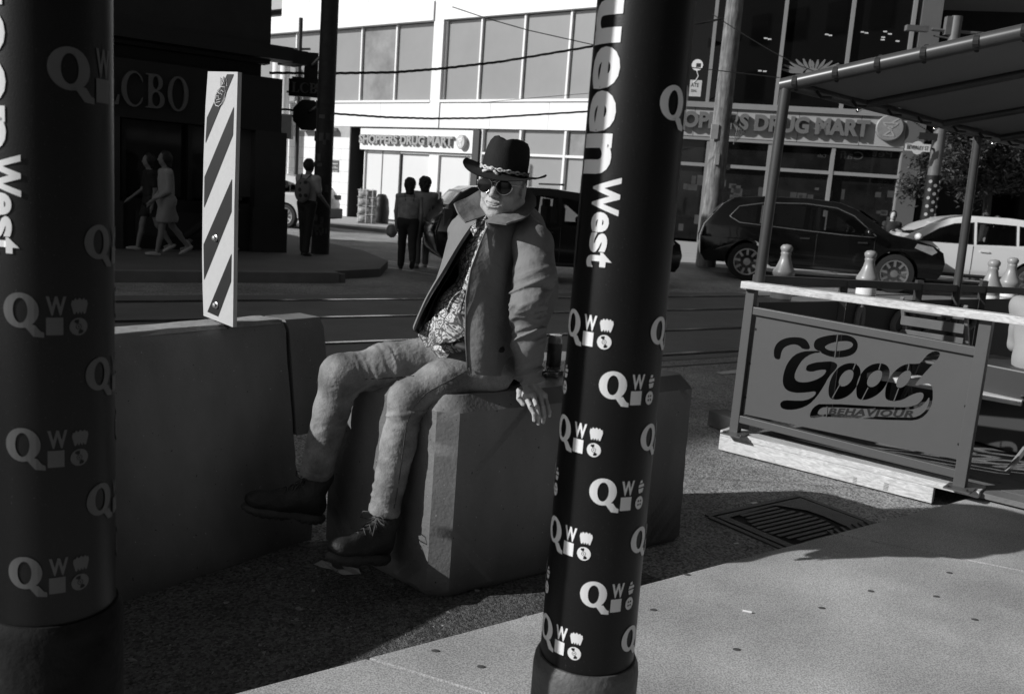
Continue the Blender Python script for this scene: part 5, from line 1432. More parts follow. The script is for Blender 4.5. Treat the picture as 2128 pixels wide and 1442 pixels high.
def patch(grid, nu=10, nv=10, thick=.0035, wr=0., seed=0, sc=14., off=None):
    """a cloth panel through a grid of control points (Catmull-Rom both ways), with thickness"""
    g = np.array(grid, float); 
    def cr(arr, n):
        m = len(arr); out = []
        for i in range(m - 1):
            p0, p1, p2, p3 = arr[max(i - 1, 0)], arr[i], arr[i + 1], arr[min(i + 2, m - 1)]
            for t in np.linspace(0, 1, n, endpoint=False):
                out.append(.5 * ((2 * p1) + (p2 - p0) * t + (2 * p0 - 5 * p1 + 4 * p2 - p3) * t ** 2 + (3 * p1 - p0 - 3 * p2 + p3) * t ** 3))
        out.append(arr[-1]); return np.array(out)
    A = cr(g, nu); B = np.stack([cr(A[i], nv) for i in range(len(A))]); h, w = B.shape[:2]
    du = np.gradient(B, axis=0); dv = np.gradient(B, axis=1); n = np.cross(du, dv); n /= np.linalg.norm(n, axis=2, keepdims=True) + 1e-9
    if wr:
        F_ = B.reshape(-1, 3); q = (vnoise(F_ * sc + seed) + .6 * vnoise(F_ * sc * 2.1 + seed)).reshape(h, w, 1); B = B + n * q * wr
    if off is not None: B = B + n * off(B, np.linspace(0, 1, h)[:, None], np.linspace(0, 1, w)[None, :])[..., None]
    m = MB(); top = (B + n * thick / 2).reshape(-1, 3); bot = (B - n * thick / 2).reshape(-1, 3); N = h * w
    fs = []
    for i in range(h - 1):
        for j in range(w - 1):
            a = i * w + j; fs.append((a, a + 1, a + w + 1, a + w)); fs.append((N + a, N + a + w, N + a + w + 1, N + a + 1))
    for i in range(h - 1):
        for j in (0, w - 1):
            a = i * w + j; fs.append((a, a + w, N + a + w, N + a))
    for j in range(w - 1):
        for i in (0, h - 1):
            a = i * w + j; fs.append((a, a + 1, N + a + 1, N + a))
    m.add(np.concatenate([top, bot]), fs); return m
def GR(rows): return [[PT(*c) for c in r_] for r_ in rows]
# shirt tails hanging over the lap
put('shirt_tail', patch(GR([[(925, 640, 3.235), (905, 655, 3.25), (885, 672, 3.29), (868, 684, 3.33)], [(940, 668, 3.22), (918, 680, 3.22), (896, 693, 3.25), (872, 700, 3.30)], [(950, 690, 3.20), (935, 705, 3.20), (912, 716, 3.21), (888, 722, 3.25)]]), 8, 8, wr=.006, seed=4, sc=22), shirt_m, man, smooth=True)
put('shirt_tail', patch(GR([[(915, 650, 3.225), (940, 650, 3.20), (965, 650, 3.19), (985, 648, 3.2)], [(918, 680, 3.205), (940, 680, 3.19), (965, 682, 3.18), (985, 680, 3.19)], [(922, 700, 3.20), (934, 714, 3.185), (962, 700, 3.18), (985, 692, 3.18)]]), 8, 8, wr=.005, seed=9, sc=24), shirt_m, man, smooth=True)
# shirt placket and collar
put('shirt_placket', patch(GR([[(996, 500, 3.285), (1004, 502, 3.285)], [(975, 560, 3.27), (984, 562, 3.265)], [(958, 610, 3.25), (968, 612, 3.245)], [(944, 660, 3.225), (955, 662, 3.22)]]), 6, 3, .006), shirt_m, man, smooth=True)
for (x, y, d) in ((978, 552, 3.26), (973, 545, 3.262), (958, 600, 3.24), (943, 650, 3.21), (906, 656, 3.24)):
    b = PT(x, y, d); put('shirt_button', MB().lathe([(.005, -.003), (.006, 0), (.005, .003)], b, 10, np.array([[1, 0, 0], [0, 0, 1], [0, 1, 0]]).astype(float)), lining_m, man, smooth=True)
put('shirt_collar', patch(GR([[(1008, 440, 3.36), (992, 455, 3.33), (978, 478, 3.29)], [(1014, 448, 3.31), (1001, 465, 3.285), (985, 492, 3.265)]]), 6, 6, .006), shirt_m, man, smooth=True)
put('shirt_collar', patch(GR([[(1018, 455, 3.30), (1012, 470, 3.275), (1000, 490, 3.255)], [(1036, 452, 3.28), (1026, 470, 3.255), (1010, 498, 3.245)]]), 6, 6, .006), shirt_m, man, smooth=True)

# jacket: one open shell round the back, from his right front edge to the zip edge
JL = [
 [(996, 442, 3.33), (990, 436, 3.40), (994, 426, 3.50), (1020, 418, 3.57), (1050, 415, 3.58), (1080, 418, 3.55), (1096, 428, 3.49), (1090, 440, 3.40), (1062, 452, 3.30), (1022, 456, 3.25)],
 [(984, 466, 3.380), (962, 458, 3.460), (952, 450, 3.560), (985, 441, 3.670), (1050, 433, 3.680), (1108, 442, 3.620), (1128, 458, 3.520), (1100, 466, 3.380), (1056, 472, 3.250), (1014, 468, 3.200)],
 [(960, 505, 3.350), (942, 500, 3.420), (936, 495, 3.570), (985, 490, 3.720), (1056, 482, 3.740), (1128, 490, 3.690), (1146, 510, 3.560), (1098, 515, 3.380), (1040, 515, 3.200), (998, 506, 3.170)],
 [(928, 560, 3.320), (920, 558, 3.390), (926, 548, 3.550), (985, 540, 3.730), (1060, 540, 3.760), (1130, 548, 3.720), (1156, 560, 3.580), (1092, 566, 3.380), (1030, 566, 3.180), (979, 560, 3.150)],
 [(893, 618, 3.290), (894, 618, 3.370), (908, 612, 3.500), (975, 615, 3.720), (1060, 615, 3.760), (1130, 615, 3.730), (1158, 622, 3.600), (1090, 628, 3.380), (1026, 628, 3.170), (969, 620, 3.140)],
 [(866, 676, 3.260), (872, 682, 3.350), (894, 690, 3.440), (965, 700, 3.690), (1055, 705, 3.760), (1112, 705, 3.730), (1128, 706, 3.600), (1080, 712, 3.380), (1026, 712, 3.150), (968, 700, 3.135)],
 [(863, 686, 3.260), (876, 694, 3.350), (904, 708, 3.420), (962, 770, 3.620), (1045, 790, 3.680), (1086, 790, 3.640), (1096, 786, 3.550), (1064, 784, 3.360), (1018, 781, 3.160), (973, 776, 3.140)],
]
def joff(B, u, v):
    F_ = B.reshape(-1, 3)
    n = vnoise(F_ * np.array([9, 9, 3.2]) + 3).reshape(B.shape[:2]); n2 = vnoise(F_ * np.array([20, 20, 9]) + 8).reshape(B.shape[:2])
    ph = v * 30 + u * 7 + n * 3.5
    fold = np.sin(ph) * .010 * np.clip(.3 + n, 0, 1) * np.clip(v * 2.2 - .9, 0, 1)
    return fold + n * .009 + n2 * .0035
put('jacket', patch(GR(JL), 14, 9, .004, off=joff), [jacket_m], man, smooth=60)
JI = [[(x + (2 if i == 0 else (-2 if i == 9 else 0)), y, d + (-.012 if i in (3, 4, 5) else (.012 if i > 6 or i < 2 else .0))) for i, (x, y, d) in enumerate(r_)] for r_ in JL]
cen = mid_(bel, che)
jl = patch(GR(JI), 10, 6, .002)
for i, p in enumerate(jl.v):
    q = np.array(p); c_ = np.array([cen[0], cen[1], q[2]]); dd = c_ - q; L = np.linalg.norm(dd); jl.v[i] = tuple(q + dd / L * .022)
put('jacket_lining', jl, lining_m, man, smooth=60)
# front edge facings and zip
put('zip', MB().tube([PT(*c) for c in ((1012, 474, 3.19), (997, 508, 3.162), (978, 560, 3.142), (968, 620, 3.132), (967, 700, 3.127), (972, 772, 3.132))], .003, 6), mat('zip_metal', .22, .5, .3, 90., metal=.5), man, smooth=True)
put('zip_pull', MB().bar(PT(973, 764, 3.122), PT(976, 778, 3.118), .006, .006), chrome, man)
put('jacket_edge', patch(GR([[(985, 468, 3.375), (958, 506, 3.34), (926, 561, 3.31), (891, 619, 3.28), (865, 676, 3.255), (862, 687, 3.255)], [(977, 470, 3.365), (951, 508, 3.33), (920, 560, 3.30), (887, 616, 3.275), (862, 672, 3.25), (859, 684, 3.25)]]), 4, 8, .008), jacket_m, man, smooth=60)
# collar flaps
put('jacket_collar', patch(GR([[(1000, 394, 3.40), (975, 408, 3.36), (943, 424, 3.30)], [(1006, 420, 3.37), (984, 430, 3.33), (952, 444, 3.275)], [(1010, 448, 3.32), (992, 455, 3.29), (967, 463, 3.255)]]), 8, 8, .007, wr=.004, seed=3), jacket_m, man, smooth=60)
put('jacket_collar', patch(GR([[(1098, 392, 3.45), (1062, 430, 3.32), (1008, 461, 3.20)], [(1112, 412, 3.41), (1080, 444, 3.27), (1030, 464, 3.165)], [(1112, 430, 3.36), (1092, 452, 3.25), (1052, 467, 3.15)]]), 8, 8, .007, wr=.004, seed=5), jacket_m, man, smooth=60)
put('jacket_collar', patch(GR([[(1000, 394, 3.40), (1010, 400, 3.52), (1050, 398, 3.56), (1088, 394, 3.52), (1100, 393, 3.45)], [(994, 436, 3.40), (1000, 430, 3.53), (1050, 425, 3.60), (1095, 428, 3.56), (1112, 430, 3.42)]]), 6, 6, .007), jacket_m, man, smooth=60)
# sleeves
def sleeve(ps_, rs, seed, zcut=None):
    ps_ = [np.array(p) for p in ps_]
    def f(Pt):
        d = None
        for i in range(len(ps_) - 1):
            c = cap(Pt, ps_[i], ps_[i + 1], rs[i], rs[i + 1]); d = c if d is None else smin(d, c, .03)
        ax_ = ps_[-1] - ps_[-2]; ax_ /= np.linalg.norm(ax_)
        s = (Pt - ps_[0]) @ ((ps_[-1] - ps_[0]) / np.linalg.norm(ps_[-1] - ps_[0]))
        L = np.linalg.norm(ps_[-1] - ps_[0])
        d = d + crease(Pt, ps_[0], ps_[-1], .0085, seed * 5 + 1, 30, 6, 9) * np.clip(s / L * 1.5, .25, 1) + vnoise(Pt * 9 + seed) * .004
        loc = (Pt - ps_[-1]) @ ax_; d = smax(d, loc, .004)
        rad = np.linalg.norm(Pt - ps_[-1] - loc[:, None] * ax_, axis=1)
        d = np.maximum(d, -np.maximum(rad - rs[-1] + .007, -(loc + .035)))
        return d
    lo, hi = bbox(ps_, .11); return smooth_mesh(nets(f, lo, hi, .0042), 1, .35)
shL, elL, wrL = P(1106, 510, 3.34), P(1098, 632, 3.24), P(1098, 786, 3.32)
put('jacket_sleeve', sleeve([P(1084, 468, 3.44), shL, mid_(shL, elL, .5) + V3(.014, -.01, 0), elL, mid_(elL, wrL, .5), wrL], [.055, .072, .071, .062, .056, .050], 2), jacket_m, man, smooth=True)
shR, elR, wrR = PT(968, 485, 3.58), PT(985, 640, 3.80), PT(1040, 772, 3.84)
put('jacket_sleeve', sleeve([shR, elR, wrR], [.075, .062, .050], 6), jacket_m, man, smooth=True)
bcu = P(1112, 782, 3.262); put('cuff_button', MB().lathe([(.007, -.002), (.008, 0), (.006, .004)], bcu, 12, np.array([[1, 0, 0], [0, 0, 1], [0, 1, 0]]).astype(float)), vinyl_grey, man, smooth=True)

# head frame
HC = P(1045, 388, 3.385)
hf = V3(-.27, -.96, -.03); hf /= np.linalg.norm(hf); hu = V3(.055, .0, 1.); hu -= hf * (hu @ hf); hu /= np.linalg.norm(hu); hlft = np.cross(hu, hf) * -1
hlft = np.cross(hf, hu) * -1
if hlft @ V3(1, 0, 0) < 0: hlft = -hlft          # his left is on the viewer's right
HM = np.array([hlft, hf, hu]).T                  # columns: left, forward, up
def HP(a, b, c): return HC + HM @ np.array([a, b, c], float)
def headf(Pt):
    q = (Pt - HC) @ HM
    d = elp(q, (0, -.018, .030), (.074, .094, .092))
    d = smin(d, elp(q, (0, .022, -.045), (.058, .062, .068)), .03)
    d = smin(d, elp(q, (0, .066, -.100), (.026, .020, .018)), .022)
    d = smin(d, elp(q, (0, .045, -.088), (.044, .035, .020)), .02)
    for s in (-1, 1):
        d = smin(d, elp(q, (s * .038, .058, -.030), (.023, .022, .026)), .018)
        d = smin(d, cap(q, (s * .052, .03, -.07), (s * .066, -.02, -.045), .016, .018), .025)     # jaw line
        d = smax(d, -elp(q, (s * .032, .095, .008), (.019, .016, .012)), .012)                    # eye hollows
        d = smin(d, elp(q, (s * .032, .078, .008), (.014, .012, .012)), .004)
        d = smin(d, cap(q, (s * .012, .085, .030), (s * .046, .072, .027), .010, .008), .012)     # brow
        # fold from nose to mouth corner
        d = smax(d, -cap(q, (s * .017, .100, -.040), (s * .036, .080, -.066), .0032, .0028), .005)
        # ear
        e = elp(q, (s * .077, -.012, -.005), (.009, .019, .032)); e = smax(e, -elp(q, (s * .086, -.008, -.003), (.006, .011, .02)), .004); d = smin(d, e, .006)
    d = smin(d, cap(q, (0, .088, .018), (0, .113, -.026), .0075, .0125), .010)                    # nose
    for s in (-1, 1): d = smin(d, elp(q, (s * .012, .100, -.031), (.0085, .010, .008)), .006)
    # upper lip, lower lip, open smile between
    d = smin(d, elp(q, (0, .080, -.060), (.034, .016, .022)), .014)
    d = smin(d, cap(q, (-.020, .089, -.0545), (.020, .089, -.0545), .0036), .006)
    d = smin(d, cap(q, (-.016, .089, -.0700), (.016, .089, -.0700), .0042), .007)
    for (a, b) in (((-.027, .086, -.0575), (0, .0985, -.0645)), ((0, .0985, -.0645), (.027, .086, -.0575))): d = smax(d, -cap(q, a, b, .0040), .003)
    d = smax(d, -cap(q, (-.014, .092, -.083), (.014, .092, -.083), .0035), .008)
    d = smin(d, cap(q, (0, -.015, -.075), (.0, -.055, -.20), .056, .066), .03)
    d = smin(d, cap(q, (0, .02, -.09), (0, .0, -.15), .026, .03), .03)
    # fine lines
    d = d + vnoise(q * 90) * .0006 + vnoise(q * np.array([40, 40, 160])) * .0005
    return d
lo, hi = bbox([HP(0, 0, .14), HP(0, -.07, -.24), HP(.1, 0, 0), HP(-.1, 0, 0), HP(0, .13, 0), HP(0, -.12, 0)], .01)
head = put('head', smooth_mesh(nets(headf, lo, hi, .0032), 1, .4), skin_old, man, smooth=True)
tm = MB().tube([HP(-.018, .0905, -.0615), HP(-.009, .0945, -.0635), HP(0, .0955, -.0645), HP(.009, .0945, -.0635), HP(.018, .0905, -.0615)], .0028, 6); put('teeth', tm, mat('teeth', .38, .4), head, smooth=True)
def hair(Pt):
    q = (Pt - HC) @ HM
    d = elp(q, (0, -.022, .026), (.080, .097, .095)); d = smax(d, (q[:, 1] + .030), .008); d = smax(d, -(q[:, 2] + .052 + .2 * (q[:, 1] + .05)), .01)
    return d + vnoise(q * 120) * .002
hr = put('hair', nets(hair, lo, hi, .005), hair_m, head, smooth=True)
# sunglasses
sg_ = put('sunglasses', MB().tube([HP(-.010, .108, .014), HP(-.005, .113, .018), HP(.005, .113, .018), HP(.010, .108, .014)], .0016, 6), chrome, man, smooth=True)
lensm = mat('sunglass_lens', .006, .10, .2, 5., spec=.35)
for s in (-1, 1):
    pts = []
    for k in range(28):
        a = 2 * math.pi * k / 28; x = .0290 * math.cos(a); z = .0245 * math.sin(a)
        if z < 0: z *= 1.12; x *= 1 - .12 * (-z / .027) ** 2
        xx = s * (.036 + x * s); bb = .1135 - .9 * (abs(xx) - .01) ** 1 * .28
        pts.append(HP(s * (.036) + x, .1085 - .16 * max(0, abs(s * .036 + x) - .008), .003 + z))
    cpt = np.mean(pts, 0) + hf * .003
    m = MB().add(pts + [cpt] + [p - hf * .003 for p in pts] , [(k, (k + 1) % 28, 28) for k in range(28)] + [tuple(29 + k for k in range(28))])
    put('lens', m, lensm, sg_, smooth=True)
    put('rim', MB().tube(pts + [pts[0]], .0014, 6, cap=False), chrome, sg_, smooth=True)
    put('temple', MB().tube([HP(s * .064, .099, .014), HP(s * .075, .088, .012), HP(s * .079, .02, .010), HP(s * .079, -.01, -.004)], .0014, 6), chrome, sg_, smooth=True)
# hat
hat = None
def hatmesh():
    m = MB(); nt_ = 96; vs = []; fs = []
    up = hu + hlft * .085 - hf * .02; up = up / np.linalg.norm(up); fwd_ = hf - up * (hf @ up); fwd_ /= np.linalg.norm(fwd_); lf_ = np.cross(fwd_, up); 
    if lf_ @ hlft < 0: lf_ = -lf_
    C = HP(-.002, -.004, .049)
    def pt(a, b, c): return C + lf_ * a + fwd_ * b + up * c
    rows = []
    # crown, from band up to the pinched top, then brim out and rolled edge, then under
    prof_ = [(.0, 'c', 1.0), (.02, 'c', 1.0), (.05, 'c', .985), (.08, 'c', .95), (.105, 'c', .88), (.122, 'c', .76), (.128, 'c', .58), (.124, 'c', .36), (.118, 'c', .15), (.117, 'c', .0)]
    for (h, _, k) in prof_[::-1]:
        r_ = []
        for j in range(nt_):
            t = 2 * math.pi * j / nt_; a = math.cos(t) * .083 * k; b = math.sin(t) * .101 * k; c = h
            if h > .04:
                f_ = (h - .04) / .09
                # lengthways dent and the two finger pinches at the front
                c -= .026 * f_ * math.exp(-(a / .024) ** 2) * (.55 + .45 * max(0, -math.sin(t)) + (.5 if k < .6 else 0))
                pin = math.exp(-((abs(a) - .055) / .024) ** 2) * max(0, b / .09) ** 1.2
                a *= 1 - .42 * pin * f_; b *= 1 - .10 * pin * f_
                c += .014 * f_ * max(0, b / .1) - .004 * f_
            r_.append(pt(a, b, c))
        rows.append(r_)
    for k, dz in ((1.03, -.002), (1.18, -.003), (1.36, -.001), (1.52, .003), (1.62, .006), (1.645, .0085), (1.62, .0045), (1.5, .0005), (1.3, -.005), (1.0, -.006), (.93, -.0045)):
        r_ = []
        for j in range(nt_):
            t = 2 * math.pi * j / nt_; w = (k - 1) / .64
            a = math.cos(t) * (.083 + .070 * (k - 1) / .64 * 1.0); b = math.sin(t) * (.101 + .066 * (k - 1) / .64)
            if k < 1: a = math.cos(t) * .083 * k; b = math.sin(t) * .101 * k
            c = dz + max(0, w) ** 1.4 * (.017 * abs(math.cos(t)) ** 2.4 - .032 * max(0, math.sin(t)) - .010 * max(0, -math.sin(t)))
            r_.append(pt(a, b, c))
        rows.append(r_)
    vs = [p for r_ in rows for p in r_]
    fs = [(i * nt_ + j, i * nt_ + (j + 1) % nt_, (i + 1) * nt_ + (j + 1) % nt_, (i + 1) * nt_ + j) for i in range(len(rows) - 1) for j in range(nt_)]
    m.add(vs, fs); return m, pt
hm_, hpt = hatmesh()
hat = put('hat', hm_, felt, man, smooth=60)
bd_ = MB()
for ph in (0, 1):
    pts = []
    for j in range(97):
        t = 2 * math.pi * j / 96; w = math.sin(j * 1.1 + ph * math.pi) * .0016
        pts.append(hpt(math.cos(t) * (.0855 + abs(w)), math.sin(t) * (.1035 + abs(w)), .0075 + w * 2.2 + ph * .004))
    bd_.tube(pts, .0036, 6, cap=False)
put('hat_band', bd_, bandm, hat, smooth=True)
kn_ = MB()
for (p0, p1, p2) in (((-.018, .109, .008), (-.030, .112, .001), (-.046, .108, -.006)), ((-.012, .110, .007), (.002, .114, .0), (.015, .115, -.008))): kn_.tube([hpt(*p0), hpt(*p1), hpt(*p2)], [.0045, .0045, .006], 8)
kn_.tube([hpt(-.022, .109, .010), hpt(-.008, .112, .006)], .0062, 8)
put('band_knot', kn_, bandm, hat, smooth=True)

# hands
def handf(pts, palm):
    def f(Pt):
        d = None
        for (a, b, ra, rb) in palm:
            c = cap(Pt, a, b, ra, rb); d = c if d is None else smin(d, c, .012)
        for ch in pts:
            e = None
            for i in range(len(ch) - 1):
                c = cap(Pt, ch[i][0], ch[i + 1][0], ch[i][1], ch[i + 1][1]); e = c if e is None else smin(e, c, .003)
            d = smin(d, e, .005)
        return d + vnoise(Pt * 110) * .0006
    return f
Z = lambda x, y, d: P(x, y, d)
wr0 = Z(1099, 795, 3.345)
kn = [Z(1092, 822, 3.30), Z(1107, 818, 3.305), Z(1121, 818, 3.325), Z(1132, 822, 3.345)]
fingers = [
 [(mid_(wr0, kn[0], .5), .010), (kn[0], .0105), (Z(1103, 846, 3.27), .0098), (Z(1110, 860, 3.262), .0085), (Z(1110, 873, 3.262), .0072)],
 [(mid_(wr0, kn[1], .5), .010), (kn[1], .0105), (Z(1115, 846, 3.275), .0098), (Z(1120, 866, 3.268), .0086), (Z(1119, 880, 3.268), .0073)],
 [(mid_(wr0, kn[2], .5), .010), (kn[2], .0100), (Z(1128, 845, 3.295), .0092), (Z(1131, 864, 3.285), .0082), (Z(1129, 877, 3.285), .0070)],
 [(mid_(wr0, kn[3], .5), .009), (kn[3], .0090), (Z(1138, 842, 3.32), .0080), (Z(1142, 855, 3.31), .0072), (Z(1142, 864, 3.308), .0062)],
 [(Z(1093, 802, 3.34), .014), (Z(1080, 812, 3.315), .0125), (Z(1079, 828, 3.295), .0105), (Z(1087, 840, 3.285), .0085)],
]
palm = [(Z(1098, 778, 3.37), wr0, .024, .024), (wr0, mid_(kn[0], kn[1]), .023, .015), (wr0, mid_(kn[2], kn[3]), .021, .014), (kn[0], kn[3], .010, .010), (wr0, kn[0], .018, .012)]
allp = [q[0] for ch_ in fingers for q in ch_] + [wr0, Z(1098, 778, 3.37)]
lo, hi = bbox(allp, .035)
put('hand', smooth_mesh(nets(handf(fingers, palm), lo, hi, .0026), 1, .4), skin_old, man, smooth=True)
nl = MB()
for ch_ in fingers:
    a, b = ch_[-2][0], ch_[-1][0]; d = (b - a) / np.linalg.norm(b - a); t_ = b + V3(-.1, -1, .1) * ch_[-1][1] * .82; nl.box(t_, (.008, .0025, .010), M=np.array([[1, 0, 0], [0, 1, 0], [0, 0, 1]]).astype(float))
put('finger_nail', nl, mat('nail', .55, .3), man, bevel=.001)
w2 = Z(1046, 783, 3.84); f2 = [[(w2, .018), (w2 + V3(.05, -.03 + .02 * k, -.012), .010), (w2 + V3(.10, -.04 + .026 * k, -.02), .008)] for k in range(4)] + [[(w2, .016), (w2 + V3(.03, -.06, -.015), .010)]]
lo, hi = bbox([w2, w2 + V3(.13, .06, 0), w2 + V3(-.03, -.09, -.03)], .03); put('hand', nets(handf(f2, [(w2 - V3(.03, 0, 0), w2 + V3(.04, 0, -.008), .024, .02)]), lo, hi, .004), skin_old, man, smooth=True)

# boots
def boot(ank, toe, solez, seed, parent):
    f = toe - ank; f[2] = 0; L = np.linalg.norm(f); f /= L
    slope = (toe[2] - (ank[2] - .10)) / L
    fx = np.array([f[0], f[1], slope]); fx /= np.linalg.norm(fx); u = V3(0, 0, 1) - fx * fx[2]; u /= np.linalg.norm(u); l = np.cross(u, fx)
    M = np.array([fx, l, u]).T; O = ank.copy()
    def up_(Pt):
        q = (Pt - O) @ M / 1.09
        d = cap(q, (0, 0, .035), (.005, 0, -.03), .042, .047)
        d = smin(d, cap(q, (-.02, 0, -.065), (.06, 0, -.06), .036, .037), .03)
        d = smin(d, elp(q, (.13, 0, -.075), (.075, .046, .032)), .03)
        d = smin(d, cap(q, (.02, 0, -.02), (.12, 0, -.06), .038, .033), .03)
        d = smin(d, elp(q, (.185, 0, -.074), (.048, .046, .033)), .02)
        d = smin(d, cap(q, (-.01, 0, .045), (.0, 0, .02), .046, .046), .015)
        d = smax(d, -(q[:, 2] + .098), .006)
        d = smax(d, -np.maximum(np.linalg.norm(q[:, :2] - [.0, 0], axis=1) - .034, -(q[:, 2] - .045)), .004)
        d = smax(d, q[:, 2] - .066, .006)
        d = d + .0018 * np.sin(q[:, 0] * 70 + vnoise(q * 20) * 2) * (q[:, 2] > -.07) + vnoise(q * 40) * .001
        return d
    def so(Pt):
        q = (Pt - O) @ M / 1.09
        d = smin(elp(q, (-.005, 0, -.105), (.062, .040, .03)), elp(q, (.14, .0, -.105), (.098, .050, .03)), .05)
        d = smax(d, np.abs(q[:, 2] + .108) - .021, .004); d = smax(d, -(np.abs(q[:, 0] - .055) - .014 + (q[:, 2] + .118) * 2), .003)
        lug_ = (np.sin(q[:, 0] * 260) > .2) & (q[:, 2] < -.113); return d + np.where(lug_, .0035, 0)
    pts = [O + M @ np.array(c) for c in ((-.10, -.08, -.16), (.28, .08, .09), (-.10, .08, .09), (.28, -.08, -.16), (.28, .08, -.16), (-.10, -.08, .09))]
    lo, hi = bbox(pts, .01)
    b = put('boot', smooth_mesh(nets(up_, lo, hi, .0045), 1), boot_m, parent, smooth=True)
    put('sole', nets(so, lo, hi, .0045), sole_m, b, smooth=40)
    lc_ = MB(); W = lambda a, b_, c: O + M @ (np.array([a, b_, c]) * 1.09)
    for k in range(4):
        x = .045 + k * .024; z = .012 - k * .0135 - .004
        lc_.tube([W(x, -.022, z - .004), W(x + .008, 0, z + .011), W(x + .016, .022, z - .006)], .0022, 6); lc_.tube([W(x, .022, z - .004), W(x + .008, 0, z + .012), W(x + .016, -.022, z - .006)], .0022, 6)
    for sg in (-1, 1):
        lc_.tube([W(.045, 0, .030), W(.062, .02 * sg, .045), W(.072, .045 * sg, .040), W(.066, .055 * sg, .018), W(.054, .03 * sg, .018), W(.045, 0, .03)], .0022, 6)
        lc_.tube([W(.045, 0, .03), W(.07, .02 * sg, .005), W(.085, .032 * sg, -.025)], .002, 6)
    put('lace', lc_, lace_m, b, smooth=True)
    sk = MB().tube([O + M @ np.array([0, 0, .03]), O + M @ np.array([0, 0, .115])], .038, 16); put('sock', sk, mat('sock_grey', .13, .9, .2, 60.), parent, smooth=True)
boot(P(797, 1095, 3.225), P(712, 1146, 3.05), .2, 1, man)
boot(P(655, 1015, 3.42), P(540, 1048, 3.34), .2, 2, man)
# ================================================================ PATIO BESIDE THE KERB
bL, bR = G(1527, 900, .13), G(1993, 1013, .13)
pd = bR - bL; pd[2] = 0; PWd = float(np.linalg.norm(pd)); pd /= PWd; pn = V3(pd[1], -pd[0])
if pn @ -bL < 0: pn = -pn
sd = -pn                                     # into the patio
def pp(px, py): return PL(px, py, bL, pn)
def ppo(px, py, o): return PL(px, py, bL + pn * o, pn)
sill = thing('lumber_sill', G(1490, 937, 0), 'pale new lumber beam lying on the asphalt under the patio sign panel', 'lumber')
e0_, e1_ = G(1492, 937, 0), G(1935, 1050, 0); ds = (e1_ - e0_) / np.linalg.norm(e1_ - e0_); dn = V3(-ds[1], ds[0]); Ls = float(np.linalg.norm(e1_ - e0_))
m = MB().bar(e0_ + dn * .02 + V3(0, 0, .055), e1_ + dn * .02 + V3(0, 0, .055), .04, .088); put('beam', m, lumber, sill, bevel=.004)
m = MB().bar(e0_ + dn * .075 + V3(0, 0, .118), e1_ + ds * .22 + dn * .075 + V3(0, 0, .118), .15, .036); put('board', m, lumber, sill, bevel=.004)
m = MB().bar(e0_ + dn * .20 + V3(0, 0, .05), e0_ + dn * .20 + ds * .001 + V3(0, 0, .051), .12, .08)
stp = MB()
for (x, y, w) in ((1772, 998, .05), (1836, 1010, .06)):
    c = PL(x, y, e0_ - dn * .002, dn)
    for k in range(5): stp.bar(c + V3(0, 0, .02 - k * .009) - dn * .0015, c + ds * w * .4 + V3(0, 0, .02 - k * .009) - dn * .0015, .001, .0035)
tag(put('grade_stamp', stp, mat('stamp_ink', .25, .8), sill), kind='stuff')
st2 = thing('patio_footing', G(1512, 893, 0), 'short dark wood block lying at the foot of the left patio post', 'wood block')
m = MB().box(G(1512, 893, 0) + V3(0, 0, .06), (.16, .24, .11), rz=.5); put('block', m, mat('old_wood', .12, .8, .3, 8.), st2, bevel=.006)

sg = thing('patio_sign', bL, 'painted steel patio panel with cut-out script lettering, facing the block', 'sign panel')
topL, topR = pp(1570, 603), pp(2060, 668)
def sq(a, b, w, mt, nm, par=sg, h=None): return put(nm, MB().bar(a, b, w, h or w, upv=pn), mt, par, bevel=.003)
sq(pp(1527, 900), pp(1564, 600), .055, patio_paint, 'post')
sq(pp(1994, 1013), pp(2052, 664), .060, patio_paint, 'post')
sq(pp(1566, 645), pp(2045, 733), .045, patio_paint, 'top_rail')
sq(pp(1533, 868), pp(1997, 985), .045, patio_paint, 'bottom_rail')
for (x, y) in ((1527, 901), (1994, 1014)):
    m = MB().box(G(x, y, .139), (.13, .13, .008), rz=math.atan2(pd[1], pd[0])); put('foot_plate', m, patio_paint, sg)
    for a in (-1, 1):
        m = MB().lathe([(.009, 0), (.009, .012), (0, .014)], G(x, y, .14) + pd * .05 * a + pn * .04, 8); put('bolt', m, steel, sg)
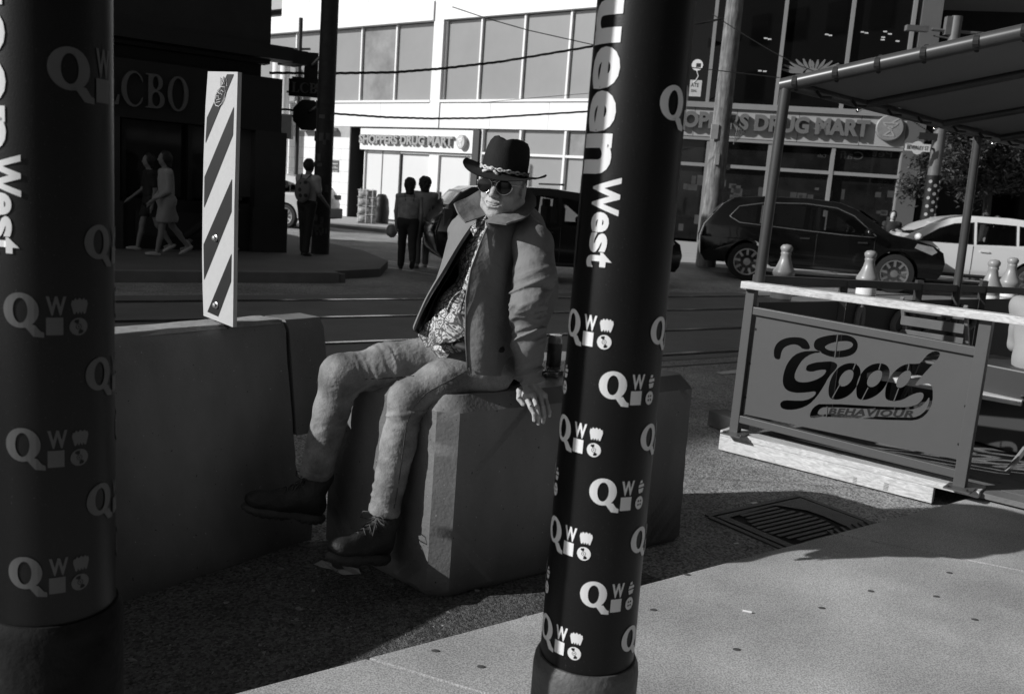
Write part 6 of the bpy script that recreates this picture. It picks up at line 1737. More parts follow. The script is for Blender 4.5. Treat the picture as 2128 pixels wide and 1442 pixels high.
# the sheet itself with real openings
org = pp(1566, 655); 
def loc(px, py):
    p = pp(px, py) - bL; return float(p @ pd), float(p[2] + bL[2])
Zc = lambda X, Y: loc(1480 + X * .3467, 560 + Y * .3467)
def LP(pts, it=2): return smoothloop([Zc(*p) for p in pts], it)
outer = [Zc(262, 258), Zc(1608, 470), Zc(1475, 1140), Zc(170, 862)]
cut = [
 LP([(368, 520), (370, 470), (395, 432), (440, 410), (500, 404), (552, 412), (578, 440), (590, 480), (540, 478), (520, 455), (480, 447), (430, 465), (412, 500), (408, 540), (380, 538)]),
 LP([(612, 425), (650, 405), (720, 391), (800, 390), (850, 407), (874, 440), (870, 480), (845, 510), (790, 527), (730, 528), (680, 515), (640, 492), (606, 470)]),
 LP([(668, 462), (720, 437), (800, 427), (846, 440), (838, 468), (790, 485), (730, 490), (690, 482)]),
 LP([(600, 488), (545, 490), (490, 512), (450, 560), (427, 620), (420, 680), (440, 722), (490, 740), (560, 738), (625, 728), (612, 760), (560, 785), (500, 786), (430, 782), (405, 800), (412, 832), (455, 843), (520, 836), (580, 810), (625, 765), (668, 700), (700, 640), (742, 598), (753, 568), (720, 550), (670, 552), (610, 558), (565, 575), (560, 605), (590, 615), (640, 602), (688, 600), (668, 635), (620, 662), (560, 678), (505, 672), (490, 640), (508, 590), (545, 535), (600, 502), (660, 498), (640, 488)], 1),
 LP([(700, 768), (694, 720), (710, 650), (750, 590), (800, 562), (856, 560), (888, 590), (890, 640), (868, 700), (830, 748), (780, 776), (730, 782)]),
 LP([(756, 690), (762, 650), (790, 612), (825, 598), (848, 612), (842, 655), (815, 690), (780, 704)]),
 LP([(862, 750), (864, 690), (885, 630), (930, 580), (985, 560), (1040, 566), (1066, 600), (1058, 660), (1025, 720), (975, 762), (915, 784), (875, 778)]),
 LP([(925, 690), (932, 650), (960, 615), (1000, 600), (1022, 618), (1012, 660), (985, 695), (950, 708)]),
 LP([(1034, 760), (1040, 700), (1066, 640), (1112, 590), (1165, 564), (1225, 566), (1250, 560), (1285, 512), (1330, 487), (1366, 495), (1362, 525), (1320, 570), (1268, 625), (1222, 680), (1215, 700), (1262, 685), (1305, 684), (1322, 710), (1322, 790), (1298, 850), (1250, 895), (1180, 908), (700, 884), (665, 880), (590, 893), (583, 868), (605, 825), (650, 800), (1120, 828), (1215, 818), (1262, 780), (1268, 742), (1240, 735), (1190, 752), (1140, 782), (1085, 790), (1046, 782)], 1),
 LP([(1100, 700), (1108, 655), (1138, 618), (1175, 602), (1196, 618), (1184, 662), (1155, 698), (1122, 712)]),
 LP([(628, 872), (640, 838), (672, 822), (1120, 846), (1230, 835), (1280, 795), (1302, 760), (1300, 800), (1280, 845), (1236, 880), (1180, 890), (700, 866)], 1),
]
me = loops_mesh([outer] + cut, .0025)
bm = bmesh.new(); bm.from_mesh(me)
for v in bm.verts: v.co = Vector(bL + pd * v.co.x + V3(0, 0, v.co.y - bL[2]) + pn * (v.co.z - .004))
bm.to_mesh(me); bm.free(); put('sheet', me, patio_paint, sg)
br = MB()
for a, b in (((752, 392), (735, 528)), ((860, 562), (845, 600)), ((765, 690), (720, 770)), ((1010, 562), (1000, 600)), ((935, 708), (898, 780)), ((1180, 566), (1172, 604)), ((1118, 712), (1090, 786)), ((690, 820), (685, 884)), ((560, 600), (565, 575))):
    br.bar(pp(1480 + a[0] * .3467, 560 + a[1] * .3467), pp(1480 + b[0] * .3467, 560 + b[1] * .3467), .005, .005, upv=pn)
tag(put('bridge', br, patio_paint, sg), kind='stuff')
tb_ = text_mesh('BEHAVIOUR', 1., .035, 0, spacing=1.12, shear=.18)
xs = [v.co.x for v in tb_.vertices]; x0_, x1_ = min(xs), max(xs); la, lb = Zc(695, 866), Zc(1205, 884); ht_ = abs(Zc(950, 836)[1] - Zc(950, 876)[1]) 
bm = bmesh.new(); bm.from_mesh(tb_)
for v in bm.verts:
    t_ = (v.co.x - x0_) / (x1_ - x0_); a = la[0] + (lb[0] - la[0]) * t_; z = la[1] + (lb[1] - la[1]) * t_ + v.co.y / .73 * ht_
    v.co = Vector(bL + pd * a + V3(0, 0, z - bL[2]) + pn * .0005)
bm.to_mesh(tb_); bm.free(); put('small_lettering', tb_, mat('joint_dark', .01, .9), sg)
for (x, y) in ((1570, 684), (1558, 755), (1549, 825), (2023, 763), (2006, 844), (1992, 923)):
    c = pp(x, y); Mx = np.array([[pd[0], 0, pn[0]], [pd[1], 0, pn[1]], [0, 1, 0]]).astype(float)
    put('screw_hole', MB().lathe([(.007, 0), (.007, .001), (0, .001)], c, 10, Mx), mat('joint_dark', .01, .9), sg)
# lumber hand rail on top
rl = thing('patio_rail', ppo(1545, 590, .03), 'pale new lumber rail along the top of the patio panel', 'rail')
a, b = ppo(1546, 591, .03), ppo(2140, 668, .03)
m = MB().bar(a, b, .09, .042, upv=(0, 0, 1)); put('board', m, lumber, rl, bevel=.005)
# canopy frame
post = patio_dark; post = mat('canopy_tube', .055, .35, .2, 6.)
cn = thing('patio_canopy', bL, 'steel tube canopy frame with fabric roof over the patio', 'canopy')
baseL = pp(1577, 590); C1 = pp(1634, 176)
put('post', MB().tube([baseL, C1], .032, 20), post, cn, smooth=40)
def pst(px, py): return PL(px, py, bL, SN)      # the patio's street side
railz = float(pst(1575, 580)[2])
E1 = pst(2140, 305); c1s = C1 + (pst(1625, 182) - C1) * 0.
Fr = pp(2150, 62) - C1
put('front_tube', MB().tube([C1 - Fr * .02, C1 + Fr * 1.6], .040, 24), post, cn, smooth=40)
Ev = E1 - C1
put('eave_tube', MB().tube([C1 - Ev / np.linalg.norm(Ev) * .02, C1 + Ev * 1.5], .030, 20), post, cn, smooth=40)
def on_eave(px):
    best = min(np.linspace(0, 1.4, 400), key=lambda t: abs(((C1 + Ev * t - EYE) @ _rt) / ((C1 + Ev * t - EYE) @ _fw) * 1900 + 1064 - px)); return C1 + Ev * best
for px in (1798, 1955, 2075):
    a = on_eave(px); put('rafter', MB().tube([a, a + Fr * 1.6], .026, 16), post, cn, smooth=40)
    put('bracket', MB().tube([a + V3(0, 0, -.01), a + V3(-.05, -.02, -.045)], .012, 8), chrome, cn, smooth=True)
up_ = V3(0, 0, .035)
cv = MB(); nu, nv_ = 14, 24; vs = []
for i in range(nu + 1):
    for j in range(nv_ + 1):
        p = C1 + Fr * (1.6 * i / nu) + Ev * (1.5 * j / nv_) + up_ + V3(0, 0, -.02 * math.sin(math.pi * ((j * 4 / nv_) % 1)))
        vs.append(p)
cv.add(vs, [(i * (nv_ + 1) + j, i * (nv_ + 1) + j + 1, (i + 1) * (nv_ + 1) + j + 1, (i + 1) * (nv_ + 1) + j) for i in range(nu) for j in range(nv_)])
put('roof_fabric', cv, fabric_can, cn, smooth=True)
for k, t in enumerate((.05, .235, .415, .60, .80, .97)):
    c = C1 + Fr * t; q = MB().tube([c + V3(0, 0, .045), c + sd * .02 + V3(0, 0, .0), c + V3(0, 0, -.045)], .012, 6); q.lathe([(.047, -.014), (.047, .014)], c, 14, np.array([[Fr[1], Fr[0], 0], [-Fr[0], Fr[1], 0], [0, 0, 1]]).astype(float) / np.linalg.norm(Fr[:2]) @ np.array([[1, 0, 0], [0, 0, 1], [0, 1, 0]]).astype(float))
    put('tie', q, rubber, cn)
for t in (.08, .2, .33, .45, .6, .72, .86):
    c = C1 + Ev * t; put('tie', MB().tube([c + V3(0, 0, .03), c + V3(.05, -.03, -.035), c + V3(.12, 0, -.03)], .008, 6), rubber, cn)
P2b = pst(1995, 585); P2t = on_eave(2034)
put('post', MB().tube([V3(P2b[0], P2b[1], .12), P2t], .030, 20), post, cn, smooth=40)
# street-side railing and dark panels
fr2 = thing('patio_fence', pst(1590, 640), 'dark street-side patio fence with pierced panels behind the lettered panel', 'fence')
ra, rb_ = pst(1570, 580), pst(1570, 580) + (pst(2100, 604) - pst(1570, 580)) * 1.15
put('top_rail', MB().bar(ra, rb_, .05, .05), post, fr2, bevel=.004)
rdir = V3(ST[0], ST[1]); 
za = float(pst(1600, 628)[2]); zlow = .18
Lf = float(np.linalg.norm((rb_ - ra)[:2]))
for k in range(4):
    a = ra + rdir * (.06 + k * Lf / 4); b = ra + rdir * (k + 1) * Lf / 4 * .985
    a, b = V3(a[0], a[1], (za + zlow) / 2), V3(b[0], b[1], (za + zlow) / 2)
    put('dark_panel', MB().bar(a, b, .006, za - zlow), patio_dark, fr2)
    q = ra + rdir * ((k + 1) * Lf / 4); put('post', MB().bar(V3(q[0], q[1], .12), V3(q[0], q[1], railz), .045, .045), post, fr2)
for (x, y, rx, ry, t_) in ((1872, 668, .12, .08, 20), (1903, 683, .12, .07, 10), (1782, 665, .03, .09, 0), (2000, 668, .14, .06, 0)):
    c = pst(x, y); pts = []
    for u_, v_ in ell(0, 0, rx, ry, 24, tilt=t_): pts.append(c - SN * .012 + ST * u_ + V3(0, 0, v_))
    put('pierced_scroll', MB().tube(pts + [pts[0]], .022, 6, cap=False), mat('pale_cutout', .20, .6), fr2, smooth=True)
chk = MB(); c = pst(1950, 655)
for i in range(6):
    for j in range(3):
        if (i + j) % 2: chk.box(c - SN * .01 + ST * (i * .06) + V3(0, 0, .05 - j * .06), (.058, .004, .056), rz=math.atan2(ST[1], ST[0]))
put('checker_strip', chk, mat('pale_cutout', .20, .6), fr2)
# deck
dk = thing('patio_deck', bL, 'low wooden patio deck of narrow boards inside the fence', 'deck')
for k in range(26):
    a = bL + ST * (.10 + k * .15) + V3(0, 0, -.02); b = a + pd * (PWd + .3)
    put('deck_board', MB().bar(a, b, .14, .03), mat('deck_wood', .15, .8, .25, 4., .3, 60., stretch=(1, 1, 1)), dk, bevel=.003)
put('joist', MB().bar(bL + ST * .12 + pd * .05 + V3(0, 0, -.075), bL + ST * 3.9 + pd * .05 + V3(0, 0, -.075), .04, .07), lumber, dk)
# patio table and folding chairs
tabc = bL + pd * 1.62 + ST * 1.45; 
def slat_table(c, rz, label):
    t = thing('patio_table', (c[0], c[1], .13), label, 'table', rz=rz)
    for k in range(7): put('table_slat', MB().box((0, -.3 + k * .1, .72), (1.15, .088, .022)), mat('table_metal', .16, .35, .1, 4.), t, world=False, bevel=.003)
    for sx in (-1, 1):
        put('leg', MB().bar((sx * .45, -.3, 0.01), (sx * .45, .3, .70), .03, .03), dark_metal, t, world=False); put('leg', MB().bar((sx * .45, .3, 0.01), (sx * .45, -.3, .70), .03, .03), dark_metal, t, world=False)
    return t
az = math.atan2(ST[1], ST[0])
tb1 = slat_table(tabc, az, 'slatted patio table just behind the lettered panel')
def chair(c, rz, label):
    t = thing('patio_chair', (c[0], c[1], .13), label, 'chair', rz=rz, group='folding chairs on the patio')
    for k in range(5): put('seat_slat', MB().box((-.16 + k * .08, 0, .45), (.068, .40, .016)), mat('chair_wood', .10, .6, .2, 8.), t, world=False, bevel=.002)
    for k in range(3): put('back_slat', MB().box((-.24 - k * .02, 0, .62 + k * .09), (.016, .40, .06)), mat('chair_wood', .10, .6, .2, 8.), t, world=False, bevel=.002)
    for sy in (-1, 1):
        put('leg', MB().bar((-.30, sy * .2, .86), (.20, sy * .2, .01), .022, .022), mat('chair_frame', .22, .4), t, world=False); put('leg', MB().bar((.18, sy * .18, .45), (-.22, sy * .18, .01), .022, .022), mat('chair_frame', .22, .4), t, world=False)
    return t
ch1 = chair(bL + pd * 1.55 + ST * .55, az + 2.6, 'folding slatted chair nearest the right end of the lettered panel')
for (u, w, r_, lab) in ((1.60, 1.35, 2.9, 'folding slatted chair at the far side of the patio table end'), (.35, 1.5, 0.2, 'folding slatted chair half hidden behind the cut-out letters'), (1.2, 2.3, -1.4, 'folding slatted chair beyond the table near the dark fence')):
    c = bL + pd * u + ST * w; dup(ch1, None, (c[0], c[1], .13), az + r_, lab)
bn_ = thing('added_bench', bL + pd * .5 + ST * 1.2, 'added pale bench for the sunlit strips seen through the cut-out letters of the patio panel', 'bench')
for k in range(2): put('seat_board', MB().bar(bL + pd * .12 + ST * (1.12 + k * .15) + V3(0, 0, .33), bL + pd * 1.05 + ST * (1.12 + k * .15) + V3(0, 0, .33), .13, .035), paint_white, bn_, bevel=.003)  # invented bench, boards white to give bright strips behind the letters
for k in (.2, .95): put('leg', MB().bar(bL + pd * k + ST * 1.2 + V3(0, 0, .0), bL + pd * k + ST * 1.2 + V3(0, 0, .30), .2, .04), patio_dark, bn_)
pt_pl = thing('patio_planter', bL + pd * 1.75 + ST * .45, 'dark low planter box on the deck behind the right post', 'planter')
c = G(2075, 880, .3); m = MB().box(V3(c[0], c[1], .40) + ST * .25, (.5, .7, .5), rz=az); put('box', m, patio_dark, pt_pl, bevel=.01)

# ================================================================ BOLLARDS
def bollard(x, yb, dist, label):
    c = P(x, yb, dist); c[2] = 0
    t = thing('bollard', c, label, 'bollard', group='grey knob-topped bollards beyond the patio')
    grey = mat('bollard_grey', .26, .35, .1, 6.)
    put('body', MB().lathe([(.19, 0), (.19, .05), (.150, .07), (.148, .30), (.135, .52), (.155, .56), (.165, .60), (.155, .63), (.115, .70), (.085, .78), (.068, .86), (.078, .885), (.068, .905), (.085, .94), (.088, .975), (.06, 1.01), (.0, 1.02)], (0, 0, 0), 28), grey, t, world=False, smooth=50)
    for z in (.28, .43): put('reflective_band', MB().lathe([(0.153 - (z - .3) * .06, z - .06), (.149 - (z - .3) * .06, z + .06)], (0, 0, 0), 28), mat('reflective_white2', .75, .35, .1, 20.), t, world=False, smooth=50)
    return t
b1 = bollard(1625, 600, 13.6, 'grey knob-topped bollard nearest the left canopy post')
for (x, yb, dist, lab) in ((1800, 600, 13.6, 'grey knob-topped bollard in front of the front wheel of the dark car'), (2058, 600, 13.6, 'grey knob-topped bollard right of the second canopy post'), (2096, 600, 15.2, 'grey knob-topped bollard at the picture edge behind its neighbour')):
    c = P(x, yb, dist); dup(b1, None, (c[0], c[1], 0), 0., lab)

# ================================================================ PASSERS-BY
def figure(base, head_deg, H, label, top, bot, shoe, hairc, legs=((18, 5), (-16, 25)), arms=((-15, 20), (18, 20)), skirt=False, shorts=False, sleeve='short', skin=None, hairlen=.10, lean=2, wide=1., hr_w=.0, bag=None, seat=False, tank=False, cat='person', vox=.013):
    k = H / 1.7; t = thing('person', base, label, cat)
    a = R(head_deg); f = V3(math.cos(a), math.sin(a)); l = V3(-f[1], f[0]); u = V3(0, 0, 1); B = np.array(base, float)
    W = lambda x, y, z: B + f * x * k + l * y * k + u * z * k
    sk = skin or skin_m
    zp = .50 if seat else .92
    pelv = W(0, 0, zp); lx = math.sin(R(lean)); neck = W(lx * .5, 0, zp + .50); ch = W(lx * .4, 0, zp + .35); hd = W(lx * .5 + .02, 0, zp + .66)
    L = []
    for s, (ha, kb) in zip((1, -1), legs):
        if seat: ha, kb = 88, 88
        hp = W(0, s * .085, zp - .01); kn_ = hp + (f * math.sin(R(ha)) - u * math.cos(R(ha))) * .43 * k
        an = kn_ + (f * math.sin(R(ha - kb)) - u * math.cos(R(ha - kb))) * .41 * k; L.append((hp, kn_, an, ha - kb))
    # drop so that the lowest foot meets the ground
    if not seat:
        dz = min(q[2][2] for q in L) - B[2] - .075 * k
        sh = V3(0, 0, -dz); pelv, neck, ch, hd = pelv + sh, neck + sh, ch + sh, hd + sh; L = [(q[0] + sh, q[1] + sh, q[2] + sh, q[3]) for q in L]
    A = []
    for s, (sa, eb) in zip((1, -1), arms):
        sp_ = neck + l * s * .175 * k * wide - u * .06 * k; eL = sp_ + (f * math.sin(R(sa)) - u * math.cos(R(sa)) + l * s * .12) * .28 * k
        wL = eL + (f * math.sin(R(sa + eb)) - u * math.cos(R(sa + eb)) - l * s * .08) * .25 * k; A.append((sp_, eL, wL))
    M = np.array([f, l, u]).T
    def body(Pt):
        d = elp(Pt, hd, np.array([.092, .074, .112]) * k, M)
        d = smin(d, elp(Pt, hd + f * .035 * k - u * .055 * k, np.array([.05, .05, .055]) * k, M), .02)
        d = smin(d, elp(Pt, hd + f * .095 * k - u * .02 * k, np.array([.018, .012, .022]) * k, M), .01)
        d = smin(d, cap(Pt, hd - u * .06 * k, neck, .052 * k, .056 * k), .02)
        d = smin(d, cap(Pt, ch, pelv, .10 * k, .10 * k), .03)
        for hp, kn_, an, fa in L:
            d = smin(d, cap(Pt, hp, kn_, .078 * k, .052 * k), .02); d = smin(d, cap(Pt, kn_, kn_ * .6 + an * .4 - f * .01, .05 * k, .052 * k), .02); d = smin(d, cap(Pt, kn_ * .5 + an * .5, an, .046 * k, .033 * k), .02)
            d = smin(d, cap(Pt, an - u * .03 * k, an + f * .10 * k - u * .05 * k, .033 * k, .028 * k), .015)
        for sp_, eL, wL in A:
            d = smin(d, cap(Pt, neck - u * .03 * k, sp_, .05 * k, .055 * k), .03)
            d = smin(d, cap(Pt, sp_, eL, .050 * k, .038 * k), .02); d = smin(d, cap(Pt, eL, wL, .037 * k, .026 * k), .015)
            hd_ = (wL - eL) / np.linalg.norm(wL - eL); d = smin(d, cap(Pt, wL, wL + hd_ * .07 * k, .024 * k, .028 * k), .01); d = smin(d, cap(Pt, wL + hd_ * .07 * k, wL + hd_ * .15 * k, .026 * k, .013 * k), .01)
        return d
    pts = [hd, neck, pelv] + [q for g in L for q in g[:3]] + [q for g in A for q in g]
    lo, hi = bbox(pts, .17 * k); lo[2] = max(lo[2], B[2] - .02)
    put('body', nets(body, lo, hi, vox), sk, t, smooth=True)
    w_ = wide
    def topf(Pt):
        d = smin(elp(Pt, ch - u * .02, np.array([.125, .19 * w_, .22]) * k, M), elp(Pt, pelv + u * .12 * k, np.array([.125, .165 * w_, .20]) * k, M), .06)
        if not tank:
            for sp_, eL, wL in A:
                d = smin(d, cap(Pt, neck - u * .05 * k, sp_, .07 * k, .07 * k), .04)
                e = eL if sleeve == 'short' else wL; e0 = sp_ * .3 + e * .7 if sleeve == 'short' else e
                d = smin(d, cap(Pt, sp_, eL if sleeve != 'short' else e0, .068 * k, .058 * k), .03)
                if sleeve != 'short': d = smin(d, cap(Pt, eL, wL, .054 * k, .040 * k), .02)
        else: d = smax(d, (Pt - (ch + u * .08 * k))[:, 2], .01)
        d = smax(d, -(Pt[:, 2] - (pelv[2] + (.02 if not seat else .0))), .01); d = smax(d, Pt[:, 2] - neck[2] - .01, .01)
        return d + vnoise(Pt * 13) * .006
    put('top', nets(topf, lo, hi, vox), top, t, smooth=True)
    def botf(Pt):
        d = elp(Pt, pelv - u * .01, np.array([.135, .175 * w_, .13]) * k, M)
        for hp, kn_, an, fa in L:
            if skirt: d = smin(d, cap(Pt, hp, hp * .30 + kn_ * .70, .115 * k, .13 * k), .10)
            elif shorts: d = smin(d, cap(Pt, hp, hp * .35 + kn_ * .65, .10 * k, .095 * k), .04)
            else:
                d = smin(d, cap(Pt, hp, kn_, .10 * k * w_, .075 * k), .03); d = smin(d, cap(Pt, kn_, an + u * .02, .074 * k, .062 * k), .02)
        if skirt or shorts: d = smax(d, -(Pt[:, 2] - (pelv[2] - (.36 if skirt else .30) * k)), .01)
        else:
            for hp, kn_, an, fa in L: d = d
        d = smax(d, Pt[:, 2] - pelv[2] - .09, .01)
        return d + vnoise(Pt * 12 + 4) * .006
    put('bottoms', nets(botf, lo, hi, vox), bot, t, smooth=True)
    for hp, kn_, an, fa in L:
        tilt = R(np.clip(fa * .9, -50, 30)) if not seat else 0; fx = f * math.cos(tilt) + u * math.sin(tilt) * .8; ux = np.cross(fx, l) * -1
        if ux[2] < 0: ux = -ux
        Mf = np.array([fx, l, ux]).T; c = an - ux * .045 * k
        def shoef(Pt):
            d = smin(elp(Pt, c + fx * .03 * k, np.array([.10, .045, .042]) * k, Mf), elp(Pt, c + fx * .12 * k - ux * .01, np.array([.07, .046, .03]) * k, Mf), .03)
            return smax(d, -((Pt - c) @ ux + .032 * k), .004)
        l2, h2 = bbox([c, c + fx * .2 * k], .10); put('shoe', nets(shoef, l2, h2, .009), shoe, t, smooth=True)
    def hairf(Pt):
        q = (Pt - hd) @ M
        d = elp(q, (-.012 * k, 0, .018 * k), np.array([.112, .094 + hr_w, .120]) * k); 
        if hairlen > .12: d = smin(d, cap(q, np.array([-.045, 0, 0]) * k, np.array([-.055, 0, -hairlen]) * k, (.075 + hr_w) * k, (.06 + hr_w) * k), .03)
        d = smax(d, q[:, 0] - .045 * k + .5 * np.maximum(0, -q[:, 2] - 0), .01); d = smax(d, -(q[:, 2] + hairlen * k), .01)
        return d + vnoise(q * 45) * (.004 + hr_w * .4)
    l2, h2 = bbox([hd + u * .1, hd - u * .22 * k], .15); put('hair', nets(hairf, l2, h2, .009), hairc, t, smooth=True)
    return t, dict(W=W, neck=neck, pelv=pelv, A=A, f=f, l=l, u=u, hd=hd, ch=ch, k=k)
dk_hair = mat('dark_hair', .012, .6, .3, 80., .4, 160.); cloth_lt = mat('pale_cloth', .30, .85, .08, 5., .2, 160.); cloth_md = mat('mid_cloth', .30, .85, .1, 5., .2, 160.)
cloth_dk = mat('dark_cloth', .012, .8, .2, 5., .2, 160.); shoe_lt = mat('pale_shoe', .40, .7, .2, 20.); shoe_dk = mat('dark_shoe', .03, .6, .3, 20.); skin_sh = mat('skin_soft', .20, .6, .08, 8., spec=.3)
tee_m = mat('pale_tee', .40, .85, .12, 12., .2, 160.)
fh = math.degrees(math.atan2(-ST[1], -ST[0]))
b = G(345, 532, .13); figure(b, fh, 1.60, 'woman in pale hoodie and short light skirt walking along the shaded sidewalk', mat('pale_hoodie', .30, .85, .1, 6., .3, 120.), mat('pale_skirt', .27, .85, .06, 5.), shoe_lt, dk_hair, legs=((12, 2), (-16, 22)), arms=((2, 52), (-4, 46)), skirt=True, sleeve='long', skin=skin_sh, hairlen=.13)
b = G(312, 522, .13); figure(b, fh, 1.56, 'walker in dark top with bare legs and pale sneakers beyond the woman in the skirt', cloth_dk, cloth_dk, shoe_lt, dk_hair, legs=((-14, 20), (15, 4)), arms=((-10, 20), (12, 40)), shorts=True, skin=skin_sh, hairlen=.13)
b = G(446, 524, .13); figure(b, fh + 180, 1.66, 'walker hidden behind the striped board, one striped sneaker showing', cloth_dk, cloth_dk, shoe_lt, dk_hair, legs=((20, 4), (-28, 24)), skin=skin_sh)
b = G(634, 531, .13); t4, g4 = figure(b, 62, 1.66, 'man in pale tee and black trousers seen from behind with a patterned drawstring backpack', tee_m, cloth_dk, shoe_dk, dk_hair, legs=((4, 2), (-5, 2)), arms=((8, 35), (10, 45)), skin=skin_sh, wide=1.12)
bp = thing('backpack', g4['ch'] - g4['f'] * .2, 'patterned drawstring backpack on the back of the man in the pale tee', 'backpack')
c_ = g4['ch'] - g4['f'] * .19 - g4['u'] * .12 - g4['l'] * .05; Mb = np.array([g4['f'], g4['l'], g4['u']]).T
lo, hi = bbox([c_], .30); dots = mat('dotted_bag', .05, .7, .1, 5., gen=lambda nt, tc, out: _mixf(nt, _rng(nt, _tex(nt, tc, 'ShaderNodeTexVoronoi', 9., Randomness=.3).outputs['Distance'], .30, .36), .015, .14))
put('bag', nets(lambda Pt: elp(Pt, c_, (.09, .17, .21), Mb) + vnoise(Pt * 9) * .01, lo, hi, .012), dots, bp, smooth=True)
for s in (-1, 1): put('strap', MB().tube([c_ + g4['u'] * .18 + g4['l'] * .06 * s, g4['neck'] + g4['l'] * .11 * s + g4['u'] * .02 - g4['f'] * .04, g4['neck'] + g4['l'] * .13 * s - g4['u'] * .1 + g4['f'] * .12], .012, 6), dots, bp)
pb = thing('plastic_bag', P(671, 458, 18.0), 'pale plastic bag hanging from the hand of the man with the backpack', 'bag')
hc = P(670, 455, 18.05); lo, hi = bbox([hc], .26); put('sack', nets(lambda Pt: smin(elp(Pt, hc - V3(0, 0, .05), (.10, .08, .13)), cap(Pt, hc, hc + V3(-.03, 0, .17), .05, .02), .04) + vnoise(Pt * 18) * .012, lo, hi, .012), mat('bag_film', .26, .4, .2, 10.), pb, smooth=True)
b = G(843, 562); t5, g5 = figure(b, 100, 1.62, 'woman from behind in strappy top and dark trousers crossing beside a companion', mat('print_top', .30, .85, .35, 16.), mat('trouser_dk', .022, .85, .1, 4.), shoe_dk, dk_hair, legs=((16, 4), (-20, 30)), arms=((6, 10), (-6, 10)), skin=mat('skin_tan', .30, .6, .06, 8.), hairlen=.17, hr_w=.014, tank=True, wide=1.12)
for s in (-1, 1): put('strap', MB().tube([g5['ch'] + g5['l'] * .07 * s + g5['u'] * .02 - g5['f'] * .12, g5['neck'] + g5['l'] * .085 * s - g5['f'] * .035, g5['neck'] + g5['l'] * .08 * s + g5['f'] * .05], .005, 5), cloth_dk, t5)
ob = thing('plastic_bag', P(814, 477, 16.3), 'small pale bag held at the side of the woman in the strappy top', 'bag')
hc2 = P(814, 480, 16.3); lo, hi = bbox([hc2], .2); put('sack', nets(lambda Pt: elp(Pt, hc2, (.10, .08, .12)) + vnoise(Pt * 18) * .01, lo, hi, .012), mat('bag_film', .26, .4, .2, 10.), ob, smooth=True)
b = G(874, 556); figure(b, 98, 1.66, 'person from behind in plain tee and loose trousers with curly hair crossing the road', cloth_md, mat('trouser_md', .16, .85, .1, 4.), shoe_lt, dk_hair, legs=((-12, 12), (14, 4)), arms=((-4, 10), (30, 45)), skin=mat('skin_tan', .30, .6, .06, 8.), hairlen=.15, hr_w=.024, wide=1.05)
b = P(1835, 600, 23.6); figure((b[0], 23.6, .1), 250, 1.62, 'woman with long dark hair standing by the shop window beyond the black SUV', cloth_dk, cloth_dk, shoe_dk, dk_hair, hairlen=.22, skin=skin_m)
b = P(2050, 600, 23.0); figure((b[0], 23.0, .1), 240, 1.68, 'man in dark clothes standing under the street tree beyond the white car', cloth_dk, cloth_dk, shoe_dk, dk_hair, skin=skin_m)
b = bL + pd * 1.35 + ST * 2.0; 
c = P(2178, 640, 5.6); figure((c[0], c[1], .12), 35, 1.62, 'seated patron in a pale sweater, only a shoulder inside the right picture edge', cloth_lt, cloth_dk, shoe_dk, dk_hair, seat=True, arms=((20, 60), (25, 60)), sleeve='long')

# ================================================================ SMALL THINGS
can = thing('drink_can', G(1148, 768, BT), 'tall drink can standing on the block behind the seated man', 'can')
cc = G(1149, 770, BT)
put('body', MB().lathe([(.026, 0), (.031, .008), (.031, .135), (.026, .150), (.027, .155), (.0, .152)], cc, 28), mat('can_metal', .45, .25, .2, 20., metal=.7), can, smooth=30)
put('label', MB().lathe([(.0314, .02), (.0314, .12)], cc, 28), mat('can_label', .06, .35, .4, 40.), can, smooth=30)
can2 = thing('crumpled_foil', G(1150, 780, BT), 'crumpled foil scraps beside the drink can on the block', 'litter')
for k in range(5):
    c = G(1128 + k * 8, 778 + (k % 2) * 5, BT); me = MB().box(c + V3(0, 0, .008), (.03, .02, .016), rz=k).mesh('s'); roughen(me, .006, 60, .008); put('scrap', me, mat('foil', .4, .3, .3, 40., metal=.5), can2)
wr = thing('paper_wrapper', G(700, 1182, 0), 'torn printed paper wrapper lying at the foot of the block', 'litter')
gpt = [(652, 1174), (668, 1168), (690, 1172), (705, 1180), (728, 1180), (745, 1186), (750, 1194), (735, 1198), (712, 1196), (690, 1188), (668, 1180)]
m = MB(); vs = [G(x, y, 0) + V3(0, 0, .004 + .006 * (i % 2)) for i, (x, y) in enumerate(gpt)]; m.add(vs, [tuple(t) for t in tessellate_polygon([[Vector(v) for v in vs]])]); put('paper', m, mat('wrapper', .34, .7, .3, 60.), wr, fixn=False)
m = MB(); vs = [G(x, y, 0) + V3(0, 0, .0125) for x, y in ((688, 1174), (706, 1178), (716, 1188), (700, 1188), (690, 1182))]; m.add(vs, [(0, 1, 2, 3, 4)]); put('print_patch', m, mat('wrapper_dark', .05, .6), wr)
lf_ = MB(); rr = random.Random(8)
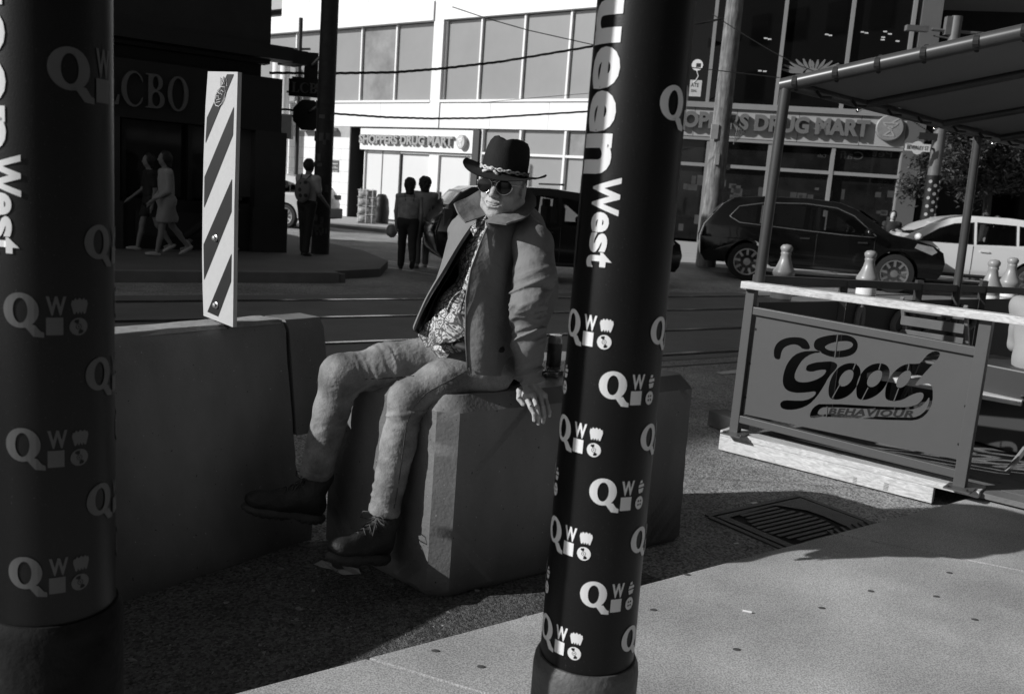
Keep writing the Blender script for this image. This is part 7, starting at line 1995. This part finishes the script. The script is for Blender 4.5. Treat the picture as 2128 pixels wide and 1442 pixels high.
for k in range(60):
    c = G(rr.gauss(690, 28), rr.gauss(1155, 14), 0); s = rr.uniform(.006, .018); e = Euler((rr.uniform(-.6, .6), rr.uniform(-.6, .6), rr.random() * 6)).to_matrix()
    lf_.add([c + V3(0, 0, .008) + np.array(e @ Vector(p)) for p in ((-s, 0, 0), (0, s * .5, .002), (s, 0, 0), (0, -s * .5, .002))], [(0, 1, 2, 3)])
tag(put('leaf_litter', lf_, mat('dead_leaf', .14, .8, .6, 40.)), kind='stuff')
cig = thing('cigarette_butt', G(1552, 1271, WALKZ), 'white cigarette butt on the sunlit sidewalk', 'cigarette butt')
a, b = G(1543, 1270, WALKZ), G(1562, 1274, WALKZ)
put('filter', MB().tube([a + V3(0, 0, .004), b + V3(0, 0, .004)], .0038, 10), vinyl, cig)
for (x, y, lab) in ((1428, 1194, 'gum spot on the sidewalk closest to the block and the kerb'), (1358, 1267, 'gum spot on the sidewalk just right of the middle pole'), (1708, 1263, 'gum spot on the sidewalk straight right of the cigarette butt'),
                    (1810, 1228, 'gum spot on the sidewalk below the patio sign, left of two others'), (1973, 1190, 'gum spot on the sidewalk beside the slab joint'), (1946, 1239, 'gum spot on the sidewalk a little below the slab joint'),
                    (2026, 1287, 'gum spot nearest the right edge of the picture'), (1531, 1349, 'gum spot below the cigarette butt, low in the picture'), (1000, 1385, 'gum spot on the sidewalk left of the base of the middle pole'), (905, 1352, 'gum spot nearest the kerb left of the middle pole')):
    c = G(x, y, WALKZ); solo('gum_spot', MB().lathe([(.011, 0), (.010, .002), (0, .003)], c, 14, np.diag([1.25, .8, 1.])), mat('gum', .07, .8), lab, 'gum spot', 'gum spots on the sidewalk', base=c)
for (x, y, w, lab, z) in ((1568, 1046, .02, 'white paper scrap on the asphalt above the drain', 0), (1530, 1130, .012, 'small pale paper scrap left of the drain', 0), (2030, 1033, .03, 'flattened pale scrap on the sidewalk corner by the patio', WALKZ), (248, 1311, .012, 'tiny square paper scrap beside the left pole', 0), (1505, 885, .012, 'small pale scrap on the road by the patio post', 0)):
    c = G(x, y, z); solo('paper_scrap', MB().box(c + V3(0, 0, .003), (w * 1.8, w, .003), rz=.4), vinyl, lab, 'litter', base=c)
